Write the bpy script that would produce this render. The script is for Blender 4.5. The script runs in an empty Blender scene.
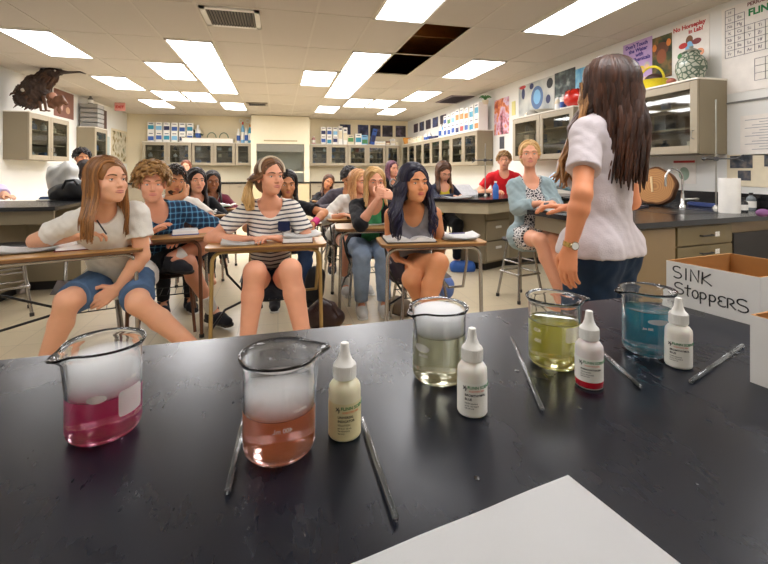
import bpy, bmesh, math, random
import numpy as np
from mathutils import Vector as V, Matrix as M
rnd = random.Random(7)
PI = math.pi
SC = bpy.context.scene
COL = SC.collection
# ------------------------------------------------------------------ camera model of the photograph (used to read off distances)
FPX, CXP, CYP, YAW, EYE = 430.0, 384.0, 170.0, math.radians(13.85), 1.27
_s, _c = math.sin(YAW), math.cos(YAW)
def at(px, py, d):
    a = (px-CXP)/FPX; b = -(py-CYP)/FPX
    return V(((_c*a+_s)*d, (-_s*a+_c)*d, EYE+b*d))
# ------------------------------------------------------------------ materials
def lin(c):
    return tuple(((x/255.0)/12.92 if x/255.0 <= 0.04045 else ((x/255.0+0.055)/1.055)**2.4) for x in c)
MATS = {}
class NT:
    def __init__(s, m):
        s.t = m.node_tree; s.n = s.t.nodes; s.l = s.t.links
    def new(s, ty, **kw):
        nd = s.n.new(ty)
        for k, v in kw.items():
            if k.startswith('i_'):
                key = k[2:]
                key = int(key) if key.isdigit() else key.replace('_', ' ')
                nd.inputs[key].default_value = v
            else: setattr(nd, k, v)
        return nd
    def link(s, a, b): s.l.new(a, b)
    def math(s, op, a, b=None, c=None):
        nd = s.n.new('ShaderNodeMath'); nd.operation = op
        for i, x in enumerate((a, b, c)):
            if x is None: continue
            if isinstance(x, (int, float)): nd.inputs[i].default_value = x
            else: s.l.new(x, nd.inputs[i])
        return nd.outputs[0]
    def mix(s, f, a, b):
        nd = s.n.new('ShaderNodeMix'); nd.data_type = 'RGBA'
        for i, x in ((0, f), (6, a), (7, b)):
            if isinstance(x, (int, float)): nd.inputs[i].default_value = x
            elif isinstance(x, tuple): nd.inputs[i].default_value = x if len(x) == 4 else x+(1,)
            else: s.l.new(x, nd.inputs[i])
        return nd.outputs[2]
def base_mat(name):
    m = bpy.data.materials.new(name); m.use_nodes = True
    nt = NT(m); b = nt.n['Principled BSDF']; MATS[name] = m
    return m, nt, b
def mat(name, rgb, rough=.5, metal=0., var=.12, scale=12., bump=0., bscale=60., spec=.5, stretch=None, coat=0., sheen=0., sub=0.):
    if name in MATS: return MATS[name]
    m, nt, b = base_mat(name)
    c = lin(rgb)
    tc = nt.new('ShaderNodeTexCoord'); vec = tc.outputs['Object']
    if stretch:
        mp = nt.new('ShaderNodeMapping'); mp.inputs['Scale'].default_value = stretch; nt.link(vec, mp.inputs['Vector']); vec = mp.outputs[0]
    no = nt.new('ShaderNodeTexNoise', i_Scale=scale, i_Detail=3.0); nt.link(vec, no.inputs['Vector'])
    lo = tuple(x*(1-var) for x in c); hi = tuple(min(1, x*(1+var)) for x in c)
    nt.link(nt.mix(no.outputs['Fac'], lo, hi), b.inputs['Base Color'])
    b.inputs['Roughness'].default_value = rough; b.inputs['Metallic'].default_value = metal
    b.inputs['Specular IOR Level'].default_value = spec
    if coat: b.inputs['Coat Weight'].default_value = coat; b.inputs['Coat Roughness'].default_value = .1
    if sheen: b.inputs['Sheen Weight'].default_value = sheen
    if sub:
        b.inputs['Subsurface Weight'].default_value = sub; b.inputs['Subsurface Radius'].default_value = (.012, .005, .003); b.inputs['Subsurface Scale'].default_value = .6
    if bump:
        n2 = nt.new('ShaderNodeTexNoise', i_Scale=bscale, i_Detail=2.0); nt.link(vec, n2.inputs['Vector'])
        bp = nt.new('ShaderNodeBump', i_Strength=bump, i_Distance=.01); nt.link(n2.outputs['Fac'], bp.inputs['Height']); nt.link(bp.outputs[0], b.inputs['Normal'])
    return m
def emit(name, rgb, strength):
    m, nt, b = base_mat(name)
    b.inputs['Base Color'].default_value = lin(rgb)+(1,); b.inputs['Emission Color'].default_value = lin(rgb)+(1,); b.inputs['Emission Strength'].default_value = strength
    return m
# ------------------------------------------------------------------ objects
WM = {}
def link(name, me, parent=None, loc=None):
    o = bpy.data.objects.new(name, me); COL.objects.link(o)
    if loc is not None: o.location = loc
    if parent is not None:
        o.parent = parent; WM[o.name] = WM[parent.name] @ (M.Translation(loc) if loc is not None else M())
    else:
        WM[o.name] = M.Translation(loc) if loc is not None else M()
    return o
def tag(o, label, cat, group=None):
    o['label'] = label; o['category'] = cat
    if group: o['group'] = group
    return o
def thing(name, label, cat, loc, rz=0., group=None):
    o = bpy.data.objects.new(name, None); COL.objects.link(o)
    o.location = loc; o.rotation_euler = (0, 0, rz); o.empty_display_size = .1
    WM[o.name] = M.Translation(V(loc)) @ M.Rotation(rz, 4, 'Z')
    return tag(o, label, cat, group)
class MB:
    def __init__(s): s.bm = bmesh.new(); s.mi = 0
    def _fin(s, verts, mtx=None):
        if mtx is not None: bmesh.ops.transform(s.bm, matrix=mtx, verts=verts)
        for v in verts:
            for f in v.link_faces: f.material_index = s.mi
        return s
    def box(s, c, size, rz=0., rot=None, bev=0.):
        r = bmesh.ops.create_cube(s.bm, size=1.0)
        vs = r['verts']
        bmesh.ops.scale(s.bm, vec=size, verts=vs)
        if bev:
            es = list({e for v in vs for e in v.link_edges})
            rr = bmesh.ops.bevel(s.bm, geom=es, offset=bev, segments=2, affect='EDGES', clamp_overlap=True)
            vs = list({v for f in rr['faces'] for v in f.verts} | {v for v in vs if v.is_valid})
            vs2 = set(vs)
            for v in list(vs2):
                for e in v.link_edges: vs2.add(e.other_vert(v))
            vs = list(vs2)
        m = M.Translation(V(c)) @ (rot if rot is not None else M.Rotation(rz, 4, 'Z'))
        return s._fin(vs, m)
    def box2(s, a, b, bev=0.):
        return s.box([(x+y)/2 for x, y in zip(a, b)], [abs(y-x) for x, y in zip(a, b)], bev=bev)
    def cyl(s, a, b, r0, r1=None, seg=16, cap=True):
        a = V(a); b = V(b); r1 = r0 if r1 is None else r1
        d = b-a
        r = bmesh.ops.create_cone(s.bm, cap_ends=cap, cap_tris=False, segments=seg, radius1=r0, radius2=r1, depth=d.length)
        q = d.to_track_quat('Z', 'Y').to_matrix().to_4x4()
        return s._fin(r['verts'], M.Translation((a+b)/2) @ q)
    def ell(s, c, r, seg=16, rings=10, rot=None):
        q = bmesh.ops.create_uvsphere(s.bm, u_segments=seg, v_segments=rings, radius=1.0)
        r = (r, r, r) if isinstance(r, (int, float)) else r
        m = M.Translation(V(c)) @ (rot if rot is not None else M()) @ M.Diagonal((*r, 1))
        return s._fin(q['verts'], m)
    def tube(s, pts, r, seg=8, cap=True):
        pts = [V(p) for p in pts]; n = len(pts)
        rs = r if isinstance(r, (list, tuple)) else [r]*n
        rings = []; nrm = None
        for i, p in enumerate(pts):
            t = (pts[min(i+1, n-1)]-pts[max(i-1, 0)]).normalized()
            if nrm is None: nrm = t.orthogonal().normalized()
            nrm = (nrm - t*nrm.dot(t))
            nrm = nrm.normalized() if nrm.length > 1e-6 else t.orthogonal().normalized()
            bn = t.cross(nrm)
            rings.append([s.bm.verts.new(p+(nrm*math.cos(2*PI*k/seg)+bn*math.sin(2*PI*k/seg))*rs[i]) for k in range(seg)])
        for i in range(n-1):
            for k in range(seg):
                f = s.bm.faces.new((rings[i][k], rings[i][(k+1) % seg], rings[i+1][(k+1) % seg], rings[i+1][k])); f.material_index = s.mi
        if cap:
            for rg, rev in ((rings[0], True), (rings[-1], False)):
                f = s.bm.faces.new(list(reversed(rg)) if rev else rg); f.material_index = s.mi
        return s
    def lathe(s, prof, c, seg=32, cap=True):
        c = V(c); rings = []
        for r, z in prof:
            rings.append([s.bm.verts.new(c+V((r*math.cos(2*PI*k/seg), r*math.sin(2*PI*k/seg), z))) for k in range(seg)] if r > 1e-6 else [s.bm.verts.new(c+V((0, 0, z)))])
        for i in range(len(rings)-1):
            a, b = rings[i], rings[i+1]
            for k in range(seg):
                k2 = (k+1) % seg
                vs = [a[k % len(a)], a[k2 % len(a)], b[k2 % len(b)], b[k % len(b)]]
                u = []
                for v in vs:
                    if v not in u: u.append(v)
                if len(u) > 2:
                    f = s.bm.faces.new(u); f.material_index = s.mi
        return s
    def prism(s, poly, z0, z1):
        bo = [s.bm.verts.new((x, y, z0)) for x, y in poly]; to = [s.bm.verts.new((x, y, z1)) for x, y in poly]
        n = len(poly); fs = [s.bm.faces.new(list(reversed(bo))), s.bm.faces.new(to)]
        for i in range(n): fs.append(s.bm.faces.new((bo[i], bo[(i+1) % n], to[(i+1) % n], to[i])))
        for f in fs: f.material_index = s.mi
        return s
    def quad(s, a, b, c, d):
        f = s.bm.faces.new([s.bm.verts.new(p) for p in (a, b, c, d)]); f.material_index = s.mi
        return s
    def xf(s, mtx):
        bmesh.ops.transform(s.bm, matrix=mtx, verts=s.bm.verts[:]); return s
    def build(s, name, mats, parent=None, smooth=None, local=False, origin=None):
        bm = s.bm
        bmesh.ops.recalc_face_normals(bm, faces=bm.faces[:])
        loc = None
        if parent is not None:
            if not local: bmesh.ops.transform(bm, matrix=WM[parent.name].inverted(), verts=bm.verts[:])
        else:
            if origin is None:
                xs = [v.co.x for v in bm.verts]; ys = [v.co.y for v in bm.verts]; zs = [v.co.z for v in bm.verts]
                origin = V(((min(xs)+max(xs))/2, (min(ys)+max(ys))/2, min(zs)))
            loc = V(origin); bmesh.ops.translate(bm, vec=-loc, verts=bm.verts[:])
        me = bpy.data.meshes.new(name); bm.to_mesh(me); bm.free()
        for m in (mats if isinstance(mats, (list, tuple)) else [mats]): me.materials.append(m)
        if smooth is not None:
            me.shade_smooth() if smooth is True else me.set_sharp_from_angle(angle=math.radians(smooth))
            if smooth is not True:
                for p in me.polygons: p.use_smooth = True
        return link(name, me, parent, loc)
def structure(o): o['kind'] = 'structure'; return o
def stuff(o, label, cat): o['kind'] = 'stuff'; return tag(o, label, cat)
def copy_tree(o, parent=None):
    c = o.copy(); COL.objects.link(c); c.parent = parent
    WM[c.name] = WM[o.name].copy()
    for ch in list(o.children): copy_tree(ch, c)
    return c
def text_mb(body, size, frame, extr=.0008, align='CENTER', mirror=False, name='lettering', m=None, parent=None, bold=0.):
    """lettering as mesh, laid in the plane of 'frame' (x right, y up, z out)"""
    cu = bpy.data.curves.new('t', 'FONT'); cu.body = body; cu.size = size; cu.extrude = extr; cu.align_x = align; cu.align_y = 'CENTER'; cu.offset = bold; cu.resolution_u = 3
    o = bpy.data.objects.new('t', cu); COL.objects.link(o)
    dg = bpy.context.evaluated_depsgraph_get(); me = bpy.data.meshes.new_from_object(o.evaluated_get(dg))
    COL.objects.unlink(o); bpy.data.objects.remove(o)
    mb = MB(); mb.bm.from_mesh(me); bpy.data.meshes.remove(me)
    if mirror: mb.xf(M.Diagonal((-1, 1, 1, 1)))
    mb.xf(frame)
    return mb if m is None else mb.build(name, m, parent)
def frame_on(c, x, n):
    """4x4 with x axis 'x', z axis 'n', at c"""
    x = V(x).normalized(); n = V(n).normalized(); y = n.cross(x).normalized(); x = y.cross(n)
    m = M((x, y, n)).transposed().to_4x4(); m.translation = V(c); return m
# ------------------------------------------------------------------ implicit surfaces for bodies and clothes
class SDF:
    def __init__(s, lo, hi, h):
        s.h = h; s.lo = np.array(lo, dtype=np.float32)-3*h; n = np.ceil((np.array(hi)-np.array(lo))/h).astype(int)+7
        s.f = np.full(tuple(n), 1.0, dtype=np.float32); s.n = n
    def region(s, lo, hi):
        a = np.clip(np.floor((np.array(lo)-s.lo)/s.h).astype(int), 0, s.n-1); b = np.clip(np.ceil((np.array(hi)-s.lo)/s.h).astype(int)+1, 1, s.n)
        ax = [s.lo[i]+s.h*np.arange(a[i], b[i], dtype=np.float32) for i in range(3)]
        return tuple(slice(a[i], b[i]) for i in range(3)), ax[0][:, None, None], ax[1][None, :, None], ax[2][None, None, :]
    def put(s, d, sl, k, op):
        f = s.f[sl]
        if op == 'add':
            if k > 0:
                hh = np.maximum(k-np.abs(f-d), 0)/k; s.f[sl] = np.minimum(f, d)-hh*hh*k*.25
            else: s.f[sl] = np.minimum(f, d)
        else:
            if k > 0:
                hh = np.maximum(k-np.abs(f+d), 0)/k; s.f[sl] = np.maximum(f, -d)+hh*hh*k*.25
            else: s.f[sl] = np.maximum(f, -d)
    def cone(s, a, b, ra, rb, k=.02, op='add', flat=None, fl=1., cutb=False, cuta=False):
        a = np.array(a, dtype=np.float32); b = np.array(b, dtype=np.float32); r = max(ra, rb)+k+.03
        sl, X, Y, Z = s.region(np.minimum(a, b)-r, np.maximum(a, b)+r)
        ab = b-a; L2 = float(ab@ab)+1e-12
        px, py, pz = X-a[0], Y-a[1], Z-a[2]
        t0 = (px*ab[0]+py*ab[1]+pz*ab[2])/L2; t = np.clip(t0, 0, 1)
        qx, qy, qz = px-t*ab[0], py-t*ab[1], pz-t*ab[2]
        q2 = qx*qx+qy*qy+qz*qz
        if flat is not None:
            n = np.array(flat, dtype=np.float32); dn = qx*n[0]+qy*n[1]+qz*n[2]; q2 = q2+(fl*fl-1)*dn*dn
        d = np.sqrt(q2)-(ra+(rb-ra)*t)
        if cutb: d = np.maximum(d, (t0-1)*math.sqrt(L2))
        if cuta: d = np.maximum(d, -t0*math.sqrt(L2))
        s.put(d, sl, k, op); return s
    def ell(s, c, r, R=None, k=.02, op='add'):
        c = np.array(c, dtype=np.float32); m = max(r)+k+.03
        sl, X, Y, Z = s.region(c-m, c+m)
        R = np.eye(3) if R is None else np.array(R)
        px, py, pz = X-c[0], Y-c[1], Z-c[2]
        u = [(px*R[0, i]+py*R[1, i]+pz*R[2, i])/r[i] for i in range(3)]
        k0 = np.sqrt(u[0]**2+u[1]**2+u[2]**2); k1 = np.sqrt((u[0]/r[0])**2+(u[1]/r[1])**2+(u[2]/r[2])**2)+1e-9
        s.put(k0*(k0-1)/k1, sl, k, op); return s
    def plane(s, p, n):
        """keep the side opposite to n"""
        sl, X, Y, Z = s.region(s.lo, s.lo+s.h*s.n)
        d = (X-p[0])*n[0]+(Y-p[1])*n[1]+(Z-p[2])*n[2]
        s.f = np.maximum(s.f, d.astype(np.float32)); return s
    def noise(s, amp, fr, seed=0):
        sl, X, Y, Z = s.region(s.lo, s.lo+s.h*s.n)
        w = np.sin(fr*(X*1.3+Y*.4+.6*Z)+seed+1.7*np.sin(fr*.43*(Y-Z)+seed*2))*.6+np.sin(fr*1.7*(Z*.9-X*.5+Y*.3)+2.1*np.sin(fr*.6*X+seed))*.4
        s.f = s.f+(amp*w).astype(np.float32); return s
    def mesh(s):
        f = s.f; h = s.h
        pad = lambda: None
        ins = f < 0
        if not ins.any(): return np.zeros((0, 3), np.float32), np.zeros((0, 4), np.int64)
        c = ins[:-1, :-1, :-1].astype(np.int8)
        cnt = np.zeros(tuple(np.array(f.shape)-1), np.int8)
        offs = [(i, j, k) for i in (0, 1) for j in (0, 1) for k in (0, 1)]
        N = f.shape
        for i, j, k in offs: cnt += ins[i:N[0]-1+i, j:N[1]-1+j, k:N[2]-1+k]
        act = (cnt > 0) & (cnt < 8)
        I = np.argwhere(act)
        idx = np.full(act.shape, -1, np.int64); idx[act] = np.arange(len(I))
        vals = {o: f[I[:, 0]+o[0], I[:, 1]+o[1], I[:, 2]+o[2]] for o in offs}
        acc = np.zeros((len(I), 3)); w = np.zeros(len(I))
        for o in offs:
            for ax in range(3):
                if o[ax]: continue
                p = list(o); p[ax] = 1; p = tuple(p)
                va, vb = vals[o], vals[p]
                m = (va < 0) != (vb < 0)
                t = np.where(m, va/np.where(m, va-vb, 1), 0)
                pos = np.tile(np.array(o, float), (len(I), 1)); pos[:, ax] += t
                acc += pos*m[:, None]; w += m
        P = s.lo+h*(I+acc/w[:, None])
        quads = []
        for ax in range(3):
            a1, a2 = (ax+1) % 3, (ax+2) % 3
            sl0 = [slice(1, -1)]*3; sl1 = [slice(1, -1)]*3
            sl0[ax] = slice(0, N[ax]-1); sl1[ax] = slice(1, N[ax])
            A = ins[tuple(sl0)]; B = ins[tuple(sl1)]
            E = np.argwhere(A != B); 
            if not len(E): continue
            flip = A[E[:, 0], E[:, 1], E[:, 2]]
            G = E.copy(); G[:, a1] += 1; G[:, a2] += 1
            def cell(d1, d2):
                Q = G.copy(); Q[:, a1] -= d1; Q[:, a2] -= d2
                return idx[Q[:, 0], Q[:, 1], Q[:, 2]]
            q = np.stack([cell(1, 1), cell(0, 1), cell(0, 0), cell(1, 0)], 1)
            q[~flip] = q[~flip][:, ::-1]
            quads.append(q)
        Q = np.concatenate(quads); Q = Q[(Q >= 0).all(1)]
        return P.astype(np.float32), Q
def np_mesh(name, parts, mats, parent=None, attr=None):
    """parts: list of (verts, quads/tris list, material index); world coordinates moved into the parent's frame"""
    vs, loops, starts, tot, mi = [], [], [], [], []
    off = 0; ls = 0
    for p, q, k in parts:
        if not len(p): continue
        q = np.asarray(q); n = q.shape[1]
        vs.append(np.asarray(p, np.float32)); loops.append((q+off).ravel()); starts.append(ls+np.arange(len(q))*n); tot.append(np.full(len(q), n)); mi.append(np.full(len(q), k))
        off += len(p); ls += q.size
    P = np.concatenate(vs)
    if parent is not None:
        m = np.array(WM[parent.name].inverted()); P = P@m[:3, :3].T+m[:3, 3]
    me = bpy.data.meshes.new(name)
    me.vertices.add(len(P)); me.vertices.foreach_set('co', P.astype(np.float32).ravel())
    L = np.concatenate(loops).astype(np.int32); S = np.concatenate(starts).astype(np.int32)
    me.loops.add(len(L)); me.loops.foreach_set('vertex_index', L)
    me.polygons.add(len(S)); me.polygons.foreach_set('loop_start', S); me.polygons.foreach_set('loop_total', np.concatenate(tot).astype(np.int32))
    for m in mats: me.materials.append(m)
    me.update(calc_edges=True)
    me.polygons.foreach_set('material_index', np.concatenate(mi).astype(np.int32))
    if attr is not None:
        a = me.attributes.new('tint', 'FLOAT', 'POINT'); a.data.foreach_set('value', np.asarray(attr, np.float32))
    me.shade_smooth()
    return link(name, me, parent)
def np_sphere(c, r, R=None, nu=14, nv=9):
    u = np.arange(nu)*2*PI/nu; vv = np.linspace(.02, PI-.02, nv)
    p = np.array([[math.sin(b)*math.cos(a), math.sin(b)*math.sin(a), math.cos(b)] for b in vv for a in u])*np.array(r if hasattr(r, '__len__') else (r, r, r))
    if R is not None: p = p@np.array(R).T
    q = [[i*nu+j, (i+1)*nu+j, (i+1)*nu+(j+1) % nu, i*nu+(j+1) % nu] for i in range(nv-1) for j in range(nu)]
    return p+np.array(c), np.array(q)
def np_tube(path, rad, seg=6):
    path = np.asarray(path, float); n = len(path)
    t = np.gradient(path, axis=0); t /= np.linalg.norm(t, axis=1)[:, None]+1e-9
    nr = np.cross(t[0], [.3, .5, .81]); nr /= np.linalg.norm(nr); out = []
    for i in range(n):
        nr = nr-t[i]*(nr@t[i]); nr /= np.linalg.norm(nr)+1e-9; b = np.cross(t[i], nr)
        for k in range(seg):
            a = 2*PI*k/seg; out.append(path[i]+(nr*math.cos(a)+b*math.sin(a))*rad[i])
    q = [[i*seg+k, i*seg+(k+1) % seg, (i+1)*seg+(k+1) % seg, (i+1)*seg+k] for i in range(n-1) for k in range(seg)]
    return np.array(out), np.array(q)
# ------------------------------------------------------------------ people
UP = V((0, 0, 1))
def ik(a, b, l1, l2, pole):
    """joint between a and b; returns joint and (possibly clamped) end"""
    a = V(a); b = V(b); d = b-a; L = min(max(d.length, abs(l1-l2)+.02), l1+l2-.004); u = d.normalized(); b2 = a+u*L
    x = (l1*l1-l2*l2+L*L)/(2*L); h = math.sqrt(max(l1*l1-x*x, 0)); p = V(pole)-u*V(pole).dot(u)
    p = p.normalized() if p.length > 1e-5 else u.orthogonal().normalized()
    return a+u*x+p*h, b2
def skin_mat(name, rgb):
    if name in MATS: return MATS[name]
    return mat(name, rgb, rough=.5, var=.05, scale=25, sub=.12, spec=.35)
def hair_mat(name, rgb, rgb2, rough=.42):
    if name in MATS: return MATS[name]
    m, nt, b = base_mat(name)
    at_ = nt.new('ShaderNodeAttribute', attribute_name='tint')
    tc = nt.new('ShaderNodeTexCoord'); mp = nt.new('ShaderNodeMapping'); mp.inputs['Scale'].default_value = (220, 220, 14); nt.link(tc.outputs['Object'], mp.inputs['Vector'])
    no = nt.new('ShaderNodeTexNoise', i_Scale=1.0, i_Detail=2.0); nt.link(mp.outputs[0], no.inputs['Vector'])
    f = nt.math('ADD', nt.math('MULTIPLY', at_.outputs['Fac'], .75), nt.math('MULTIPLY', no.outputs['Fac'], .35))
    nt.link(nt.mix(f, lin(rgb), lin(rgb2)), b.inputs['Base Color'])
    b.inputs['Roughness'].default_value = rough
    bp = nt.new('ShaderNodeBump', i_Strength=.5, i_Distance=.004); nt.link(no.outputs['Fac'], bp.inputs['Height']); nt.link(bp.outputs[0], b.inputs['Normal'])
    return m
class Person:
    def __init__(s, label, pel, neck, head, face, F, sc=1.05, w=1., sex='f', vox=.006, skin=(228, 178, 148), lips=(190, 105, 95), brow=(70, 48, 35), iris=(60, 45, 35), tilt=0., group=None):
        s.pel, s.neck, s.hc = V(pel), V(neck), V(head); s.sc, s.w, s.sex, s.vox = sc, w, sex, vox
        s.F = V((F[0], F[1], 0)).normalized(); s.side = s.F.cross(UP).normalized()
        s.sp = (s.neck-s.pel).normalized(); s.Ft = (s.F-s.sp*s.F.dot(s.sp)).normalized(); s.sd = s.Ft.cross(s.sp).normalized()
        f = V(face).normalized(); r = f.cross(UP).normalized(); u = r.cross(f); q = M.Rotation(tilt, 3, f); r = q @ r; u = q @ u
        s.hm = M((r, f, u)).transposed()
        s.skin = skin; s.cols = (lips, brow, iris)
        s.root = thing('person', label, 'person', (s.pel.x, s.pel.y, 0), group=group)
        sw = (.175 if sex == 'm' else .155)*sc*w
        s.sh = {k: s.neck-s.sp*.055*sc+s.sd*(g*sw) for k, g in (('R', 1), ('L', -1))}
        s.hip = {k: s.pel+s.side*(g*.085*sc*w) for k, g in (('R', 1), ('L', -1))}
        s.el = {}; s.wr = {}; s.hd = {}; s.kn = {}; s.an = {}
        s.arm_r = (.050 if sex == 'm' else .043)*sc
        s.tag = label; s.lw = 1.; s.spread = 0.; s.backpush = .055
    def arm(s, k, wrist, pole, hdir=None, palm=(0, 0, -1), curl=.5, elbow=None, l1=.285, l2=.25):
        if elbow is not None: s.el[k], s.wr[k] = V(elbow), V(wrist)
        else: s.el[k], s.wr[k] = ik(s.sh[k], wrist, l1*s.sc, l2*s.sc, pole)
        d = (s.wr[k]-s.el[k]).normalized() if hdir is None else V(hdir).normalized()
        s.hd[k] = (d, V(palm), curl); return s
    def leg(s, k, knee, ankle): s.kn[k] = V(knee); s.an[k] = V(ankle); return s
    def legik(s, k, ankle, pole=None):
        s.kn[k], s.an[k] = ik(s.hip[k], ankle, .43*s.sc, .42*s.sc, pole or s.F); return s
    def H(s, x, y, z): return s.hc+s.hm @ (V((x, y, z))*s.sc)
    # ---- primitives shared by body and clothes
    def torso(s, S, o=0., up=1.):
        c = s.sc; w = s.w; f = s.sex == 'f'; k = .035*c
        p, n = s.pel, s.neck
        S.cone(s.hip['L'], s.hip['R'], .108*c+o, .108*c+o, k, flat=s.Ft, fl=1.05)
        ww = (.112 if f else .126)*c*w; ch = (.130 if f else .150)*c*w
        S.cone(p+s.sp*.02, p.lerp(n, .42), .130*c*w+o, ww+o, k, flat=s.Ft, fl=1.3)
        S.cone(p.lerp(n, .42), p.lerp(n, .76), ww+o, ch+o, k, flat=s.Ft, fl=1.38)
        for g in 'LR':
            q = s.sh[g].lerp(s.neck, .16)
            S.cone(n+s.sp*.012*c, q, .042*c+o*.8, .043*c+o*.8, k); S.cone(p.lerp(n, .72), q, .085*c+o*.6, .040*c+o*.6, k, flat=s.Ft, fl=1.2)
        if f:
            for g in (1, -1): S.ell(p.lerp(n, .64)+s.sd*(g*.064*c)+s.Ft*.078*c, (.052*c+o, .052*c+o, .052*c+o), k=.035)
    def upper_arm(s, S, k, frac=1., o=0., cut=False):
        b = s.sh[k].lerp(s.el[k], frac); r = s.arm_r
        S.cone(s.sh[k], b, r*1.02+o*.8, r*(1.02-.17*frac)+o*1.3, .03, cutb=cut)
    def fore_arm(s, S, k, frac=1., o=0., cut=False):
        r = s.arm_r*.86; b = s.el[k].lerp(s.wr[k], frac); m = s.el[k].lerp(s.wr[k], min(.28, frac*.5))
        S.cone(s.el[k], m, r+o, r*1.03+o, .015); S.cone(m, b, r*1.03+o, r*(1.03-.40*frac)+o, .015, cutb=cut)
    def thigh(s, S, k, frac=1., o=0., cut=False):
        b = s.hip[k].lerp(s.kn[k], frac); c = s.sc
        c *= s.lw; S.cone(s.hip[k], b, .088*c+o, (.088-.031*frac)*c+o*1.4, .04, cutb=cut)
    def calf(s, S, k, frac=1., o=0., cut=False):
        c = s.sc*s.lw; a, b = s.kn[k], s.kn[k].lerp(s.an[k], frac); m = s.kn[k].lerp(s.an[k], .3*frac)
        bk = s.an[k]-s.kn[k]; th = s.kn[k]-s.hip[k]; q = (th-bk*(th.dot(bk)/max(bk.length_squared, 1e-6)))
        q = q.normalized() if q.length > .02 else s.F
        S.cone(a+q*.006, m-q*.012*c, .054*c+o, .055*c+o, .03); S.cone(m-q*.012*c, b, .055*c+o, (.055-.02*frac)*c+o, .02, cutb=cut)
    def hand(s, S, k):
        w = s.wr[k]; d, n, curl = s.hd[k]; c = s.sc*(.95 if s.sex == 'f' else 1.05)
        n = (n-d*n.dot(d)); n = n.normalized() if n.length > 1e-4 else d.orthogonal()
        l = d.cross(n)*(1 if k == 'R' else -1)      # towards the thumb
        ln = (.066, .074, .069, .054)
        for i in range(4):
            off = (.030, .010, -.010, -.029)[i]*c
            kn = w+d*(.088-.004*abs(i-1.2))*c+l*off
            S.cone(w+l*off*.55+d*.01, kn, .0155*c, .0115*c, .012, flat=n, fl=1.15)
            a = curl*(.55+.08*i); q = kn; dd = d
            for j, fr in enumerate((.44, .32, .24)):
                dd = (d*math.cos(a)+n*math.sin(a)); e = q+dd*ln[i]*c*fr*1.05
                S.cone(q, e, (.0092-.0008*j)*c, (.0086-.0009*j)*c, .003); q = e; a += curl*.75
        t = w+d*.025*c+l*.022*c; t1 = t+(d*.55+l*.75+n*.25).normalized()*.042*c; t2 = t1+(d*.85+l*.3+n*(.2+.4*curl)).normalized()*.032*c; t3 = t2+(d*.9+n*(.2+.5*curl)).normalized()*.024*c
        S.cone(t, t1, .015*c, .0115*c, .01); S.cone(t1, t2, .0105*c, .0095*c, .004); S.cone(t2, t3, .0095*c, .0075*c, .003)
    def headp(s, S):
        c = s.sc; R = s.hm; H = s.H; E = lambda x, r, k=.02: S.ell(H(*x), [q*c for q in r], R, k=k*c)
        m = s.sex == 'm'
        E((0, -.014, .036), (.074, .094, .082))
        E((0, .022, -.03), (.060, .066, .080), .03)
        E((0, .030, -.074), (.050 if m else .045, .050, .036), .03)
        E((0, .070, -.098), (.021, .018, .016), .025)
        S.cone(H(0, .084, .006), H(0, .1015, -.030), .0070*c, .0098*c, .012)
        for g in (1, -1):
            S.ell(H(g*.011, .092, -.034), [.0068*c]*3, k=.008)
            S.cone(H(g*.012, .080, .024), H(g*.046, .064, .022), .012*c, .010*c, .014)
            E((g*.041, .056, -.03), (.024, .022, .022), .02)
            E((g*.078, -.008, -.008), (.010, .020, .031), .008)
        for g in (1, -1): S.ell(H(g*.032, .086, .002), (.015*c, .012*c, .011*c), R, k=.012, op='sub')
        E((0, .076, -.062), (.028, .014, .019), .016)
        S.cone(H(0, -.018, -.06), s.neck+s.Ft*-.004, (.052 if m else .043)*c, (.060 if m else .050)*c, .03)
    def _surf(s, S, p, out):
        """point of the face reached by going forward from p"""
        f = np.array(s.hm @ V((0, 1, 0))); P = np.array(p, float); last = None
        for t in np.arange(.03, .13, .002)*s.sc:
            q = P+f*t; g = (q-S.lo)/S.h; i = np.clip(np.floor(g).astype(int), 0, S.n-2); w = g-i; v = 0
            for a in (0, 1):
                for b in (0, 1):
                    for c in (0, 1): v += S.f[i[0]+a, i[1]+b, i[2]+c]*(w[0] if a else 1-w[0])*(w[1] if b else 1-w[1])*(w[2] if c else 1-w[2])
            if v > 0: return V(q+f*out)
        return V(P+f*.08)
    def bounds(s, pts, m):
        a = np.array([list(p) for p in pts]); return a.min(0)-m, a.max(0)+m
    def body(s, legs=True, feet=True):
        pts = [s.pel, s.neck, s.hc, s.hc+V((0, 0, .1))]+list(s.sh.values())+list(s.hip.values())+list(s.el.values())
        for k in s.wr: pts += [s.wr[k], s.wr[k]+s.hd[k][0]*.12]
        if legs: pts += list(s.kn.values())+list(s.an.values())
        lo, hi = s.bounds(pts, .16)
        S = SDF(lo, hi, s.vox)
        s.torso(S); s.headp(S)
        for k in s.el: s.upper_arm(S, k); s.fore_arm(S, k); s.hand(S, k)
        if legs:
            for k in s.kn:
                s.thigh(S, k); s.calf(S, k)
                if feet:
                    t = s.an[k]+s.footd(k)*.14*s.sc-V((0, 0, .05*s.sc)); S.cone(s.an[k]-V((0, 0, .035)), t, .036*s.sc, .026*s.sc, .03)
        parts = [(*S.mesh(), 0)]
        c = s.sc; H = s.H; R = np.array(s.hm)
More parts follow.
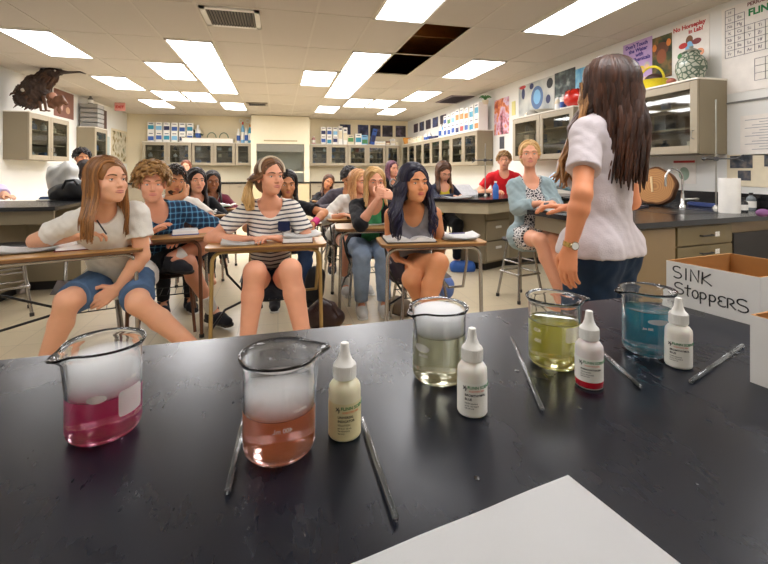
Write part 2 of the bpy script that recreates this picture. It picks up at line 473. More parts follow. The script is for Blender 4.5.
        for g in (1, -1):
            e = H(g*.032, .0663, .002); parts.append((*np_sphere(e, .0122*c), 1))
            gz = (s.hm @ V((g*-.02+s.gaze[0] if hasattr(s, 'gaze') else 0, 1, 0))).normalized()
            parts.append((*np_sphere(e+gz*.0076*c, .0058*c), 2))
            # lids
            for up_, rr, k_ in ((.0068, .0030, 3), (.0092, .0042, 0), (-.0082, .0030, 0)):
                pa = [list(H(g*(.032+.0135*math.cos(t)), .0675+.0105*math.sin(t)*.9, .002+up_*math.sin(t)+.001)) for t in np.linspace(.05, PI-.05, 9)]
                parts.append((*np_tube(pa, [rr*c*(.5+.5*math.sin(t)) for t in np.linspace(.2, PI-.2, 9)]), k_))
            pa = [list(s._surf(S, H(g*(.013+.038*t), 0, .023+.0055*math.sin(t*2.9)), -.0008)) for t in np.linspace(0, 1, 7)]
            parts.append((*np_tube(pa, [c*.0044*(1-.75*abs(t-.3)) for t in np.linspace(0, 1, 7)]), 3))
        for z0, y0, rz in ((-.0583, .0925, .0040), (-.0648, .0905, .0050)):
            pa = [list(s._surf(S, H(x*.024, 0, z0+(.0022*(1-abs(x))*(1 if z0 > -.06 else -1))), -.0012)) for x in np.linspace(-1, 1, 9)]
            parts.append((*np_tube(pa, [c*rz*(1-.8*x*x) for x in np.linspace(-1, 1, 9)]), 4))
        nm = 'skin_%d_%d_%d' % s.skin
        ms = [skin_mat(nm, s.skin), mat('eye_white', (225, 222, 215), .25, var=.02), mat('iris_%d_%d_%d' % s.cols[2], s.cols[2], .2), mat('brow_%d_%d_%d' % s.cols[1], s.cols[1], .8), mat('lip_%d_%d_%d' % s.cols[0], s.cols[0], .4, var=.05)]
        s.bd = np_mesh('body', parts, ms, s.root); return s
    def footd(s, k):
        v = s.an[k]-s.kn[k]; f = s.kn[k]-s.hip[k]; f.z = 0
        return f.normalized() if f.length > .08 else s.F
    def _mk(s, name, S, m):
        o = np_mesh(name, [(*S.mesh(), 0)], [m], s.root); return o
    def top(s, name, m, sleeve=.55, long=0., hem=-.04, neck=(.072, .05, .055), o=.014, wr=.0035, straps=False, vox=None, open_front=False, seed=1., loose=0., skirt=0.):
        """shirt: body offset by o; sleeve = share of the upper arm, long = share of the forearm, neck = (half width, front drop, back)"""
        pts = [s.pel, s.neck]+list(s.sh.values())+list(s.hip.values())+list(s.el.values())+([s.wr[k] for k in s.wr] if long else [])
        lo, hi = s.bounds(pts, .18); S = SDF(lo, hi, vox or s.vox); c = s.sc
        s.torso(S, o+loose)
        S.plane(s.pel+s.sp*hem*c, -s.sp)
        for k in s.el:
            if sleeve >= 1 or long > 0:
                s.upper_arm(S, k, 1., o+.004)
                if long: s.fore_arm(S, k, long, o+.003, True)
            elif sleeve > 0: s.upper_arm(S, k, sleeve, o+.006, True)
        if wr: S.noise(wr*.8, 48, seed); S.noise(wr*.45, 95, seed+2)
        if straps:
            R0 = np.array(M((s.sd, s.Ft, s.sp)).transposed())
            for k in 'LR':
                g = (s.sh[k]-s.neck).normalized(); S.ell(s.sh[k]+g*.012*c-s.sp*.02*c, (.060*c, .12*c, .105*c), R0, k=0, op='sub')
            S.ell(s.neck-s.Ft*.08*c+s.sp*.03*c, (.095*c, .09*c, .13*c), R0, k=0, op='sub')
        R = np.array(M((s.sd, s.Ft, s.sp)).transposed())
        nw, nd, nb = neck
        S.ell(s.neck+s.sp*.045*c+s.Ft*.035*c, (nw*c, .13*c, (.045+nd)*c), R, k=0, op='sub')
        S.ell(s.neck+s.sp*.06*c-s.Ft*.02*c, (nw*c, .10*c, nb*c), R, k=0, op='sub')
        if open_front:
            S.cone(s.neck+s.Ft*.14*c+s.sp*.06, s.pel+s.Ft*.16*c-s.sp*.1, .055*c*open_front, .09*c*open_front, 0, op='sub', flat=s.Ft, fl=.55)
        return s._mk(name, S, m)
    def bottoms(s, name, m, frac=.6, calf=0., o=.007, waist=.10, wr=.003, vox=None, seed=2., wide=0.):
        pts = [s.pel+V((0, 0, .2))]+list(s.hip.values())+list(s.kn.values())+(list(s.an.values()) if calf else [])
        lo, hi = s.bounds(pts, .17); S = SDF(lo, hi, vox or s.vox); c = s.sc
        S.cone(s.hip['L'], s.hip['R'], .108*c+o, .108*c+o, .03, flat=s.Ft, fl=1.05)
        S.cone(s.pel+s.sp*.02, s.pel+s.sp*waist*c, .130*c*s.w+o, .124*c*s.w+o, .03, flat=s.Ft, fl=1.3, cutb=True)
        for k in s.kn:
            s.thigh(S, k, 1. if calf else frac, o+wide, not calf)
            if calf: s.calf(S, k, calf, o+.004+wide, True)
        if wr: S.noise(wr*.8, 60, seed)
        return s._mk(name, S, m)
    def shoe(s, k, m, msole, name='shoe'):
        c = s.sc; a = s.an[k]; f = s.footd(k); lo, hi = s.bounds([a-f*.1, a+f*.22, a-V((0, 0, .09))], .06)
        S = SDF(lo, hi, max(s.vox, .005)); z = V((0, 0, -.055*c))
        S.cone(a+z-f*.03*c, a+z+f*.09*c, .042*c, .044*c, .02); S.cone(a+z+f*.09*c, a+z+f*.165*c-V((0, 0, .008)), .044*c, .034*c, .02); S.cone(a+V((0, 0, .0))-f*.005, a+z, .044*c, .046*c, .02)
        S.plane(a+V((0, 0, .012)), (0, 0, 1)); S.plane(a-V((0, 0, .085*c)), (0, 0, -1))
        o = s._mk(name, S, m)
        S = SDF(lo, hi, max(s.vox, .005)); z2 = V((0, 0, -.078*c))
        S.cone(a+z2-f*.03*c, a+z2+f*.165*c, .046*c, .042*c, 0); S.plane(a-V((0, 0, .072*c)), (0, 0, 1)); S.plane(a-V((0, 0, .092*c)), (0, 0, -1))
        np_mesh('sole', [(*S.mesh(), 0)], [msole], o); return o
    def sock(s, k, m, fr=.35):
        lo, hi = s.bounds([s.an[k], s.kn[k]], .1); S = SDF(lo, hi, s.vox)
        a = s.an[k].lerp(s.kn[k], fr); c = s.sc
        S.cone(s.an[k]-V((0, 0, .03)), a, .041*c, .049*c, .01, cutb=True); return s._mk('sock', S, m)
    def band(s, k, fr, r, wdt, m, name, face=None):
        """band round a forearm"""
        a = s.el[k].lerp(s.wr[k], fr); d = (s.wr[k]-s.el[k]).normalized(); mb = MB(); mb.cyl(a-d*wdt/2, a+d*wdt/2, r, seg=20)
        o = mb.build(name, m, s.root, smooth=40); return o
    # ---- hair
    def hair(s, m, style='long', length=.3, n=90, part=0., vol=1., wave=.008, front=.045, r=.010, curl=0., seed=3, back=None, hang=None, cap=True, zf=.104):
        R_ = random.Random(seed); c = s.sc; H = s.H; parts = []; tint = []
        Ex, Ey, Ez = .081*vol, .101*vol, .090*vol; cz, cy = .036, -.014
        if cap:
            S = SDF(*s.bounds([s.hc], .17), max(.006, s.vox)); R = s.hm
            S.ell(H(0, cy, cz), ((Ex-.003)*c, (Ey-.003)*c, (Ez-.003)*c), R, k=0)
            if style != 'short': S.ell(H(0, -.05, -.03), (.076*c, .065*c, .085*c), R, k=.03*c)
            else: S.ell(H(0, -.055, -.01), (.072*c, .055*c, .065*c), R, k=.03*c)
            S.ell(H(0, .125, -.015), (.088*c, .092*c, (.015+zf)*c), R, k=.01, op='sub')
            for g in (1, -1): S.ell(H(g*.09, .045, -.045), (.04*c, .05*c, .07*c), R, k=.01, op='sub')
            S.noise(.0025, 110, seed); S.noise(.003, 60, seed+1)
            p, q = S.mesh(); parts.append((p, q, 0)); tint += [.35]*len(p)
        def lock(pts, rad, tn):
            k = len(pts); rr = [rad*c*min(1, .55+1.6*i/k)*(1 if i < k*.6 else max(.12, 1-(i-k*.6)/(k*.42))) for i in range(k)]
            p, q = np_tube([list(x) for x in pts], rr, 5); parts.append((p, q, 0)); tint.extend([tn]*len(p))
        E = lambda x, y, z: H(x, y+cy, z+cz)
        if style in ('long', 'tied'):
            for i in range(n):
                g = 1 if (i % 2 == 0) else -1
                y0 = R_.uniform(-.085, .088)
                lay = R_.uniform(-.004, .007)
                x0 = part
                yend = y0*.62-.012 if y0 > -.03 else y0*1.02
                if y0 > .05: yend = .030+R_.uniform(-.012, .012)
                pts = []
                for t in np.linspace(0, 1, 7):
                    th = math.radians(-2+102*t); y = y0+(yend-y0)*t**.8
                    kk = math.sqrt(max(.02, 1-(y/Ey)**2))
                    x = (Ex+lay)*kk*math.sin(th)*g; z = (Ez+lay)*max(kk, .3)*math.cos(th)
                    pts.append(E(x+x0*(1-t), y, z-.012*(t if y0 > .05 else 0)))
                s._hang(pts, R_, length, wave, curl, hang, g)
                lock(pts, r*R_.uniform(.8, 1.25), R_.random())
            for i in range(int(n*.55)):          # back
                a = math.radians(R_.uniform(118, 242)); lay = R_.uniform(-.004, .008); pts = []
                for t in np.linspace(0, 1, 7):
                    ph = math.radians(6+92*t)
                    pts.append(E((Ex+lay)*math.sin(ph)*math.sin(a), (Ey+lay)*math.sin(ph)*math.cos(a), (Ez+lay)*math.cos(ph)))
                s._hang(pts, R_, length*R_.uniform(.9, 1.08), wave, curl, hang, 0)
                lock(pts, r*1.1*R_.uniform(.8, 1.25), R_.random())
        elif style == 'short':
            for i in range(n):
                a = R_.uniform(0, 2*PI); u = R_.uniform(.0, 1); ph = math.acos(1-u*1.05)
                y = math.sin(ph)*math.cos(a); zz = math.cos(ph)
                if y > .55 and zz < .48: continue
                if zz < -.25: continue
                p0 = V((Ex*math.sin(ph)*math.sin(a), Ey*y, Ez*zz)); nn = V((p0.x/Ex**2, p0.y/Ey**2, p0.z/Ez**2)).normalized()
                tg = (V((R_.uniform(-1, 1)*(.4+curl*40), .55 if zz > .3 else -.1, -.35))); tg = (tg-nn*tg.dot(nn)).normalized()
                pts = []; L = length*R_.uniform(.7, 1.25); b = nn.cross(tg)
                for t in np.linspace(0, 1, 6):
                    q = p0+tg*L*t+nn*(.006+.35*L*math.sin(t*PI*.7))+b*math.sin(t*5+i)*curl
                    # stay outside the skull
                    e = math.sqrt((q.x/Ex)**2+(q.y/Ey)**2+(q.z/Ez)**2)
                    if e < 1.0: q = q/e
                    pts.append(E(*q))
                lock(pts, r*R_.uniform(.8, 1.2), R_.random())
        if style == 'tied':
            pass
        s.hr = np_mesh('hair', parts, [m], s.root, tint); return s
    def _hang(s, pts, R_, length, wave, curl, hang, g):
        q = pts[-1].copy(); n = 9; L = length*R_.uniform(.88, 1.08)*s.sc; ph = R_.uniform(0, 6); loc = q-s.hc
        yl = loc.dot(s.F); xl = loc.dot(s.side)
        dirn = 1 if yl > -.012 else -1
        zs = s.neck.z-.01
        for i in range(1, n+1):
            t = i/n; p = q+V((0, 0, -L*t))
            if hang: p += V(hang)*(t**1.3)
            p += s.side*(s.spread*math.sin(t*2.2)*max(-1, min(1, xl/.06)))
            p += s.side*(wave*math.sin(ph+t*7)+curl*math.sin(ph+t*16))+s.F*(wave*math.cos(ph+t*6)+curl*math.cos(ph+t*16))
            under = max(0, zs+.09-p.z)
            sl = min(1, under/.10)
            p += s.F*dirn*(.085*sl if dirn > 0 else s.backpush*sl)+s.side*(.012*sl*(1 if xl > 0 else -1))
            pts.append(p)
    def extra_locks(s, m, roots, r=.012, name='ponytail'):
        parts = []; tint = []; R_ = random.Random(5)
        for pts in roots:
            k = len(pts); p, q = np_tube([list(x) for x in pts], [r*s.sc*R_.uniform(.8, 1.2)*(1 if i < k*.6 else max(.15, 1-(i-k*.6)/(k*.42))) for i in range(k)], 5)
            parts.append((p, q, 0)); tint.extend([R_.random()]*len(p))
        return np_mesh(name, parts, [m], s.root, tint)
# ------------------------------------------------------------------ the room
XW, YB, YF, ZC = 4.1, 13.4, -1.8, 2.85
m_wall = mat('painted_wall', (224, 223, 218), .7, var=.03, scale=3, bump=.05, bscale=90)
m_wallb = mat('painted_wall_cream', (224, 212, 182), .7, var=.03, scale=3)
m_taupe = mat('taupe_laminate', (158, 146, 124), .45, var=.04, scale=5)
m_taupe2 = mat('taupe_end_panel', (134, 122, 98), .45, var=.05, scale=5)
m_dark = mat('dark_interior', (70, 62, 52), .7)
m_black = mat('black_epoxy', (22, 22, 25), .22, var=.25, scale=9, spec=.5)
m_white = mat('white_plain', (236, 234, 228), .5, var=.03)
m_steel = mat('brushed_steel', (170, 168, 160), .28, metal=.9, var=.06)
m_chrome = mat('chrome', (205, 205, 205), .12, metal=1., var=.03)
m_kick = mat('black_kick', (34, 30, 28), .6)
def floor_mat():
    m, nt, b = base_mat('vinyl_floor')
    tc = nt.new('ShaderNodeTexCoord'); n1 = nt.new('ShaderNodeTexNoise', i_Scale=1.2, i_Detail=4.0); n2 = nt.new('ShaderNodeTexNoise', i_Scale=40.0, i_Detail=3.0)
    nt.link(tc.outputs['Object'], n1.inputs['Vector']); nt.link(tc.outputs['Object'], n2.inputs['Vector'])
    br = nt.new('ShaderNodeTexBrick', offset=0.0, i_Scale=1.0, i_Mortar_Size=.0025, i_Brick_Width=.305, i_Row_Height=.305)
    br.inputs['Color1'].default_value = lin((216, 200, 166))+(1,); br.inputs['Color2'].default_value = lin((210, 192, 158))+(1,); br.inputs['Mortar'].default_value = lin((168, 154, 128))+(1,)
    nt.link(tc.outputs['Object'], br.inputs['Vector'])
    f = nt.math('MULTIPLY', n2.outputs['Fac'], .35)
    nt.link(nt.mix(f, nt.mix(nt.math('MULTIPLY', n1.outputs['Fac'], .35), br.outputs['Color'], lin((184, 170, 146))), lin((214, 204, 184))), b.inputs['Base Color'])
    b.inputs['Roughness'].default_value = .28
    return m
def ceiling_mat():
    m, nt, b = base_mat('ceiling_tile')
    tc = nt.new('ShaderNodeTexCoord'); sp = nt.new('ShaderNodeTexNoise', i_Scale=120.0, i_Detail=2.0); nt.link(tc.outputs['Object'], sp.inputs['Vector'])
    big = nt.new('ShaderNodeTexNoise', i_Scale=2.2, i_Detail=3.0); nt.link(tc.outputs['Object'], big.inputs['Vector'])
    col = nt.mix(sp.outputs['Fac'], lin((186, 178, 166)), lin((204, 196, 184)))
    wv = nt.new('ShaderNodeVectorMath', operation='MULTIPLY_ADD'); nt.link(big.outputs['Color'], wv.inputs[0]); wv.inputs[1].default_value = (.5, .5, 0); nt.link(tc.outputs['Object'], wv.inputs[2])
    for x, y, r in ((2.65, 5.05, .34), (2.5, 6.6, .40), (.45, 6.0, .26), (2.9, 5.25, .16), (.2, 8.6, .2)):
        d = nt.new('ShaderNodeVectorMath', operation='DISTANCE'); nt.link(wv.outputs[0], d.inputs[0]); d.inputs[1].default_value = (x+.25, y+.25, 0)
        ring = nt.math('SUBTRACT', 1.0, nt.math('MULTIPLY', nt.math('ABSOLUTE', nt.math('SUBTRACT', d.outputs['Value'], r)), 14.))
        fill = nt.math('MULTIPLY', nt.math('LESS_THAN', d.outputs['Value'], r), .26)
        fac = nt.math('MINIMUM', nt.math('MAXIMUM', nt.math('MULTIPLY', nt.math('MAXIMUM', ring, 0.), .75), fill), .75)
        col = nt.mix(fac, col, lin((146, 104, 58)))
    nt.link(col, b.inputs['Base Color']); b.inputs['Roughness'].default_value = .9
    return m
m_ceil = ceiling_mat()
O0 = (0, 0, 0)
mb = MB(); mb.box2((-XW-.1, YF-.1, -.1), (XW+.1, YB+.1, 0)); structure(mb.build('floor', floor_mat(), origin=O0))
for nm, a, b, m in (('wall_left', (-XW-.12, YF, 0), (-XW, YB, ZC+.7), m_wall), ('wall_right', (XW, YF, 0), (XW+.12, YB, ZC+.7), m_wall),
                    ('wall_back', (-XW-.12, YB, 0), (XW+.12, YB+.12, ZC+.7), m_wallb), ('wall_front', (-XW-.12, YF-.12, 0), (XW+.12, YF, ZC+.7), m_wall)):
    mb = MB(); mb.box2(a, b); structure(mb.build(nm, m, origin=O0))
for nm, x in (('baseboard_left', -XW), ('baseboard_right', XW)):
    mb = MB(); mb.box2((x-.012, YF+.05, 0), (x+.012, YB-.05, .1)); structure(mb.build(nm, m_kick, origin=O0))
GX, GY = .573, 1.24
HX0, HX1, HY0, HY1 = 1.523, 2.096, 4.38, 6.86
mb = MB()
for a, b in (((-XW, YF), (HX0, YB)), ((HX1, YF), (XW, YB)), ((HX0, YF), (HX1, HY0)), ((HX0, HY1), (HX1, YB))):
    mb.box2((*a, ZC), (*b, ZC+.016))
structure(mb.build('ceiling', m_ceil, origin=O0))
mb = MB()   # suspended grid of the ceiling
gx = [.377+GX*k for k in range(-8, 7)]; gy = [5.62+GY*k for k in range(-5, 7)]
for x in gx: mb.box2((x-.012, YF, ZC-.004), (x+.012, YB, ZC+.001))
for y in gy: mb.box2((-XW, y-.012, ZC-.0035), (XW, y+.012, ZC+.001))
structure(mb.build('ceiling_grid', mat('grid_metal', (196, 188, 174), .5, var=.02), origin=O0))
# the void seen where two tiles are missing: deck, joist and a duct
mb = MB(); mb.box2((-XW-.1, YF-.1, ZC+.66), (XW+.1, YB+.1, ZC+.70))
structure(mb.build('ceiling_void_deck', mat('void_deck', (190, 136, 76), .9, var=.4, scale=5), origin=O0))
mb = MB()
for y in (4.7, 5.35, 6.1): mb.box2((HX0-1.1, y, ZC+.42), (HX1+1.1, y+.05, ZC+.66))
structure(mb.build('ceiling_joist', mat('joist_wood', (150, 104, 54), .8, var=.3), origin=O0))
mb = MB(); mb.cyl((HX0-1.0, 4.98, ZC+.36), (HX1+1.0, 5.1, ZC+.36), .11, seg=20)
structure(mb.build('ceiling_duct', mat('old_duct', (120, 88, 48), .6, var=.3), smooth=40))
# ceiling lights
m_diff = emit('light_diffuser', (249, 248, 250), 7.5); m_lframe = mat('white_enamel', (235, 232, 224), .4, var=.02)
def ceiling_light(cx, cy, label):
    t = thing('ceiling_light', label, 'ceiling light', (cx, cy, ZC-.012), group='ceiling light panels')
    w, l = GX/2-.012, GY/2-.012; mb = MB()
    for a, b in (((-w, -l), (w, -l+.022)), ((-w, l-.022), (w, l)), ((-w, -l), (-w+.022, l)), ((w-.022, -l), (w, l))): mb.box2((*a, -.004), (*b, .011))
    mb.build('frame', m_lframe, t, local=True)
    mb = MB(); mb.box2((-w+.018, -l+.018, .0), (w-.018, l-.018, .010)); mb.build('diffuser', m_diff, t, local=True)
xc = lambda k: .377+GX*(k+.5); yc = lambda k: 5.62+GY*(k+.5)
LIGHTS = [
 (-6, 0, 'long light panel nearest the left wall, above the bird sculpture side'), (-3, 0, 'light panel touching the wide bright pair left of the room centre'),
 (1, 0, 'light panel beside the dark hole of missing ceiling tiles'), (4, 0, 'small light panel right of the missing tiles, mid ceiling'),
 (1, -2, 'light panel cut by the top edge, left of the missing tiles'), (4, -2, 'largest light panel, over the teacher at upper right'),
 (-6, 2, 'light panel by the left wall, further back than the long one'), (-3, 2, 'light panel just behind the wide bright left pair'), (1, 2, 'light panel just behind the wide bright centre pair'), (4, 2, 'light panel beside the purple ceiling vent on the right'),
 (-6, 4, 'far light panel behind the rear left bright pair'), (-3, 4, 'far small light panel before the back cabinets, left of fume hood'), (1, 4, 'far small light panel above the back wall, right of fume hood'), (4, 4, 'far light panel at right end of the rear bright pair'),
 (-4, 1, 'left half of the wide bright light pair, left ceiling'), (-3, 1, 'right half of the wide bright light pair, left ceiling'),
 (0, 1, 'left half of the bright light pair at mid ceiling'), (1, 1, 'right half of the bright light pair at mid ceiling'),
 (-5, 3, 'left half of the rear bright light pair, left side'), (-4, 3, 'right half of the rear bright light pair, left side'),
 (2, 3, 'left half of the rear bright light pair, right side'), (3, 3, 'right half of the rear bright light pair, right side'),
 (-3, -4, 'light panel above the demonstration table, left of its middle'), (1, -4, 'light panel above the demonstration table, right of its middle'), (4, -4, 'added unseen fill light panel above the right end of the demonstration table'), (2, -5, 'added unseen fill light panel just behind the demonstration table, ceiling right'), (-6, -4, 'added unseen fill light panel above the left end of the demonstration table')]  # last three panels are unseen fill lights, added to brighten the table
for kx, ky, lb in LIGHTS: ceiling_light(xc(kx), yc(ky), lb)
def ceiling_vent(cx, cy, w, l, label, m_v, m_s, ns):
    t = thing('ceiling_vent', label, 'vent', (cx, cy, ZC-.014)); mb = MB(); b = .05
    for p, q in (((-w, -l), (w, -l+b)), ((-w, l-b), (w, l)), ((-w, -l), (-w+b, l)), ((w-b, -l), (w, l))): mb.box2((*p, -.004), (*q, .013))
    mb.build('frame', m_v, t, local=True)
    mb = MB(); mb.box2((-w+b, -l+b, .006), (w-b, l-b, .012)); mb.build('backing', m_kick, t, local=True)
    mb = MB()
    for i in range(ns): mb.box((-w+b+(2*w-2*b)*(i+.5)/ns, 0, .001), (.004, 2*l-2*b, .018), rot=M.Rotation(.5, 4, 'Y'))
    mb.build('grille', m_s, t, local=True)
ceiling_vent(-.46, 4.70, .28, .28, 'square white ceiling vent with dark slats near top left centre', m_lframe, mat('vent_slat', (120, 112, 104), .5), 16)
ceiling_vent(-.48, 10.7, .24, .24, 'small far ceiling vent above the fume hood', mat('vent_dull', (150, 140, 126), .5), m_kick, 8)
ceiling_vent(3.82, 8.95, .26, .48, 'purplish grey ceiling vent on right beside a light panel', mat('vent_purple', (110, 92, 98), .5), mat('vent_purple2', (84, 70, 78), .5), 10)
# ------------------------------------------------------------------ cabinets
def pane_mat():
    m = bpy.data.materials.new('cabinet_glass'); m.use_nodes = True; nt = NT(m); nt.n.clear()
    o = nt.new('ShaderNodeOutputMaterial'); t = nt.new('ShaderNodeBsdfTransparent'); g = nt.new('ShaderNodeBsdfGlossy', i_Roughness=.03); mx = nt.new('ShaderNodeMixShader', i_0=.10)
    t.inputs['Color'].default_value = (.80, .82, .80, 1)
    nt.link(t.outputs[0], mx.inputs[1]); nt.link(g.outputs[0], mx.inputs[2]); nt.link(mx.outputs[0], o.inputs['Surface']); return m
m_pane = pane_mat()
m_glw = mat('stored_glassware', (190, 196, 196), .3); m_glb = mat('stored_dark', (60, 66, 74), .5); m_glc = mat('stored_cream', (212, 200, 170), .6); m_gld = mat('stored_blue', (70, 100, 140), .5)
def wall_cabinet(label, c, rz, w, h, d, nd, frame=None, hinge=1, content=True, cgroup=None):
    """c: middle of the lower front edge; rz turns the front (local -y) to the room"""
    fm = frame or m_taupe
    t = thing('wall_cabinet', label, 'cabinet', c, rz, 'glass-door wall cabinets'); mb = MB(); k = .02
    mb.box2((-w/2, 0.02, 0), (-w/2+k, d, h)); mb.box2((w/2-k, 0.02, 0), (w/2, d, h)); mb.box2((-w/2+k, 0.02, 0), (w/2-k, d, k)); mb.box2((-w/2+k, 0.02, h-k), (w/2-k, d, h)); mb.box2((-w/2+k, d-.012, k), (w/2-k, d, h-k))
    mb.build('carcass', m_taupe2, t, local=True)
    mb = MB(); mb.box2((-w/2-.004, -.006, h), (w/2+.004, d, h+.016)); mb.build('top_panel', mat('pale_top_edge', (226, 220, 206), .5, var=.03), t, local=True)
    for z in (.36, .66):
        mb = MB(); mb.box2((-w/2+k, .05, h*z-.008), (w/2-k, d-.012, h*z+.008)); mb.build('shelf', m_taupe2, t, local=True)
    dw = w/nd
    for i in range(nd):
        x0, x1 = -w/2+dw*i+.004, -w/2+dw*(i+1)-.004; s = min(.075, dw*.17); mb = MB()
        mb.box2((x0, 0, .006), (x0+s, .02, h-.006), bev=.002); mb.box2((x1-s, 0, .006), (x1, .02, h-.006), bev=.002); mb.box2((x0+s, 0, .006), (x1-s, .02, .006+s), bev=.002); mb.box2((x0+s, 0, h-.006-s), (x1-s, .02, h-.006), bev=.002)
        dr = mb.build('door', fm, t, local=True)
        mb = MB(); mb.box2((x0+s-.005, .008, s), (x1-s+.005, .012, h-s)); mb.build('pane', m_pane, dr, local=True)
        hx = x1-s*.5 if (i % 2 == 0) == (hinge > 0) else x0+s*.5; mb = MB()
        mb.tube([(hx, 0, .14), (hx, -.028, .15), (hx, -.028, .21), (hx, 0, .22)], .005, 6); mb.build('handle', m_steel, dr, local=True, smooth=50)
    if content:
        R = random.Random(int(abs(c[0]*131+c[1]*17))); Wm = WM[t.name]
        for i in range(nd):
            for zf in (.03, .36, .66):
                if R.random() < .12: continue
                n = 2 if dw > .4 else 1
                for j in range(n):
                    hh = R.uniform(.09, .16)*h/.66; r = R.uniform(.04, .07); x = -w/2+dw*(i+(j+.5)/n)+R.uniform(-.02, .02); p = Wm @ V((x, d*.55, h*zf+.011 if zf > .1 else .021)); mb = MB()
                    mt = R.choice([m_glw, m_glb, m_glb, m_glc, m_gld])
                    if R.random() < .5: mb.lathe([(0, 0), (r, 0), (r, hh*.62), (r*.45, hh*.78), (r*.45, hh), (0, hh)], p, 14); nm = 'stored_jar'
                    else: mb.box((p.x, p.y, p.z+hh/2), (r*1.9, r*1.9, hh), rz); nm = 'stored_box'
                    o = mb.build(nm, mt, smooth=35 if nm == 'stored_jar' else None)
                    tag(o, ('jar' if nm == 'stored_jar' else 'small box')+' behind the glass of '+(cgroup or label), 'jar' if nm == 'stored_jar' else 'box', 'goods inside '+(cgroup or label))
    return t
R90 = PI/2
# left wall (front faces +x)
wall_cabinet('glass-door wall cabinet under the dark bird sculpture, left wall', (-3.75, 8.46, 1.43), R90, 1.32, .74, .345, 2, cgroup='left cabinet under the bird')
wall_cabinet('narrow wall cabinet under stacked grey trays, left wall far end', (-3.75, 10.62, 1.43), R90, .68, .74, .345, 1, cgroup='narrow left cabinet')
# right wall (front faces -x)
wall_cabinet('large wall cabinet beside the teacher under yellow basket and painted jar', (3.75, 3.84, 1.42), -R90, 1.38, .69, .345, 2, hinge=-1, cgroup='cabinet by the teacher')
wall_cabinet('wall cabinet under the red pot, behind the girl on the stool', (3.75, 5.62, 1.42), -R90, 1.5, .68, .345, 2, cgroup='cabinet under the red pot')
for i, (y0, lb) in enumerate(((7.67, 'nearest'), (8.97, 'second'), (10.27, 'third'), (11.57, 'farthest'))):
    wall_cabinet(lb+' of four joined wall cabinets under white boxes, far right wall', (3.75, y0+.65, 1.36), -R90, 1.296, .68, .345, 2, cgroup=lb+' joined right cabinet')
# back wall (front faces -y)
for x0, x1, nd, lb in ((-3.62, -2.37, 2, 'left end cabinet of the back wall under blue and white boxes'), (-2.36, -1.20, 2, 'back wall cabinet under the long white box and microscope'), (-1.19, -.76, 1, 'single-door back wall cabinet just left of the fume hood'),
                       (.93, 2.08, 2, 'back wall cabinet just right of the fume hood'), (2.09, 3.27, 2, 'middle back wall cabinet right of fume hood, under a white box'), (3.28, 3.72, 1, 'single-door back wall cabinet in the right corner')):
    wall_cabinet(lb, ((x0+x1)/2, 13.05, 1.40), 0, x1-x0, .64, .34, nd, cgroup=lb.split(' under')[0].replace('back wall cabinet ', 'back cabinet ').replace(' of the fume hood', ' of fume hood'))
# base cabinets with black tops along the back wall
def base_cabinet(label, a, b, fy, doors, face, group=None, top=.885):
    """a,b: footprint corners; face: 'y-','x+','x-'; doors: list of (from,to,kind) shares along the face"""
    t = thing('base_cabinet', label, 'cabinet', ((a[0]+b[0])/2, (a[1]+b[1])/2, 0), group=group); x0, x1 = sorted((a[0], b[0])); y0, y1 = sorted((a[1], b[1]))
    ins = .02; mb = MB(); e = .018
    X0, X1, Y0, Y1 = x0, x1, y0, y1
    if face == 'y-': Y0 += ins
    elif face == 'x-': X0 += ins
    elif face == 'x+': X1 -= ins
    mb.box2((X0, Y0, .1), (X1, Y1, top)); mb.build('carcass', m_taupe2, t)
    mb = MB(); mb.box2((X0+.05, Y0+.05, 0), (X1-.05, Y1-.01, .1)); mb.build('plinth', m_kick, t)
    for s0, s1, kind in doors:
        rows = ((.115, top-.012),) if kind == 'door' else ((.115, .36), (.37, .615), (.625, top-.012))[:4]
        if kind == 'pair': rows = ((.50, .675), (.685, top-.012))
        if kind == 'blank': rows = ()
        for z0, z1 in rows:
            mb = MB(); g = .005
            if face == 'y-':
                p, q = x0+(x1-x0)*s0+g, x0+(x1-x0)*s1-g; mb.box2((p, y0, z0), (q, Y0, z1), bev=.003); hc = V(((p+q)/2, y0, (z0+z1)/2 if kind != 'door' else z1-.08)); hd = V((1, 0, 0)); hn = V((0, -1, 0))
            else:
                sx = x0 if face == 'x-' else x1; p, q = y0+(y1-y0)*s0+g, y0+(y1-y0)*s1-g; mb.box2((sx, p, z0), (X0 if face == 'x-' else X1, q, z1), bev=.003)
                hc = V((sx, (p+q)/2, (z0+z1)/2 if kind != 'door' else z1-.08)); hd = V((0, 1, 0)); hn = V((-1 if face == 'x-' else 1, 0, 0))
            dr = mb.build('door' if kind == 'door' else 'drawer', m_taupe, t); mb = MB()
            mb.tube([hc-hd*.05, hc-hd*.05+hn*.025, hc+hd*.05+hn*.025, hc+hd*.05], .005, 6); mb.build('handle', m_kick, dr, smooth=50)
    return t
def worktop(label, poly, z=.885, th=.038, name='worktop'):
    mb = MB(); mb.prism(poly, z, z+th); return tag(mb.build(name, m_black), label, 'worktop')
base_cabinet('long run of base cabinets along back wall left of fume hood', (-4.05, 12.78), (-.78, 13.38), 0, [(i/6, (i+1)/6, 'door') for i in range(6)], 'y-')
worktop('black worktop on the back wall cabinets left of the fume hood', [(-4.08, 12.74), (-.77, 12.74), (-.77, 13.39), (-4.08, 13.39)])
base_cabinet('run of base cabinets along back wall right of fume hood', (.93, 12.78), (4.05, 13.38), 0, [(i/6, (i+1)/6, 'door') for i in range(6)], 'y-')
worktop('black worktop on the back wall cabinets right of the fume hood', [(.92, 12.74), (4.08, 12.74), (4.08, 13.39), (.92, 13.39)])
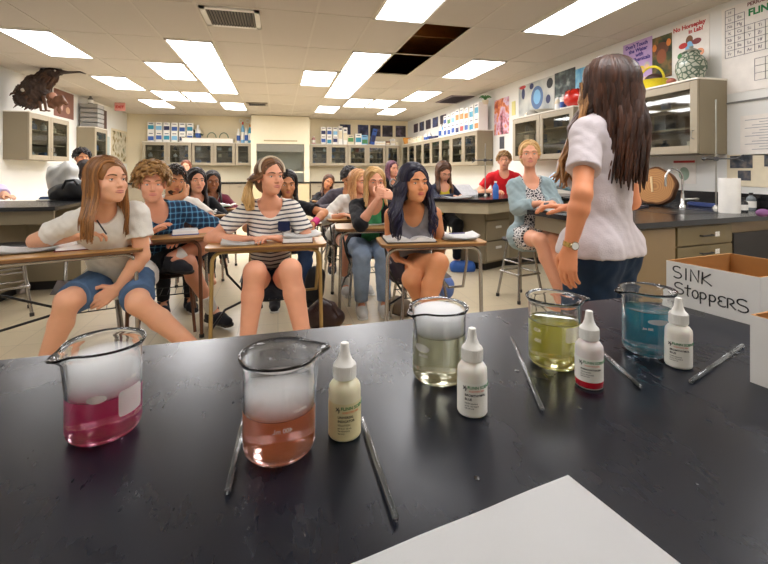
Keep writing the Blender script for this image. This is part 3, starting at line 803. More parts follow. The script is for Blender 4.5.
# fume hood
m_hood = mat('cream_enamel', (226, 217, 190), .45, var=.03)
t = thing('fume_hood', 'tall cream fume hood with glass sash in middle of back wall', 'fume hood', (.075, 13.0, 0)); hx0, hx1, hy = -.745, .895, 12.72
mb = MB(); mb.box2((hx0, hy+.01, .0), (hx1, 13.38, .88)); bo = mb.build('base', mat('hood_base', (206, 186, 146), .5, var=.04), t)
for k in range(2):
    mb = MB(); mb.box2((hx0+.03+k*.80, hy-.008, .12), (hx0+.81+k*.80, hy+.012, .85), bev=.004); d_ = mb.build('door', mat('hood_door', (212, 194, 154), .5, var=.04), t)
    mb = MB(); mb.cyl((hx0+.74+k*.13, hy-.02, .7), (hx0+.74+k*.13, hy-.02, .8), .006, seg=8); mb.build('handle', m_steel, d_)
mb = MB(); mb.box2((hx0-.01, hy-.02, .88), (hx1+.01, 13.38, .92)); mb.build('work_surface', m_black, t)
for a, b in ((hx0, hx0+.15), (hx1-.15, hx1)):
    mb = MB(); mb.box2((a, hy, .92), (b, 13.38, 2.02)); mb.build('side_post', m_hood, t)
mb = MB(); mb.box2((hx0, hy, 2.02), (hx1, 13.38, 2.16)); mb.build('header', m_hood, t)
mb = MB(); mb.box2((hx0, hy+.03, 2.16), (hx1, 13.38, 2.83)); mb.build('upper_panel', m_hood, t)
mb = MB(); mb.box2((hx0+.15, 13.34, .92), (hx1-.15, 13.38, 2.02)); mb.build('liner', mat('hood_liner', (186, 186, 176), .5, var=.05), t)
mb = MB(); mb.box2((hx0+.15, hy+.04, 1.80), (hx1-.15, hy+.06, 2.02)); mb.build('sash_header', mat('hood_grey', (120, 118, 108), .5), t)
mb = MB(); mb.box2((hx0+.15, hy+.05, 1.22), (hx1-.15, hy+.056, 1.80)); s_ = mb.build('sash', m_pane, t)
mb = MB(); mb.box2((hx0+.15, hy+.035, 1.19), (hx1-.15, hy+.065, 1.225)); mb.build('sash_rail', m_hood, s_)
mb = MB(); mb.box2((hx0+.35, hy-.012, 2.09), (hx1-.35, hy, 2.13)); mb.build('vent_slot', mat('hood_slot', (176, 160, 122), .5), t)
# ------------------------------------------------------------------ student benches
m_apron = mat('bench_apron', (172, 160, 134), .5, var=.05)
t = thing('lab_bench', 'left lab bench with black top and open knee space', 'bench', (-3.0, 5.0, 0))
mb = MB(); mb.box2((-4.08, 4.62, .89), (-2.02, 5.62, .928), bev=.003); mb.build('top', m_black, t)
mb = MB(); mb.box2((-2.6, 4.70, .76), (-2.06, 4.72, .89)); mb.build('apron', m_taupe2, t)
mb = MB(); mb.box2((-4.06, 4.70, .1), (-2.55, 5.56, .89)); mb.build('drawer_block', m_taupe2, t)
mb = MB(); mb.box2((-2.55, 5.25, .1), (-2.05, 5.56, .89)); mb.build('knee_panel', m_taupe2, t)
mb = MB(); mb.box2((-4.06, 4.76, 0), (-2.6, 5.5, .1)); mb.box2((-2.6, 5.30, 0), (-2.1, 5.5, .1)); mb.build('plinth', m_kick, t)
for i in range(3):
    for z0, z1 in ((.12, .36), (.37, .61), (.62, .88)):
        x0 = -4.05+.5*i; mb = MB(); mb.box2((x0+.005, 4.68, z0), (x0+.49, 4.70, z1), bev=.003); d_ = mb.build('drawer', m_taupe, t)
        mb = MB(); mb.tube([(x0+.2, 4.68, (z0+z1)/2), (x0+.2, 4.655, (z0+z1)/2), (x0+.3, 4.655, (z0+z1)/2), (x0+.3, 4.68, (z0+z1)/2)], .005, 6); mb.build('handle', m_kick, d_)
# right bench with angled end
t = thing('lab_bench', 'right rear lab bench with angled black top, three white drawer pulls', 'bench', (3.0, 5.2, 0))
PA, PB_, PC = (1.72, 4.92), (2.36, 4.50), (2.95, 4.83)
mb = MB(); mb.prism([PA, PB_, PC, (4.08, 4.83), (4.08, 5.5), (2.0, 5.38)], .89, .928); mb.build('top', m_black, t)
def inset_wall(p, q, z0, z1, th=.02, off=.03):
    p = V((*p, 0)); q = V((*q, 0)); d = (q-p).normalized(); n = V((-d.y, d.x, 0)); mb.box((p+q)/2+n*(off+th/2)+V((0, 0, (z0+z1)/2)), ((q-p).length-.03, th, z1-z0), math.atan2(d.y, d.x))
mb = MB(); inset_wall(PA, PB_, .76, .89); inset_wall(PB_, PC, .76, .89); mb.build('apron', m_apron, t)
mb = MB(); mb.prism([(2.50, 4.90), (2.95, 5.10), (4.06, 5.10), (4.06, 5.42), (2.30, 5.36), (2.33, 5.2)], .1, .89); mb.build('drawer_block', m_taupe2, t)
mb = MB(); mb.prism([(2.54, 4.98), (2.93, 5.16), (4.0, 5.16), (4.0, 5.38), (2.36, 5.32), (2.37, 5.24)], 0, .1); mb.build('plinth', m_kick, t)
fd = V((.45, .20, 0)).normalized(); fn = V((fd.y, -fd.x, 0))
for z0, z1 in ((.12, .37), (.38, .63), (.64, .88)):
    mb = MB(); c_ = V((2.725, 5.0, (z0+z1)/2))+fn*.010; mb.box(c_, (.46, .018, z1-z0-.008), math.atan2(fd.y, fd.x), bev=.003); d_ = mb.build('drawer', m_taupe, t)
    mb = MB(); mb.box(c_+fn*.014+V((0, 0, .04)), (.11, .012, .03), math.atan2(fd.y, fd.x), bev=.003); mb.build('handle', m_white, d_)
# sink bench by the right wall
t = thing('lab_bench', 'right front sink bench with black top and drawers behind the teacher', 'bench', (3.1, 2.9, 0))
mb = MB(); mb.prism([(2.12, 2.29), (2.9, 2.395), (4.08, 2.56), (4.08, 4.75), (3.50, 4.75), (3.50, 3.45), (2.12, 3.36)], .885, .923); mb.build('top', m_black, t)
mb = MB(); mb.box2((4.055, 2.58, .923), (4.085, 4.75, 1.06)); mb.build('backsplash', m_black, t)
fr = math.atan2(.27, 1.96); fx = V((math.cos(fr), math.sin(fr), 0)); fnn = V((fx.y, -fx.x, 0)); p0 = V((2.16, 2.335, 0))
m_olive = mat('olive_laminate', (108, 93, 60), .45, var=.06)
def fpanel(name, a, b, z0, z1, off, m, par, th=.02):
    mb = MB(); mb.box(p0+fx*((a+b)/2)+fnn*off+V((0, 0, (z0+z1)/2)), (b-a, th, z1-z0), fr, bev=.002); return mb.build(name, m, par)
fpanel('front_panel', .0, 1.94, .1, .885, -.02, mat('olive_panel', (122, 100, 68), .45, var=.06), t)
mb = MB(); mb.prism([(2.72, 2.46), (4.06, 2.62), (4.06, 3.40), (2.72, 3.32)], .1, .885); mb.build('cabinet_block', m_olive, t)
mb = MB(); mb.prism([(2.2, 2.44), (4.0, 2.68), (4.0, 2.74), (2.2, 2.5)], 0, .1); mb.build('plinth', m_kick, t)
mb = MB(); mb.box2((2.20, 3.30, .76), (2.72, 3.32, .885)); mb.box2((2.17, 2.42, .76), (2.19, 3.32, .885)); mb.build('apron', m_taupe2, t)
mb = MB(); mb.box2((3.53, 3.46, .1), (4.06, 4.72, .885)); mb.build('wall_run', m_olive, t)
for z0, z1 in ((.10, .38), (.39, .62), (.63, .73), (.74, .87)):
    d_ = fpanel('drawer', .52, 1.12, z0, z1, .0, m_olive, t)
    mb = MB(); c_ = p0+fx*.80+fnn*.02+V((0, 0, (z0+z1)/2)); mb.tube([c_-fx*.06, c_-fx*.06+fnn*.02, c_+fx*.06+fnn*.02, c_+fx*.06], .006, 6); mb.build('handle', m_kick, d_)
    if z1-z0 < .2: mb = MB(); mb.box(c_+fx*.15-fnn*.012, (.05, .004, .035), fr); mb.build('label_card', m_white, d_)
fpanel('knee_gap_shade', 1.14, 1.90, .14, .80, .0, m_kick, t)  # black panel standing in for the shade inside the open knee gap
fpanel('door', .02, .50, .12, .87, .0, mat('olive_door', (128, 106, 74), .45, var=.05), t)
mb = MB(); mb.box2((3.0, 2.72, .9225), (3.46, 3.1, .9245)); sk = mb.build('sink', mat('sink_basin', (12, 12, 14), .3), t)
mb = MB(); mb.cyl((3.2, 2.9, .9245), (3.2, 2.9, .9265), .03); mb.build('drain', m_steel, sk)
t = thing('faucet', 'tall chrome gooseneck faucet with side handle on the sink bench', 'faucet', (3.60, 3.17, .923))
mb = MB(); mb.lathe([(0, 0), (.03, 0), (.028, .02), (.016, .035), (.016, .13), (0, .13)], (3.60, 3.17, .923), 16); mb.build('base', m_chrome, t, smooth=40)
b_ = V((3.60, 3.17, 1.05)); mb = MB(); mb.tube([b_, b_+V((0, 0, .14))]+[b_+V((-.075+.075*math.cos(a), -.0+.02-.02*math.cos(a), .14+.09*math.sin(a))) for a in np.linspace(0, PI, 10)]+[b_+V((-.15, .04, .07))], .010, 10); mb.build('spout', m_chrome, t, smooth=50)
mb = MB(); mb.cyl((3.60, 3.17, 1.0), (3.67, 3.12, 1.005), .012); mb.ell((3.685, 3.11, 1.006), (.03, .018, .014)); mb.build('handle', m_steel, t, smooth=50)
# ------------------------------------------------------------------ demonstration table
def epoxy():
    m, nt, b = base_mat('worn_black_epoxy')
    tc = nt.new('ShaderNodeTexCoord'); n1 = nt.new('ShaderNodeTexNoise', i_Scale=5.0, i_Detail=5.0); n2 = nt.new('ShaderNodeTexNoise', i_Scale=90.0, i_Detail=3.0); n3 = nt.new('ShaderNodeTexNoise', i_Scale=700.0)
    mp = nt.new('ShaderNodeMapping'); mp.inputs['Scale'].default_value = (1, .25, 1); mp.inputs['Rotation'].default_value = (0, 0, .5); nt.link(tc.outputs['Object'], mp.inputs['Vector'])
    for n in (n1, n3): nt.link(tc.outputs['Object'], n.inputs['Vector'])
    nt.link(mp.outputs[0], n2.inputs['Vector'])
    nt.link(nt.mix(n1.outputs['Fac'], lin((12, 14, 21)), lin((21, 25, 36))), b.inputs['Base Color'])
    vo = nt.new('ShaderNodeTexVoronoi', i_Scale=55.0); nt.link(tc.outputs['Object'], vo.inputs['Vector'])
    r = nt.math('ADD', nt.math('MULTIPLY', n2.outputs['Fac'], .025), nt.math('MULTIPLY', n1.outputs['Fac'], .10))
    nt.link(nt.math('ADD', r, .215), b.inputs['Roughness'])
    b.inputs['Specular IOR Level'].default_value = .36
    bp = nt.new('ShaderNodeBump', i_Strength=.04, i_Distance=.002); nt.link(n3.outputs['Fac'], bp.inputs['Height']); nt.link(bp.outputs[0], b.inputs['Normal'])
    return m
t = thing('demonstration_table', 'black epoxy demonstration table in the foreground holding beakers and bottles', 'table', (.0, .3, 0))
mb = MB(); mb.prism([(-1.7, -.45), (1.62, -.45), (1.62, 1.012), (-1.7, .896)], .88, .92); mb.build('table_top', epoxy(), t)
mb = MB(); mb.prism([(-1.62, -.38), (1.55, -.38), (1.55, .93), (-1.62, .82)], .1, .88); mb.build('cabinet_body', m_taupe2, t)
mb = MB(); mb.prism([(-1.55, -.3), (1.5, -.3), (1.5, .86), (-1.55, .75)], 0, .1); mb.build('plinth', m_kick, t)
TZ = .9202
# ------------------------------------------------------------------ beakers
def glass_mat():
    m = bpy.data.materials.new('beaker_glass'); m.use_nodes = True; nt = NT(m); b = nt.n['Principled BSDF']
    b.inputs['Base Color'].default_value = (.97, .985, .98, 1); b.inputs['Transmission Weight'].default_value = 1; b.inputs['Roughness'].default_value = 0.0; b.inputs['IOR'].default_value = 1.47
    return m
m_glass = glass_mat()
def liquid_mat(name, col, dens, scat, scol):
    m = bpy.data.materials.new(name); m.use_nodes = True; nt = NT(m); b = nt.n['Principled BSDF']; o = nt.n['Material Output']
    b.inputs['Base Color'].default_value = (1, 1, 1, 1); b.inputs['Transmission Weight'].default_value = 1; b.inputs['Roughness'].default_value = 0.0; b.inputs['IOR'].default_value = 1.333
    a = nt.new('ShaderNodeVolumeAbsorption', i_Density=dens); a.inputs['Color'].default_value = lin(col)+(1,)
    s_ = nt.new('ShaderNodeVolumeScatter', i_Density=scat); s_.inputs['Color'].default_value = lin(scol)+(1,)
    ad = nt.new('ShaderNodeAddShader'); nt.link(a.outputs[0], ad.inputs[0]); nt.link(s_.outputs[0], ad.inputs[1]); nt.link(ad.outputs[0], o.inputs['Volume'])
    return m
def fog_mat(name, dens):
    m = bpy.data.materials.new(name); m.use_nodes = True; nt = NT(m); nt.n.clear()
    o = nt.new('ShaderNodeOutputMaterial'); s_ = nt.new('ShaderNodeVolumeScatter', i_Density=dens); s_.inputs['Color'].default_value = (.97, .97, .97, 1)
    nt.link(s_.outputs[0], o.inputs['Volume']); return m
m_enam = mat('white_enamel_print', (238, 232, 220), .6, var=.02)
def frost_mat():
    m = bpy.data.materials.new('frosted_patch'); m.use_nodes = True; nt = NT(m); nt.n.clear(); o = nt.new('ShaderNodeOutputMaterial'); a = nt.new('ShaderNodeBsdfTransparent'); d = nt.new('ShaderNodeBsdfDiffuse'); mx = nt.new('ShaderNodeMixShader', i_0=.5); d.inputs['Color'].default_value = (.9, .88, .84, 1)
    nt.link(a.outputs[0], mx.inputs[1]); nt.link(d.outputs[0], mx.inputs[2]); nt.link(mx.outputs[0], o.inputs['Surface']); return m
m_frost = frost_mat()
def beaker(label, c, R, H, lvl, liq, liqname, spout, fog, col, patch, marks, fogd=55., dome=.0):
    """lvl: liquid height; spout: direction of the lip in degrees; patch: list of (azimuth, z, w, h, oval)"""
    c = V(c); t = thing('beaker', label, 'beaker', c, group='glass beakers in a row on the demonstration table')
    mb = MB(); T = .0022; sg = 64
    out = [(0, 0), (R*.55, 0), (R-.012, .0006), (R-.005, .003), (R-.0012, .008), (R, .014), (R, H*.5), (R, H-.012), (R+.0012, H-.006), (R+.0045, H-.001), (R+.0052, H+.0012), (R+.004, H+.0026)]
    inn = [(R+.0015, H+.0012), (R-T+.0006, H-.006), (R-T, H-.012), (R-T, H*.5), (R-T, .015), (R-T-.0012, .009), (R-.008, .005), (R-.014, .0034), (R*.55, .003), (0, .003)]
    mb.lathe(out+inn, (0, 0, 0), sg)
    for v in mb.bm.verts:
        if v.co.z > H-.03:
            a = math.atan2(v.co.y, v.co.x); da = (a-math.radians(spout)+PI) % (2*PI)-PI; f = math.exp(-(da/.26)**2)*min(1, max(0, (v.co.z-H+.03)/.03))**1.6
            r = math.hypot(v.co.x, v.co.y)
            if r > R*.6:
                k = 1+.34*f; v.co.x *= k; v.co.y *= k; v.co.z -= .0035*f
    mb.xf(M.Translation(c)); mb.build('glass', m_glass, t, smooth=True)
    r = R-T+.0007; mb = MB(); l2 = lvl
    mb.lathe([(0, .0026), (R*.55, .0026), (R-.014, .0031), (R-.0078, .0046), (r-.0008, .009), (r, .015), (r, lvl+.0012), (r-.0012, lvl+.0002), (r-.004, lvl-.0004), (0, lvl-.0004)], c, sg)
    lq = mb.build('liquid', liq, t, smooth=40)
    if fog:
        r2 = R-T-.0006; mb = MB(); n = [(0, lvl+.0004), (r2-.004, lvl+.0004), (r2, lvl+.002), (r2, fog-.004)]
        n += [(r2*math.cos(a), fog-.004+(dome+.003)*math.sin(a)) for a in np.linspace(.15, PI/2-.05, 7)]+[(0, fog-.001+dome)]
        mb.lathe(n, c, 40); f_ = mb.build('vapour', fog, t, smooth=40) if False else mb.build('vapour', fog_mat('dry_ice_vapour_%d' % int(R*1e5+fogd*100+H*1e4+c.x*1000), fogd), t, smooth=40)
    for az, z, w, h, oval in patch:
        mb = MB(); n = 12; grid = []
        for i in range(n+1):
            for j in range(n+1):
                u = (i/n-.5)*2; v = (j/n-.5)*2
                if oval: L = max(abs(u), abs(v), 1e-6); k = L/math.hypot(u, v) if math.hypot(u, v) > 1e-6 else 1; uu, vv = u*k, v*k
                else:
                    uu, vv = u, v; rr = .3
                    if abs(uu) > 1-rr and abs(vv) > 1-rr:
                        du, dv = (abs(uu)-1+rr)/rr, (abs(vv)-1+rr)/rr; L = max(du, dv, 1e-6); k = L/math.hypot(du, dv); uu = math.copysign(1-rr+du*k*rr, uu); vv = math.copysign(1-rr+dv*k*rr, vv)
                a = math.radians(az)+uu*w/2/R; grid.append(mb.bm.verts.new(c+V(((R+.0004)*math.cos(a), (R+.0004)*math.sin(a), z+vv*h/2))))
        for i in range(n):
            for j in range(n): mb.bm.faces.new((grid[i*(n+1)+j], grid[(i+1)*(n+1)+j], grid[(i+1)*(n+1)+j+1], grid[i*(n+1)+j+1]))
        o = mb.build('marking_patch', m_frost, t, smooth=True)
    for az, z, s_, sz in marks:
        a = math.radians(az); n_ = V((math.cos(a), math.sin(a), 0)); x_ = V((-n_.y, n_.x, 0)); mbt = text_mb(s_, sz, M(), extr=.0001, mirror=az < 0)
        for v in mbt.bm.verts:
            aa = a+v.co.x/R; v.co = c+V(((R+.0005+v.co.z)*math.cos(aa), (R+.0005+v.co.z)*math.sin(aa), z+v.co.y))
        mbt.build('graduation_print', m_enam, t)
    return t
Rb, Hb = .0445, .119
B1, B2, B3, B4, B5 = (-.226, .650, TZ), (.002, .556, TZ), (.264, .683, TZ), (.486, .683, TZ), (.694, .685, TZ)
beaker('beaker of magenta pink liquid with white vapour, leftmost on the black table', B1, Rb, Hb, .058, liquid_mat('magenta_liquid', (250, 16, 150), 27, 17, (255, 60, 160)), '', 225, .108, None, [(-28, .049, .036, .033, False), (-82, .063, .022, .010, True)], [(-30, .078, '400 mL', .006)], 38)
beaker('beaker of orange liquid with white vapour beside the cream bottle', B2, Rb, Hb, .056, liquid_mat('orange_liquid', (255, 146, 52), 21, 15, (255, 172, 100)), '', 12, .088, None, [], [(-86, .047, '400 mL', .0075), (-58, .066, 'APPROX', .005)], 28)
beaker('beaker of pale clear liquid heaped with white foam at table centre', B3, Rb, Hb, .078, liquid_mat('pale_liquid', (236, 230, 160), 12, 7, (250, 248, 205)), '', 200, .117, None, [(-150, .062, .030, .013, True)], [(-146, .050, '300 mL', .006)], 95, .006)
beaker('beaker of yellow green liquid with spout to the right', B4, Rb, Hb, .080, liquid_mat('yellow_liquid', (246, 238, 80), 19, 11, (250, 245, 110)), '', -12, 0, None, [(-78, .066, .036, .026, False)], [(-165, .068, '400-', .009), (-163, .050, '300-', .009)])
beaker('beaker of blue liquid before the open sink stoppers box', B5, Rb, Hb, .084, liquid_mat('blue_liquid', (14, 165, 190), 22, 14, (50, 195, 215)), '', 170, 0, None, [(-112, .070, .036, .010, True)], [(-135, .056, '300 mL', .006)])
# ------------------------------------------------------------------ dropper bottles
m_poly = mat('milky_plastic', (236, 232, 222), .35, var=.02, sub=.2); m_polyc = mat('cream_plastic', (226, 218, 186), .35, var=.03, sub=.2); m_polyp = mat('pinkish_plastic', (232, 222, 218), .35, var=.03, sub=.2)
m_lab = mat('paper_label', (240, 238, 230), .6, var=.02); m_labc = mat('cream_label', (224, 212, 164), .6, var=.03); m_ink = mat('black_ink', (28, 28, 28), .6); m_green = mat('green_ink', (20, 130, 70), .6); m_orange = mat('orange_ink', (222, 96, 48), .6)
m_redl = mat('red_fluid', (196, 24, 44), .25, var=.1, coat=.5)
def dropper_bottle(label, c, az, mb_, ml, lines, H=.121, R=.0212, red=False, extra='INDICATOR'):
    c = V(c); t = thing('dropper_bottle', label, 'bottle', c, group='dropper bottles on the demonstration table')
    hb = H*.62
    prof = [(0, 0), (R-.003, 0), (R-.0008, .0012), (R, .0035), (R, hb*.80), (R-.0006, hb*.87), (R-.004, hb*.94), (R-.0085, hb*.985), (R-.0095, hb), (R-.0095, hb+.004), (0, hb+.004)]
    mb = MB(); mb.lathe(prof, c, 40); mb.build('body', mb_, t, smooth=50)
    if red: mb = MB(); mb.lathe([(0, .0008), (R-.0025, .0008), (R+.0003, .0035), (R+.0003, .0125), (R-.001, .0126)], c, 40); mb.build('dye', m_redl, t, smooth=50)
    z = hb+.001; rc = R*.70
    mb = MB(); mb.lathe([(0, z), (rc, z), (rc+.0006, z+.001), (rc, z+.017), (rc-.001, z+.0185), (rc*.70, z+.022), (rc*.48, z+.030), (rc*.40, z+.038), (rc*.36, H-.0008), (rc*.28, H), (0, H)], c, 40); cp = mb.build('cap', m_white, t, smooth=30)
    mb = MB()
    for i in range(40):
        a = 2*PI*i/40; p = V((math.cos(a), math.sin(a), 0)); mb.cyl(c+p*(rc+.0003)+V((0, 0, z+.002)), c+p*(rc+.0001)+V((0, 0, z+.016)), .00045, seg=5)
    mb.build('cap_ribs', m_white, cp)
    a0, a1 = math.radians(az-100), math.radians(az+72); z0, z1 = (.0035 if not red else .013), hb*.66; n = 24; mb = MB(); vs = []
    for i in range(n+1):
        a = a0+(a1-a0)*i/n
        for zz in (z0, z1): vs.append(mb.bm.verts.new(c+V(((R+.0004)*math.cos(a), (R+.0004)*math.sin(a), zz))))
    for i in range(n): mb.bm.faces.new((vs[2*i], vs[2*i+2], vs[2*i+3], vs[2*i+1]))
    lb = mb.build('label', ml, t, smooth=True)
    def wrap(body, sz, x, zc, m, bold=0., nm='lettering', al='LEFT'):
        q = text_mb(body, sz, M(), extr=.0001, bold=bold, align=al)
        for v in q.bm.verts:
            a = math.radians(az)+(x+v.co.x)/R; rr = R+.0008+v.co.z; v.co = c+V((rr*math.cos(a), rr*math.sin(a), zc+v.co.y))
        q.build(nm, m, lb)
    wrap('FLINN SCIENTIFIC', .0056, -.010, z1-.0055, m_green, .00012); wrap('SCIENTIFIC INC.', .0032, -.008, z1-.0105, m_orange)
    y = z1-.0165
    for s_, sz, b in lines: wrap(s_, sz, -.014, y, m_ink, b); y -= sz*1.25
    # small running-figure mark left of the name
    mb = MB()
    for (u0, v0), (u1, v1) in (((-.0165, -.001), (-.0125, .004)), ((-.0165, .0035), (-.012, -.0015)), ((-.0150, .0012), (-.0108, .0012)), ((-.0135, -.003), (-.0115, -.0005))):
        pt = []
        for u, v in ((u0, v0), (u1, v1)):
            a = math.radians(az)+u/R; pt.append(c+V(((R+.0008)*math.cos(a), (R+.0008)*math.sin(a), z1-.008+v)))
        mb.tube(pt, .0005, 5)
    mb.build('emblem', m_ink, lb)
    return t
L1 = [('UNIVERSAL', .0040, .0001), ('INDICATOR', .0040, .0001), ('SOLUTION', .0032, 0), ('pH 4-10   60 mL', .0026, 0), ('For laboratory', .0026, 0), ('use only', .0026, 0)]
L2 = [('BROMTHYMOL', .0044, .0001), ('BLUE', .0044, .0001), ('0.04% aqueous', .003, 0), ('60 mL  No hazard', .0026, 0), ('Lab use only', .0026, 0)]
L3 = [('PHENOLPHTHALEIN', .0034, .0001), ('1% alcoholic', .003, 0), ('60 mL  Flammable', .0026, 0), ('Lab use only', .0026, 0)]
azc = lambda c: math.degrees(math.atan2(-c[1], -c[0]))
for lb, c, dz, bm_, lm, ln, rd in (('cream dropper bottle with yellowed label right of the orange beaker', (.086, .567, TZ), 14, m_polyc, m_labc, L1, False), ('white dropper bottle before the foam-topped beaker', (.2735, .575, TZ), 10, m_poly, m_lab, L2, False),
                                   ('dropper bottle with red fluid showing below its label', (.492, .600, TZ), 4, m_polyp, m_lab, L3, True), ('white dropper bottle right of the blue beaker', (.697, .622, TZ), 2, m_poly, m_lab, L2, False)):
    dropper_bottle(lb, c, azc(c)+dz, bm_, lm, ln, red=rd)
# ------------------------------------------------------------------ stirring rods
def rod_mat():
    m = bpy.data.materials.new('rod_glass'); m.use_nodes = True; nt = NT(m); b = nt.n['Principled BSDF']
    b.inputs['Base Color'].default_value = (.62, .66, .67, 1); b.inputs['Transmission Weight'].default_value = .95; b.inputs['Roughness'].default_value = .04; b.inputs['IOR'].default_value = 1.47
    return m
m_rod = rod_mat()
for lb, a, b in (('glass stirring rod lying left of the orange beaker', (-.053, .488), (-.044, .668)), ('glass stirring rod right of the cream bottle, running off the lower edge', (.1135, .410), (.114, .590)), ('glass stirring rod between the white bottle and the yellow beaker', (.370, .546), (.469, .800)),
                 ('glass stirring rod between the red-bottomed bottle and blue beaker', (.562, .568), (.60, .70)), ('glass stirring rod pointing at the white box on the right', (.655, .563), (.893, .656))):
    a = V((*a, TZ+.0036)); b = V((*b, TZ+.0036)); d = (b-a).normalized(); mb = MB(); r = .0036
    mb.tube([a, a+d*.0008, a+d*.003, b-d*.003, b-d*.0008, b], [r*.4, r*.8, r, r, r*.8, r*.4], 14)
    tag(mb.build('stirring_rod', m_rod, smooth=50), lb, 'stirring rod', 'glass stirring rods')
# ------------------------------------------------------------------ cardboard boxes
m_cbw = mat('white_cardboard', (232, 230, 226), .65, var=.03, scale=20); m_cbb = mat('brown_cardboard', (168, 120, 66), .8, var=.08, scale=40)
def open_box(label, c0, u, w, v, d, h, texts):
    """c0: near-left lower corner of the written side; u along that side (length w), v to the back (length d)"""
    c0 = V(c0); u = V((*u, 0)).normalized(); v = V((*v, 0)).normalized(); t = thing('cardboard_box', label, 'box', c0+u*w/2+v*d/2); th = .004
    rz = math.atan2(u.y, u.x)
    for nm, a, L, dirn, q in (('front_panel', c0, w, u, v), ('back_panel', c0+v*(d-th), w, u, v), ('side_panel', c0, d, v, u), ('side_panel', c0+u*(w-th), d, v, u)):
        mb = MB(); e = th if nm == 'side_panel' else 0; ctr = a+dirn*(L/2)+q*(th/2)+V((0, 0, h/2)); mb.box(ctr, (L-2*e, th, h), math.atan2(dirn.y, dirn.x)); 
        for f in mb.bm.faces:
            n = f.normal; out = (f.calc_center_median()-ctr); cc = c0+u*w/2+v*d/2
            f.material_index = 0
        bmesh.ops.recalc_face_normals(mb.bm, faces=mb.bm.faces[:]); cc = c0+u*w/2+v*d/2
        for f in mb.bm.faces:
            if abs(f.normal.z) > .9 or (f.normal.dot(q) if (ctr-cc).dot(q) < 0 else -f.normal.dot(q)) > .9: f.material_index = 1
        pn = mb.build(nm, [m_cbw, m_cbb], t)
        if nm == 'front_panel': fp = pn
    mb = MB(); mb.box(c0+u*w/2+v*d/2+V((0, 0, .002)), (w-.01, d-.01, .004), rz); mb.build('bottom', m_cbb, t)
    texts(fp, c0, u, v, w, h); return t
def strokes(fp, name, glyphs, org, u, nrm, r, m):
    """hand lettering: polylines (x,y) on a panel"""
    mb = MB()
    for g in glyphs: mb.tube([org+u*x+V((0, 0, y))-nrm*.0006 for x, y in g], r, 6)
    return mb.build(name, m, fp)
def arc(cx, cy, rx, ry, a0, a1, n=9): return [(cx+rx*math.cos(math.radians(a0+(a1-a0)*i/n)), cy+ry*math.sin(math.radians(a0+(a1-a0)*i/n))) for i in range(n+1)]
m_marker = mat('black_marker', (24, 22, 22), .5)
def sink_text(fp, c0, u, v, w, h):
    G = {'S': [arc(.5, .75, .42, .25, 35, 270)+arc(.5, .25, .45, .25, 90, -140)], 'I': [[(.5, 0), (.5, 1)]], 'N': [[(.1, 0), (.12, 1), (.85, .05), (.9, 1.05)]], 'K': [[(.1, 0), (.15, 1)], [(.85, .95), (.15, .45), (.95, 0)]],
         't': [[(.5, 1), (.45, .1), (.6, 0)], [(.1, .68), (.9, .72)]], 'o': [arc(.5, .35, .42, .35, 90, 450)], 'P': [[(.15, -.25), (.15, .75)], [(.15, .72)]+arc(.3, .48, .5, .26, 80, -90)], 'p': [[(.2, -.3), (.18, .7)], arc(.45, .42, .35, .27, 150, -160)],
         'E': [arc(.6, .58, .45, .22, 40, 260)+arc(.6, .2, .5, .22, 100, 320)], 'R': [[(.15, 0), (.15, .8)], [(.15, .78)]+arc(.35, .6, .42, .2, 80, -90)+[(.95, 0)]]}
    gl = []
    def put(word, x, y, s_, dx, dy):
        for ch, k in word:
            for g in G[ch]: gl.append([(x+px*s_*.72*k, y+py*s_) for px, py in g])
            x += dx*k; y += dy
    put((('S', 1.1), ('I', .7), ('N', 1.1), ('K', 1.2)), .016, .070, .030, .0235, -.0006)
    put((('S', 1.2), ('t', .9), ('o', .8), ('p', 1), ('p', 1), ('E', .9), ('R', 1), ('S', 1.2)), .020, .030, .029, .0205, -.0008)
    strokes(fp, 'lettering', gl, V(c0), u, v, .0017, m_marker)
open_box('open white cardboard box hand-lettered SINK STOPPERS', (1.000, .928, TZ), (.19, -.98), .205, (.99, .13), .262, .111, sink_text)
def box2_text(fp, c0, u, v, w, h):
    gl = [arc(.055, .066, .016, .010, 20, 300), arc(.055, .066, .010, .005, 0, 360), [(.03, .072), (.075, .058)]]
    strokes(fp, 'emblem', gl, V(c0), u, v, .0028, m_marker)
    text_mb('wax', .011, frame_on(V(c0)+u*.036+V((0, 0, .028))-v*.0005, u, -v), extr=.0003, m=m_ink, parent=fp, name='lettering')
open_box('second white box at the right edge, cut off by the frame', (.757, .545, TZ), (.19, -.98), .205, (.99, .13), .262, .111, box2_text)
# paper on the table
mb = MB(); ap = V((.322, .427, TZ)); l_ = V((-.118, -.023, 0)).normalized(); r_ = V((.030, -.15, 0)).normalized()
N = 10; vs = [[mb.bm.verts.new(ap+l_*(.279*i/N)+r_*(.216*j/N)+V((0, 0, .0012+.0012*math.sin(i*.7)**2*math.sin(j*.5+1)**2))) for j in range(N+1)] for i in range(N+1)]
for i in range(N):
    for j in range(N): mb.bm.faces.new((vs[i][j], vs[i+1][j], vs[i+1][j+1], vs[i][j+1]))
r = bmesh.ops.solidify(mb.bm, geom=mb.bm.faces[:], thickness=.0004)
tag(mb.build('paper_sheet', mat('printer_paper', (244, 243, 241), .6, var=.03, scale=8), smooth=40), 'blank white paper sheet at the bottom edge of the black table', 'paper')
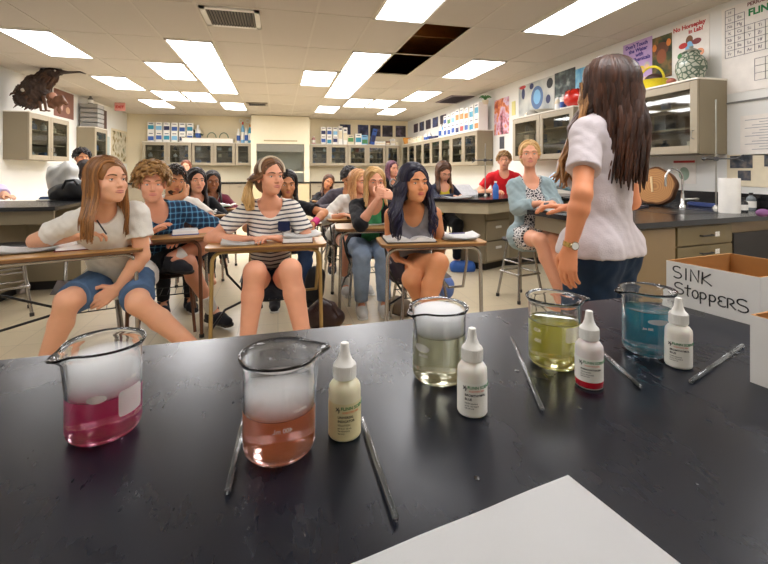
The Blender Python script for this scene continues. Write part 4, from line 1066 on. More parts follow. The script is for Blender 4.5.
# spilt drops
m_drop = mat('water_drop', (18, 18, 20), .03, spec=.8)
for i, (px, py, r) in enumerate(((477, 478, .0035), (517, 371, .0042), (428, 417, .0042), (324, 390, .0016), (389, 382, .0012), (620, 452, .0012), (697, 484, .0014), (580, 408, .003))):
    p = at(px, py, (EYE-TZ)*FPX/(py-CYP)); mb = MB(); mb.ell((p.x, p.y, TZ), (r, r*1.3, r*.28), 12, 8)
    tag(mb.build('liquid_drop', m_drop, smooth=True), ('dark spilt drop ahead of the paper sheet', 'spilt ring of liquid beside the middle stirring rod', 'spilt drop in front of the foam-topped beaker', 'tiny drop left of the cream bottle neck', 'tiny drop right of the cream bottle', 'tiny drop near the right stirring rod end', 'tiny drop at lower right of the table', 'spilt drop below the red-bottomed bottle')[i], 'drop', 'spilt drops on the table')
# ------------------------------------------------------------------ things on cabinets and walls
ORD = ['first', 'second', 'third', 'fourth', 'fifth', 'sixth', 'seventh', 'eighth', 'ninth', 'tenth', 'eleventh', 'twelfth']
m_blue = mat('print_blue', (42, 84, 160), .5); m_teal = mat('print_teal', (40, 140, 170), .5); m_navy = mat('print_navy', (28, 36, 84), .5); m_red = mat('print_red', (190, 44, 40), .5); m_or = mat('print_orange', (206, 120, 44), .5); m_lblue = mat('print_light_blue', (120, 176, 214), .5); m_gr = mat('print_green', (70, 130, 70), .5)
m_grey = mat('mid_grey', (120, 118, 114), .5); m_cream = mat('cream_card', (222, 210, 182), .6)
PAL = [m_blue, m_teal, m_navy, m_blue, m_lblue, m_red, m_or, m_gr]
R = random.Random(21)
def carton(label, c, w, d, h, rz, pm, group, body=None):
    c = V(c); t = thing('carton', label, 'box', c, rz, group); mb = MB(); mb.box2((-w/2, -d/2, 0), (w/2, d/2, h), bev=.003); mb.build('box_body', body or m_white, t, local=True)
    mb = MB(); a = R.uniform(.1, .3); mb.box2((-w*.42, -d/2-.001, h*a), (w*.42, -d/2+.002, h*(a+.42))); mb.build('printed_panel', pm, t, local=True)
    mb = MB(); mb.box2((-w*.3, -d/2-.001, h*.80), (w*.3, -d/2+.002, h*.88)); mb.build('printed_line', m_navy, t, local=True)
    return t
def jug(label, c, r, h, bm, cm, group, name='reagent_bottle'):
    c = V(c); t = thing(name, label, 'bottle', c, 0, group)
    mb = MB(); mb.lathe([(0, 0), (r, 0), (r, h*.62), (r*.86, h*.72), (r*.36, h*.84), (r*.36, h*.88), (0, h*.88)], c, 18); mb.build('body', bm, t, smooth=40)
    mb = MB(); mb.lathe([(0, h*.865), (r*.44, h*.865), (r*.44, h), (0, h)], c, 14); mb.build('cap', cm, t, smooth=40)
    mb = MB(); mb.lathe([(r+.001, h*.15), (r+.001, h*.52)], c, 18); mb.build('label', m_blue if bm is m_white else m_white, t, smooth=True)
zb = 2.057
# back wall, left block: two rows of cartons
for row in range(2):
    for i in range(6):
        carton('%s carton from the left in the %s row, back cabinets left block' % (ORD[i], ('lower', 'upper')[row]), (-3.42+i*.20, 13.2-row*.0, zb+row*.272), .17, .17, .27, 0, PAL[(i*3+row)%5], 'blue and white cartons on back cabinets, left block')
jug('tall white bottle at right end of the back left cartons', (-2.22, 13.2, zb), .085, .50, m_white, m_white, None)
t = thing('storage_tray', 'long flat white tray on back cabinets left of fume hood', 'tray', (-1.95, 13.18, zb)); mb = MB(); mb.box2((-2.62, 13.07, zb), (-1.26, 13.3, zb+.11), bev=.006); mb.build('tray_body', m_white, t); mb = MB(); mb.box2((-2.64, 13.055, zb+.11), (-1.24, 13.315, zb+.125)); mb.build('tray_lid', m_cream, t)
zt = zb+.125
t = thing('microscope', 'old dark green microscope lying on the long white tray', 'microscope', (-2.38, 13.18, zt)); m_dg = mat('dark_green_metal', (44, 62, 44), .4)
mb = MB(); mb.box2((-2.56, 13.12, zt), (-2.2, 13.25, zt+.05), bev=.01); mb.build('base', m_dg, t)
mb = MB(); mb.tube([(-2.5, 13.18, zt+.03), (-2.52, 13.18, zt+.18), (-2.44, 13.18, zt+.24), (-2.36, 13.18, zt+.17)], .022, 8); mb.build('arm', m_dg, t, smooth=50)
mb = MB(); mb.cyl((-2.46, 13.18, zt+.27), (-2.08, 13.18, zt+.08), .028); mb.build('tube', m_dg, t, smooth=50)
for i, x in enumerate((-1.85, -1.52)):
    mb = MB(); mb.tube([(x+.12*math.cos(a), 13.18, zt+.012+.15*math.sin(a)) for a in np.linspace(0, PI, 14)], .013, 8)
    tag(mb.build('glass_tube', mat('green_glass', (110, 130, 108), .2), smooth=50), ('left', 'right')[i]+' of two bent green glass arches on the white tray', 'tube', 'bent glass arches on the tray')
for i, (x, bm) in enumerate(((-1.12, m_white), (-1.0, m_lblue), (-.90, m_white), (-.80, m_teal))):
    jug('%s bottle from the left on the single-door cabinet beside the fume hood' % ORD[i], (x, 13.2, zb), .05, (.42, .62, .45, .55)[i], bm, (m_white, m_red, m_white, m_or)[i], 'tall bottles left of the fume hood')
for i in range(2):
    mb = MB(); mb.tube([(-1.06+.19*i+.05*math.cos(a), 13.3, zb+.66+.05*math.sin(a)) for a in np.linspace(0, 2*PI, 16)], .012, 6); 
    tag(mb.build('wall_ring', m_white, smooth=50), ('left', 'right')[i]+' white ring mounted above the bottles beside the fume hood', 'ring', 'white rings over the bottles')
# back wall, right block
for row in range(2):
    for i in range(3):
        carton('%s carton from the left in the %s row, just right of the fume hood' % (ORD[i], ('lower', 'upper')[row]), (1.34+i*.18, 13.2, zb+row*.262), .15, .16, .26, 0, PAL[(i+row*2)%5], 'cartons right of the fume hood')
jug('pinkish bottle beside the fume hood post, back right cabinets', (1.05, 13.2, zb), .06, .24, mat('pink_bottle', (196, 140, 140), .4), m_white, None)
for i in range(2): carton(('left', 'right')[i]+' tall plain white box at the middle of the back right cabinets', (1.86+i*.15, 13.2, zb), .13, .15, .56-.04*i, 0, m_cream, 'plain tall white boxes')
for i, (x, h, pm, bm) in enumerate(((2.18, .30, m_gr, m_cream), (2.42, .34, m_teal, m_white), (2.62, .30, m_gr, m_lblue))):
    carton('%s of three yellow-green packets on the back right cabinets' % ORD[i], (x, 13.2, zb), .2, .15, h, 0, pm, 'packets on the back right cabinets', bm)
t = carton('blue leaning box beside the white packets, back right cabinets', (2.86, 13.22, zb), .14, .12, .5, 0, m_navy, None, m_blue); t.rotation_euler.y = .22; t.location.z += .016
carton('low white box at right of the blue leaning box', (3.11, 13.2, zb), .34, .2, .11, 0, m_cream, None)
for i, (x, w, h, bm) in enumerate(((3.36, .13, .12, mat('brown_parcel', (140, 96, 56), .7)), (3.52, .15, .19, m_white), (3.655, .1, .15, m_cream))):
    carton(('brown box', 'white box', 'cream box')[i]+' at the right end of the back wall cabinets', (x, 13.2, zb), w, .18, h, 0, m_cream, None, bm)
mb = MB(); bc = V((3.92, 12.7, zb)); mb.lathe([(0, 0), (.14, 0), (.19, .2), (.175, .2), (.13, .015), (0, .015)], bc, 20)
tag(mb.build('wicker_basket', mat('orange_wicker', (186, 126, 52), .8, var=.35, scale=60, bump=.6), smooth=40), 'orange wicker basket on the cabinets in the far right corner', 'basket')
# pictures on walls
def poster_mat(name, cols, scale, seed):
    m, nt, b = base_mat(name); tc = nt.new('ShaderNodeTexCoord'); mp = nt.new('ShaderNodeMapping'); mp.inputs['Location'].default_value = (seed*1.7, seed*.9, seed*2.3); nt.link(tc.outputs['Object'], mp.inputs['Vector'])
    vo = nt.new('ShaderNodeTexNoise', i_Scale=scale, i_Detail=2.5); nt.link(mp.outputs[0], vo.inputs['Vector']); cr = nt.new('ShaderNodeValToRGB'); nt.link(vo.outputs['Fac'], cr.inputs[0])
    el = cr.color_ramp.elements; n = len(cols); el[0].position = .3; el[0].color = lin(cols[0])+(1,); el[1].position = .7; el[1].color = lin(cols[-1])+(1,)
    for i in range(1, n-1): e = el.new(.3+.4*i/(n-1)); e.color = lin(cols[i])+(1,)
    nt.link(cr.outputs[0], b.inputs['Base Color']); b.inputs['Roughness'].default_value = .55; return m
def wall_sheet(name, label, wall, u0, u1, z0, z1, m, group=None, cat='poster', frame=None):
    """u along the wall; wall 'R','L','B'"""
    th = .006
    if wall == 'R': a, b = (XW-th, u0, z0), (XW-.0005, u1, z1)
    elif wall == 'L': a, b = (-XW+.0005, u0, z0), (-XW+th, u1, z1)
    else: a, b = (u0, YB-th, z0), (u1, YB-.0005, z1)
    c = [(p+q)/2 for p, q in zip(a, b)]; t = thing(name, label, cat, (c[0], c[1], z0), group=group); mb = MB(); mb.box2(a, b); mb.build('sheet', m, t); 
    return t
def fr(wall, u, z, off=.008):
    if wall == 'R': return frame_on((XW-off, u, z), (0, -1, 0), (-1, 0, 0))
    if wall == 'L': return frame_on((-XW+off, u, z), (0, 1, 0), (1, 0, 0))
    return frame_on((u, YB-off, z), (1, 0, 0), (0, -1, 0))
def blobs(t, wall, items):
    """flat printed shapes: (u,z,ru,rz,material)"""
    for i, (u, z, ru, rz, m) in enumerate(items):
        mb = MB(); bmesh.ops.create_circle(mb.bm, cap_ends=True, segments=20, radius=1.0); mb.xf(fr(wall, u, z, .0066+.0003*i) @ M.Diagonal((ru, rz, 1, 1))); mb.build('printed_figure', m, t)
sk1, sk2, hb, hr = mat('print_skin', (226, 186, 150), .6), mat('print_skin_dark', (160, 110, 80), .6), mat('print_hair', (120, 80, 50), .6), mat('print_grey_hair', (190, 186, 180), .6)
m_lil = mat('print_lilac', (190, 160, 206), .6); m_pap = mat('poster_paper', (232, 226, 218), .6); m_yel = mat('print_yellow', (226, 200, 60), .6); m_ptx = mat('print_indigo', (60, 40, 130), .6)
t = wall_sheet('poster', 'lilac safety poster with dark lettering and cartoon faces, right wall', 'R', 3.985, 4.40, 2.34, 2.785, m_lil)
for i, (s_, z) in enumerate((('Don\'t Touch', 2.735), ('the Water', 2.675), ('with', 2.62), ('Chemicals', 2.565))): text_mb(s_, .062, fr('R', 4.20-.022*i, z), m=m_ptx, parent=t, bold=.002)
blobs(t, 'R', [(4.31, 2.47, .05, .055, hb), (4.31, 2.455, .038, .042, sk1), (4.20, 2.50, .04, .045, mat('print_blue_grey', (110, 120, 170), .6)), (4.20, 2.485, .03, .035, sk1), (4.13, 2.43, .05, .05, m_yel), (4.13, 2.415, .036, .04, sk1), (4.05, 2.46, .04, .05, hr), (4.05, 2.445, .03, .036, sk1), (4.25, 2.39, .05, .03, m_red)])
t = wall_sheet('poster', 'dark green and brown photo poster between the lilac and white posters', 'R', 3.735, 3.98, 2.28, 2.745, poster_mat('jungle_print', [(24, 30, 14), (60, 70, 24), (120, 90, 40), (40, 26, 16)], 7, 3))
blobs(t, 'R', [(3.86, 2.60, .09, .075, mat('print_umber', (98, 56, 30), .6)), (3.95, 2.63, .028, .04, m_or), (3.77, 2.65, .028, .04, m_or), (3.86, 2.52, .06, .08, mat('print_sienna', (140, 78, 42), .6))])
t = wall_sheet('poster', 'white cartoon poster with red No Horseplay in Lab lettering', 'R', 3.32, 3.725, 2.33, 2.80, m_pap)
text_mb('No Horseplay', .062, fr('R', 3.535, 2.745), m=m_red, parent=t, bold=.002); text_mb('in Lab!', .058, fr('R', 3.46, 2.685), m=m_red, parent=t, bold=.002)
blobs(t, 'R', [(3.53, 2.60, .04, .05, hb), (3.53, 2.52, .045, .07, m_lblue), (3.60, 2.56, .05, .03, m_red), (3.45, 2.57, .05, .03, mat('print_maroon', (130, 60, 60), .6)), (3.62, 2.46, .045, .035, m_gr), (3.42, 2.45, .05, .04, mat('print_peach', (220, 150, 110), .6)), (3.55, 2.41, .06, .03, m_teal)])
wall_sheet('poster', 'bright blue poster partly behind the teacher hair', 'R', 4.98, 5.27, 2.12, 2.69, poster_mat('blue_print', [(40, 110, 190), (90, 170, 215), (140, 200, 225), (60, 140, 200)], 5, 5))
t = wall_sheet('poster', 'dark poster of pale flowers above the red pot', 'R', 5.275, 5.74, 2.36, 2.735, poster_mat('night_print', [(20, 24, 26), (34, 40, 38), (70, 84, 80), (150, 160, 150)], 8, 8))
t = wall_sheet('poster', 'large pale grey poster with a blue flower-like shape and dark blocks', 'R', 5.75, 6.75, 2.17, 2.725, poster_mat('grey_print', [(150, 154, 152), (186, 188, 182), (206, 204, 196)], 4, 11))
blobs(t, 'R', [(6.2, 2.45, .17, .19, mat('print_steel_blue', (84, 110, 150), .6)), (6.2, 2.46, .10, .12, m_lblue), (6.6, 2.58, .05, .10, m_navy), (5.86, 2.62, .08, .08, mat('print_black', (34, 36, 38), .6)), (5.9, 2.38, .06, .07, m_navy), (6.62, 2.69, .1, .03, m_red), (6.35, 2.66, .06, .05, m_navy)])
t = wall_sheet('poster', 'tall pink, violet and orange poster beside the far right cabinets', 'R', 7.08, 7.62, 1.94, 2.62, poster_mat('magenta_print', [(70, 30, 44), (190, 110, 120), (214, 190, 214), (220, 130, 70), (150, 40, 40)], 6, 14))
wall_sheet('picture', 'small dark picture under the tall pink poster', 'R', 7.25, 7.42, 1.67, 1.90, mat('print_slate', (70, 72, 78), .6, var=.4, scale=14), cat='picture')
wall_sheet('leaflet', 'small yellow leaflet between the pink and grey posters', 'R', 6.86, 6.98, 2.25, 2.5, mat('print_pale_yellow', (214, 206, 130), .6), cat='leaflet')
for i in range(5):
    y = 12.55-i*.56; wall_sheet('picture', '%s of five dark square pictures from the far corner, right wall' % ORD[i], 'R', y-.20, y+.20, 2.42, 2.68, poster_mat('space_print_%d' % i, [(22, 22, 34), (54, 46, 60), ((110, 70, 80), (60, 80, 130))[i % 2]], 6, 20+i), 'dark square pictures on the right wall', cat='picture')
for i, x in enumerate((2.05, 2.62, 3.02, 3.42, 3.86)):
    wall_sheet('picture', '%s of five dark square pictures from the left, back wall' % ORD[i], 'B', x-.17, x+.17, 2.34, 2.70, poster_mat('star_print_%d' % i, [(18, 18, 30), (36, 44, 84) if i < 2 else (44, 36, 40), (100, 90, 110)], 6, 30+i), 'dark square pictures on the back wall', cat='picture')
# periodic table on the right wall
t = wall_sheet('periodic_table_chart', 'large white periodic table chart with green heading at upper right', 'R', 1.55, 3.20, 1.98, 2.79, m_pap, cat='chart')
text_mb('PERIODIC TABLE', .045, fr('R', 2.80, 2.752), m=mat('print_brown', (120, 70, 66), .6), parent=t, bold=.001); text_mb('FLINN SCIENTIFIC', .085, fr('R', 2.62, 2.675), m=m_green, parent=t, bold=.003)
m_rule = mat('table_rule', (96, 92, 104), .6); m_cell = [mat('cell_ink', (92, 76, 92), .6), mat('cell_ink_red', (170, 96, 96), .6)]
cw, chh = .086, .064; mb = MB(); mr = MB(); X0, Z0 = 3.165, 2.765
def cell(i, j):
    y = X0-cw*i; z = Z0-chh*j; f0 = XW-.0085
    for p, q in (((y-.0016, z-chh), (y+.0016, z)), ((y-cw-.0016, z-chh), (y-cw+.0016, z)), ((y-cw, z-.0016), (y, z+.0016)), ((y-cw, z-chh-.0016), (y, z-chh+.0016))): mb.box2((f0, p[0], p[1]), (f0+.002, q[0], q[1]))
for i in range(18):
    for j in range(7):
        if (j == 0 and i not in (0, 17)) or (j in (1, 2) and 2 <= i < 12): continue
        cell(i, j)
mb.build('ruled_cells', m_rule, t); mb = MB()
for i in range(3, 17):
    for j in (8, 9, 10): cell(i, j)
mb.build('ruled_cells', m_rule, t)
EL = 'H Li Na K Rb Cs Fr Be Mg Ca Sr Ba Ra Sc Y La Ac Ti Zr Hf Rf V Nb Ta Db Cr Mo W Sg Mn Tc Re Bh Fe Ru Os Hs Co Rh Ir Mt'.split(); gi = 0
pos = [(0, j) for j in range(7)]+[(1, j) for j in range(1, 7)]+[(2, j) for j in range(3, 7)]+[(i, j) for i in range(3, 9) for j in range(3, 7)]
mt = MB()
for (i, j), s_ in zip(pos, EL):
    q = text_mb(s_, .038, fr('R', X0-cw*(i+.5), Z0-chh*(j+.5), .0085), extr=.0003); me = bpy.data.meshes.new('q'); q.bm.to_mesh(me); q.bm.free(); mt.bm.from_mesh(me)
mt.build('element_symbols', m_cell[0], t)
mb = MB(); mb.box2((XW-.014, -.6, 1.885), (XW-.0003, 3.24, 1.9)); structure(mb.build('trim_1', m_grey, origin=O0))
t = wall_sheet('notice_sheet', 'white typed notice sheet below the periodic table chart', 'R', 2.62, 3.03, 1.40, 1.76, m_pap, cat='notice')
mb = MB()
for i in range(12): mb.box2((XW-.0072, 2.66, 1.715-.024*i), (XW-.0062, 2.99-.06*((i*5) % 3), 1.720-.024*i))
mb.build('typed_lines', mat('pale_ink', (150, 150, 158), .6), t)
t = wall_sheet('notice_board', 'cream wall board with dark photos beside the paper towel roll', 'R', 1.9, 3.15, 1.12, 1.41, m_cream, cat='board')
for lb, y0, y1, z0, z1, sd in (('dark landscape photo on the cream board, upper left', 2.925, 3.12, 1.287, 1.40, 40), ('small dark photo on the cream board, lower middle', 2.94, 3.05, 1.175, 1.265, 41), ('photo on the cream board cut by the right edge', 2.70, 2.83, 1.30, 1.40, 42)):
    th = .008; mb = MB(); mb.box2((XW-.0085, y0, z0), (XW-.0062, y1, z1)); tag(mb.build('photograph', poster_mat('photo_print_%d' % sd, [(26, 28, 32), (60, 66, 76), (120, 110, 104)], 14, sd)), lb, 'photo', 'photos on the cream board')
t = wall_sheet('notice_sheet', 'small notice with a red heading on the wall behind the faucet', 'R', 3.46, 3.72, 1.13, 1.375, m_pap, cat='notice'); mb = MB(); mb.box2((XW-.0075, 3.47, 1.345), (XW-.0062, 3.71, 1.368)); mb.build('red_heading', m_red, t)
blobs(t, 'R', [(3.59, 1.23, .06, .07, mat('print_sage', (150, 170, 150), .6))])
# left wall boards
t = wall_sheet('notice_board', 'maroon brown board behind the bird sculpture, left wall', 'L', 9.35, 10.15, 2.30, 2.82, mat('maroon_board', (124, 82, 68), .7), cat='board')
blobs(t, 'L', [(9.6, 2.5, .10, .09, mat('print_pinkish', (206, 170, 158), .6)), (9.9, 2.46, .09, .07, mat('print_tan', (190, 150, 120), .6))])
wall_sheet('notice_board', 'dark brown board above the narrow left cabinet', 'L', 10.96, 11.92, 2.20, 2.72, mat('dark_brown_board', (84, 58, 48), .7), cat='board')
t = wall_sheet('poster', 'framed colourful poster on left wall near the far corner', 'L', 12.25, 13.3, 1.50, 2.28, poster_mat('leaf_print', [(90, 110, 80), (190, 180, 150), (220, 214, 196), (150, 130, 70), (60, 80, 60)], 4, 50))
mb = MB()
for a, b in (((12.2, 1.45), (12.25, 2.33)), ((13.3, 1.45), (13.35, 2.33)), ((12.25, 1.45), (13.3, 1.5)), ((12.25, 2.28), (13.3, 2.33))): mb.box2((-XW+.0005, a[0], a[1]), (-XW+.02, b[0], b[1]))
mb.build('frame', m_cream, t)
wall_sheet('notice_sheet', 'pale blue-grey sheet on left wall beside the narrow cabinet', 'L', 11.5, 12.1, 1.5, 2.1, mat('pale_blue_paper', (170, 186, 186), .6), cat='notice')
p = at(120, 107, 10.0); t = thing('exit_sign', 'small red exit sign hanging from the ceiling near the left corner', 'sign', (p.x, p.y, p.z-.11))
mb = MB(); mb.box2((p.x-.11, p.y-.02, p.z-.09), (p.x+.11, p.y+.02, p.z+.10), bev=.006); mb.build('housing', mat('sign_pink', (214, 150, 140), .5), t)
text_mb('EXIT', .085, frame_on((p.x, p.y-.021, p.z-.005), (1, 0, 0), (0, -1, 0)), m=m_red, parent=t, bold=.004); mb = MB(); mb.cyl((p.x, p.y, p.z+.10), (p.x, p.y, ZC-.001), .012); mb.build('stem', m_steel, t)
# right cabinets: cartons in two rows
zr = 2.057
for row in range(2):
    for i in range(8):
        y = 7.80+i*.235; h = (.24, .26)[row]*R.uniform(.85, 1.1) if row else .25
        carton('%s carton from the near end in the %s row, right wall cabinets' % (ORD[i], ('lower', 'upper')[row]), (3.90, y, zr+row*.252), .19, .2, h, -R90, PAL[R.randrange(8)] if i else (m_or, m_teal)[row], 'white cartons on the far right cabinets', m_white)
t = carton('dark blue flat box lying on the right cabinets past the cartons', (3.92, 10.35, zr), .5, .22, .07, -R90, m_navy, None, m_navy)
for i, y in enumerate((9.75, 9.95, 10.75, 11.05)): jug('%s bottle beyond the cartons on the far right cabinets' % ORD[i], (3.9, y, zr), .06, .34 if i < 2 else .2, m_lblue if i == 0 else m_white, m_white, 'bottles on the far right cabinets')
for i in range(3): carton('%s low cream box toward the corner on the right cabinets' % ORD[i], (3.95, 11.45+.45*i, zr), .36, .22, .16, -R90, m_cream, 'low cream boxes on the far right cabinets', m_cream)
t = thing('potted_plant', 'small green plant on top of the nearest carton stack', 'plant', (3.95, 7.72, zr+.5)); 
mb = MB(); mb.lathe([(0, 0), (.05, 0), (.065, .08), (.055, .08), (0, .07)], (3.95, 7.72, zr+.5), 14); mb.build('pot', m_cream, t, smooth=40); mb = MB()
for k in range(14):
    a = k*2.4; b = V((3.95, 7.72, zr+.57)); d = V((math.cos(a), math.sin(a), 0)); mb.tube([b, b+d*.03+V((0, 0, .06)), b+d*.08+V((0, 0, .09)), b+d*.12+V((0, 0, .06))], [.006, .014, .014, .002], 5)
mb.build('leaves', m_gr, t, smooth=50)
# red pot, plate and small things on the middle right cabinet
zm = 2.117
t = thing('red_pot', 'glossy red round pot on the right wall cabinet left of the teacher', 'pot', (3.92, 5.02, zm)); pc = V((3.92, 5.02, zm)); mr_ = mat('red_glaze', (204, 40, 28), .12, var=.1, coat=.6)
mb = MB(); mb.lathe([(0, 0), (.09, 0), (.155, .06), (.168, .13), (.15, .2), (.11, .235), (.10, .235), (.14, .2), (.155, .13), (.14, .07), (0, .02)], pc, 28); mb.build('body', mr_, t, smooth=60)
mb = MB()
for k in range(9): a = 2*PI*k/9; mb.tube([pc+V((math.cos(a)*r, math.sin(a)*r, z)) for r, z in ((.10, .235), (.14, .215), (.160, .17))], [.012, .008, .003], 6)
mb.build('rim_scallops', mat('dark_red_glaze', (110, 20, 18), .2), t, smooth=50)
mb = MB(); q = V((3.9, 6.02, zm)); mb.lathe([(0, 0), (.1, 0), (.09, .06), (.05, .1), (0, .11)], q, 18); tag(mb.build('shell', mat('grey_shell', (140, 136, 124), .6, var=.3, scale=20), smooth=60), 'grey domed object on the cabinet under the grey poster', 'shell')
t = thing('bowl', 'wide shallow pale bowl on the right cabinet below the grey poster', 'bowl', (3.92, 5.86, zm))
mb = MB(); mb.lathe([(0, 0), (.06, 0), (.15, .06), (.145, .062), (.06, .012), (0, .01)], (3.92, 5.72, zm), 22); mb.build('dish', mat('pale_dish', (176, 172, 160), .4), t, smooth=50)
for i, (y, h, bm) in enumerate(((5.30, .22, m_white), (5.42, .2, m_cream), (6.2, .09, m_cream))): jug(('white bottle right beside the red pot', 'cream bottle second from the red pot', 'low cream jar at far end under the grey poster')[i], (3.92, y, zm), .045, h, bm, m_white, None)
# big cabinet: basket, jar
zn = 2.127
t = thing('fruit_basket', 'bright yellow woven basket with tall handle on the near right cabinet', 'basket', (3.93, 3.84, zn)); bc = V((3.93, 3.84, zn)); my = mat('yellow_wicker', (226, 206, 30), .5, var=.18, scale=70, bump=.7, bscale=120)
mb = MB(); mb.lathe([(0, 0), (.11, 0), (.135, .03), (.165, .10), (.172, .105), (.155, .10), (.12, .03), (0, .015)], (0, 0, 0), 28); mb.xf(M.Translation(bc) @ M.Diagonal((.85, 1.12, 1, 1))); mb.build('bowl', my, t, smooth=50)
mb = MB()
for k in range(3): mb.tube([bc+V((.006*math.cos(k*2), -.0+.165*math.cos(a), .10+.16*math.sin(a)+.006*math.sin(k*2))) for a in np.linspace(.05, PI-.05, 16)], .008, 6)
mb.build('handle', my, t, smooth=50)
mb = MB(); mb.ell(bc+V((0, -.04, .11)), (.08, .10, .07)); tag(mb.build('dark_fruit', mat('dark_produce', (58, 34, 26), .6, var=.3), smooth=True), 'dark brown round produce lying in the yellow basket', 'produce')
mb = MB(); mb.ell(bc+V((0, .07, .11)), (.055, .06, .06)); tag(mb.build('pale_fruit', mat('pale_produce', (206, 176, 150), .5), smooth=True), 'pale pinkish round produce in the yellow basket', 'produce')
mb = MB(); mb.ell(V((3.9, 4.16, zn+.055)), (.10, .14, .06)); tag(mb.build('nest', mat('brown_nest', (70, 44, 24), .9, var=.4, scale=60, bump=.8), smooth=True), 'dark brown twig nest left of the yellow basket', 'nest')
t = thing('ceramic_jar', 'grey green painted ceramic jar with lid at the cabinet end', 'jar', (3.93, 3.37, zn)); jc = V((3.93, 3.37, zn))
mb = MB(); mb.lathe([(0, 0), (.085, 0), (.105, .03), (.132, .12), (.128, .19), (.10, .245), (.075, .262), (.072, .285), (.085, .292), (.08, .297), (.06, .29), (0, .28)], jc, 32)
def jar_mat():
    m, nt, b = base_mat('painted_ceramic'); tc = nt.new('ShaderNodeTexCoord'); vo = nt.new('ShaderNodeTexVoronoi', i_Scale=22.0, feature='DISTANCE_TO_EDGE'); nt.link(tc.outputs['Object'], vo.inputs['Vector'])
    nt.link(nt.mix(nt.math('LESS_THAN', vo.outputs['Distance'], .12), lin((176, 178, 160)), lin((92, 108, 92))), b.inputs['Base Color']); b.inputs['Roughness'].default_value = .25; return m
mb.build('body', jar_mat(), t, smooth=60); mb = MB(); mb.lathe([(.07, .290), (.075, .30), (.04, .325), (.015, .335), (.02, .352), (0, .36)], jc, 24); mb.build('lid', mat('jar_lid', (150, 152, 136), .35), t, smooth=60)
mb = MB(); mb.ell(V((3.83, 3.50, zn+.033)), (.04, .045, .033)); tag(mb.build('red_fruit', mat('brick_red', (150, 84, 66), .5), smooth=True), 'small brick red object between the yellow basket and painted jar', 'produce')
# left cabinet bird sculpture
def bird():
    d = 6.72; q = lambda x, y, dd=0: at(x, y, d+dd)
    t = thing('bird_sculpture', 'dark brown shaggy bird sculpture with a long thin beak on left cabinet', 'sculpture', q(30, 108)); mb_ = mat('dark_feathers', (52, 34, 22), .7, var=.6, scale=14, bump=.6, bscale=40)
    lo, hi = np.minimum(q(10, 112, -.3), q(66, 60, .3))-.12, np.maximum(q(10, 112, -.3), q(66, 60, .3))+.15; S = SDF(lo, hi, .009)
    S.cone(q(29, 98), q(38, 86), .17, .17, .08); S.cone(q(38, 86), q(50, 73), .15, .095, .08); S.cone(q(50, 73), q(59, 72), .085, .062, .05); S.cone(q(24, 88), q(22, 99), .09, .08, .08); S.noise(.020, 26, 3); S.noise(.008, 70, 1)
    np_mesh('body', [(*S.mesh(), 0)], [mb_], t); R2 = random.Random(3); parts = []
    for i in range(190):
        k = R2.random(); c = q(28, 97).lerp(q(54, 73), k); r = .175*(1-k)+.08*k; a = R2.uniform(0, 2*PI); b = R2.uniform(-1, 1)
        n = V((math.cos(a)*math.sqrt(1-b*b), math.sin(a)*math.sqrt(1-b*b), b)); p = c+n*r*.88; tg = (q(20, 104)-q(54, 73)).normalized(); e = p+n*.035+tg*R2.uniform(.09, .17)
        parts.append((*np_tube([list(p), list(p.lerp(e, .5)+n*.02), list(e)], [.022, .017, .003], 5), 0))
    np_mesh('feathers', parts, [mat('feather_brown', (74, 46, 26), .7, var=.7, scale=9)], t)
    mb = MB(); mb.tube([q(57, 72), q(68, 72.5), q(80, 72), q(86, 74)], [.05, .022, .015, .004], 8); mb.build('beak', mat('horn_dark', (60, 46, 38), .4), t, smooth=50)
    mb = MB(); mb.ell(q(55, 70.5, -.075), .014); mb.ell(q(23, 90, -.16), .03); mb.build('eye', mat('pale_stone', (200, 190, 180), .4), t, smooth=True)
    for x in (38, 43): mb = MB(); mb.tube([q(x, 96), q(x+2, 104), q(x+3, 110.5), q(x+7, 111)], [.03, .022, .018, .012], 8); mb.build('leg', mat('leg_brown', (96, 62, 36), .6), t, smooth=50)
    t2 = thing('small_carving', 'small brown carved figure at the right foot of the bird sculpture', 'sculpture', q(56, 113)); S = SDF(np.minimum(q(46, 114, -.15), q(68, 84, .15))-.1, np.maximum(q(46, 114, -.15), q(68, 84, .15))+.1, .008)
    S.cone(q(52, 105), q(60, 100), .06, .075, .04); S.cone(q(60, 100), q(66, 103), .055, .03, .03); S.cone(q(52, 105), q(50, 96), .045, .05, .03); S.cone(q(58, 104), q(60, 113), .03, .025, .02); S.noise(.012, 40, 5); np_mesh('body', [(*S.mesh(), 0)], [mat('carved_wood', (104, 66, 40), .6, var=.5, scale=12)], t2)
    mb = MB(); mb.ell(q(53, 95.5, -.03), (.05, .05, .05)); mb.build('head', mat('pale_wood', (190, 140, 116), .6), t2, smooth=True)
bird()
for i in range(5):
    mb = MB(); mb.box2((-4.05, 10.32, 2.188+.10*i), (-3.72, 10.68, 2.188+.10*i+.085), bev=.008); tag(mb.build('plastic_tray', mat('grey_tray', (150, 148, 142), .5, var=.1)), '%s grey tray from the bottom, stack on the narrow left cabinet' % ORD[i], 'tray', 'grey trays stacked on the left cabinet')
jug('grey bottle standing on top of the stacked grey trays', (-3.9, 10.45, 2.677), .05, .18, m_grey, m_grey, None)
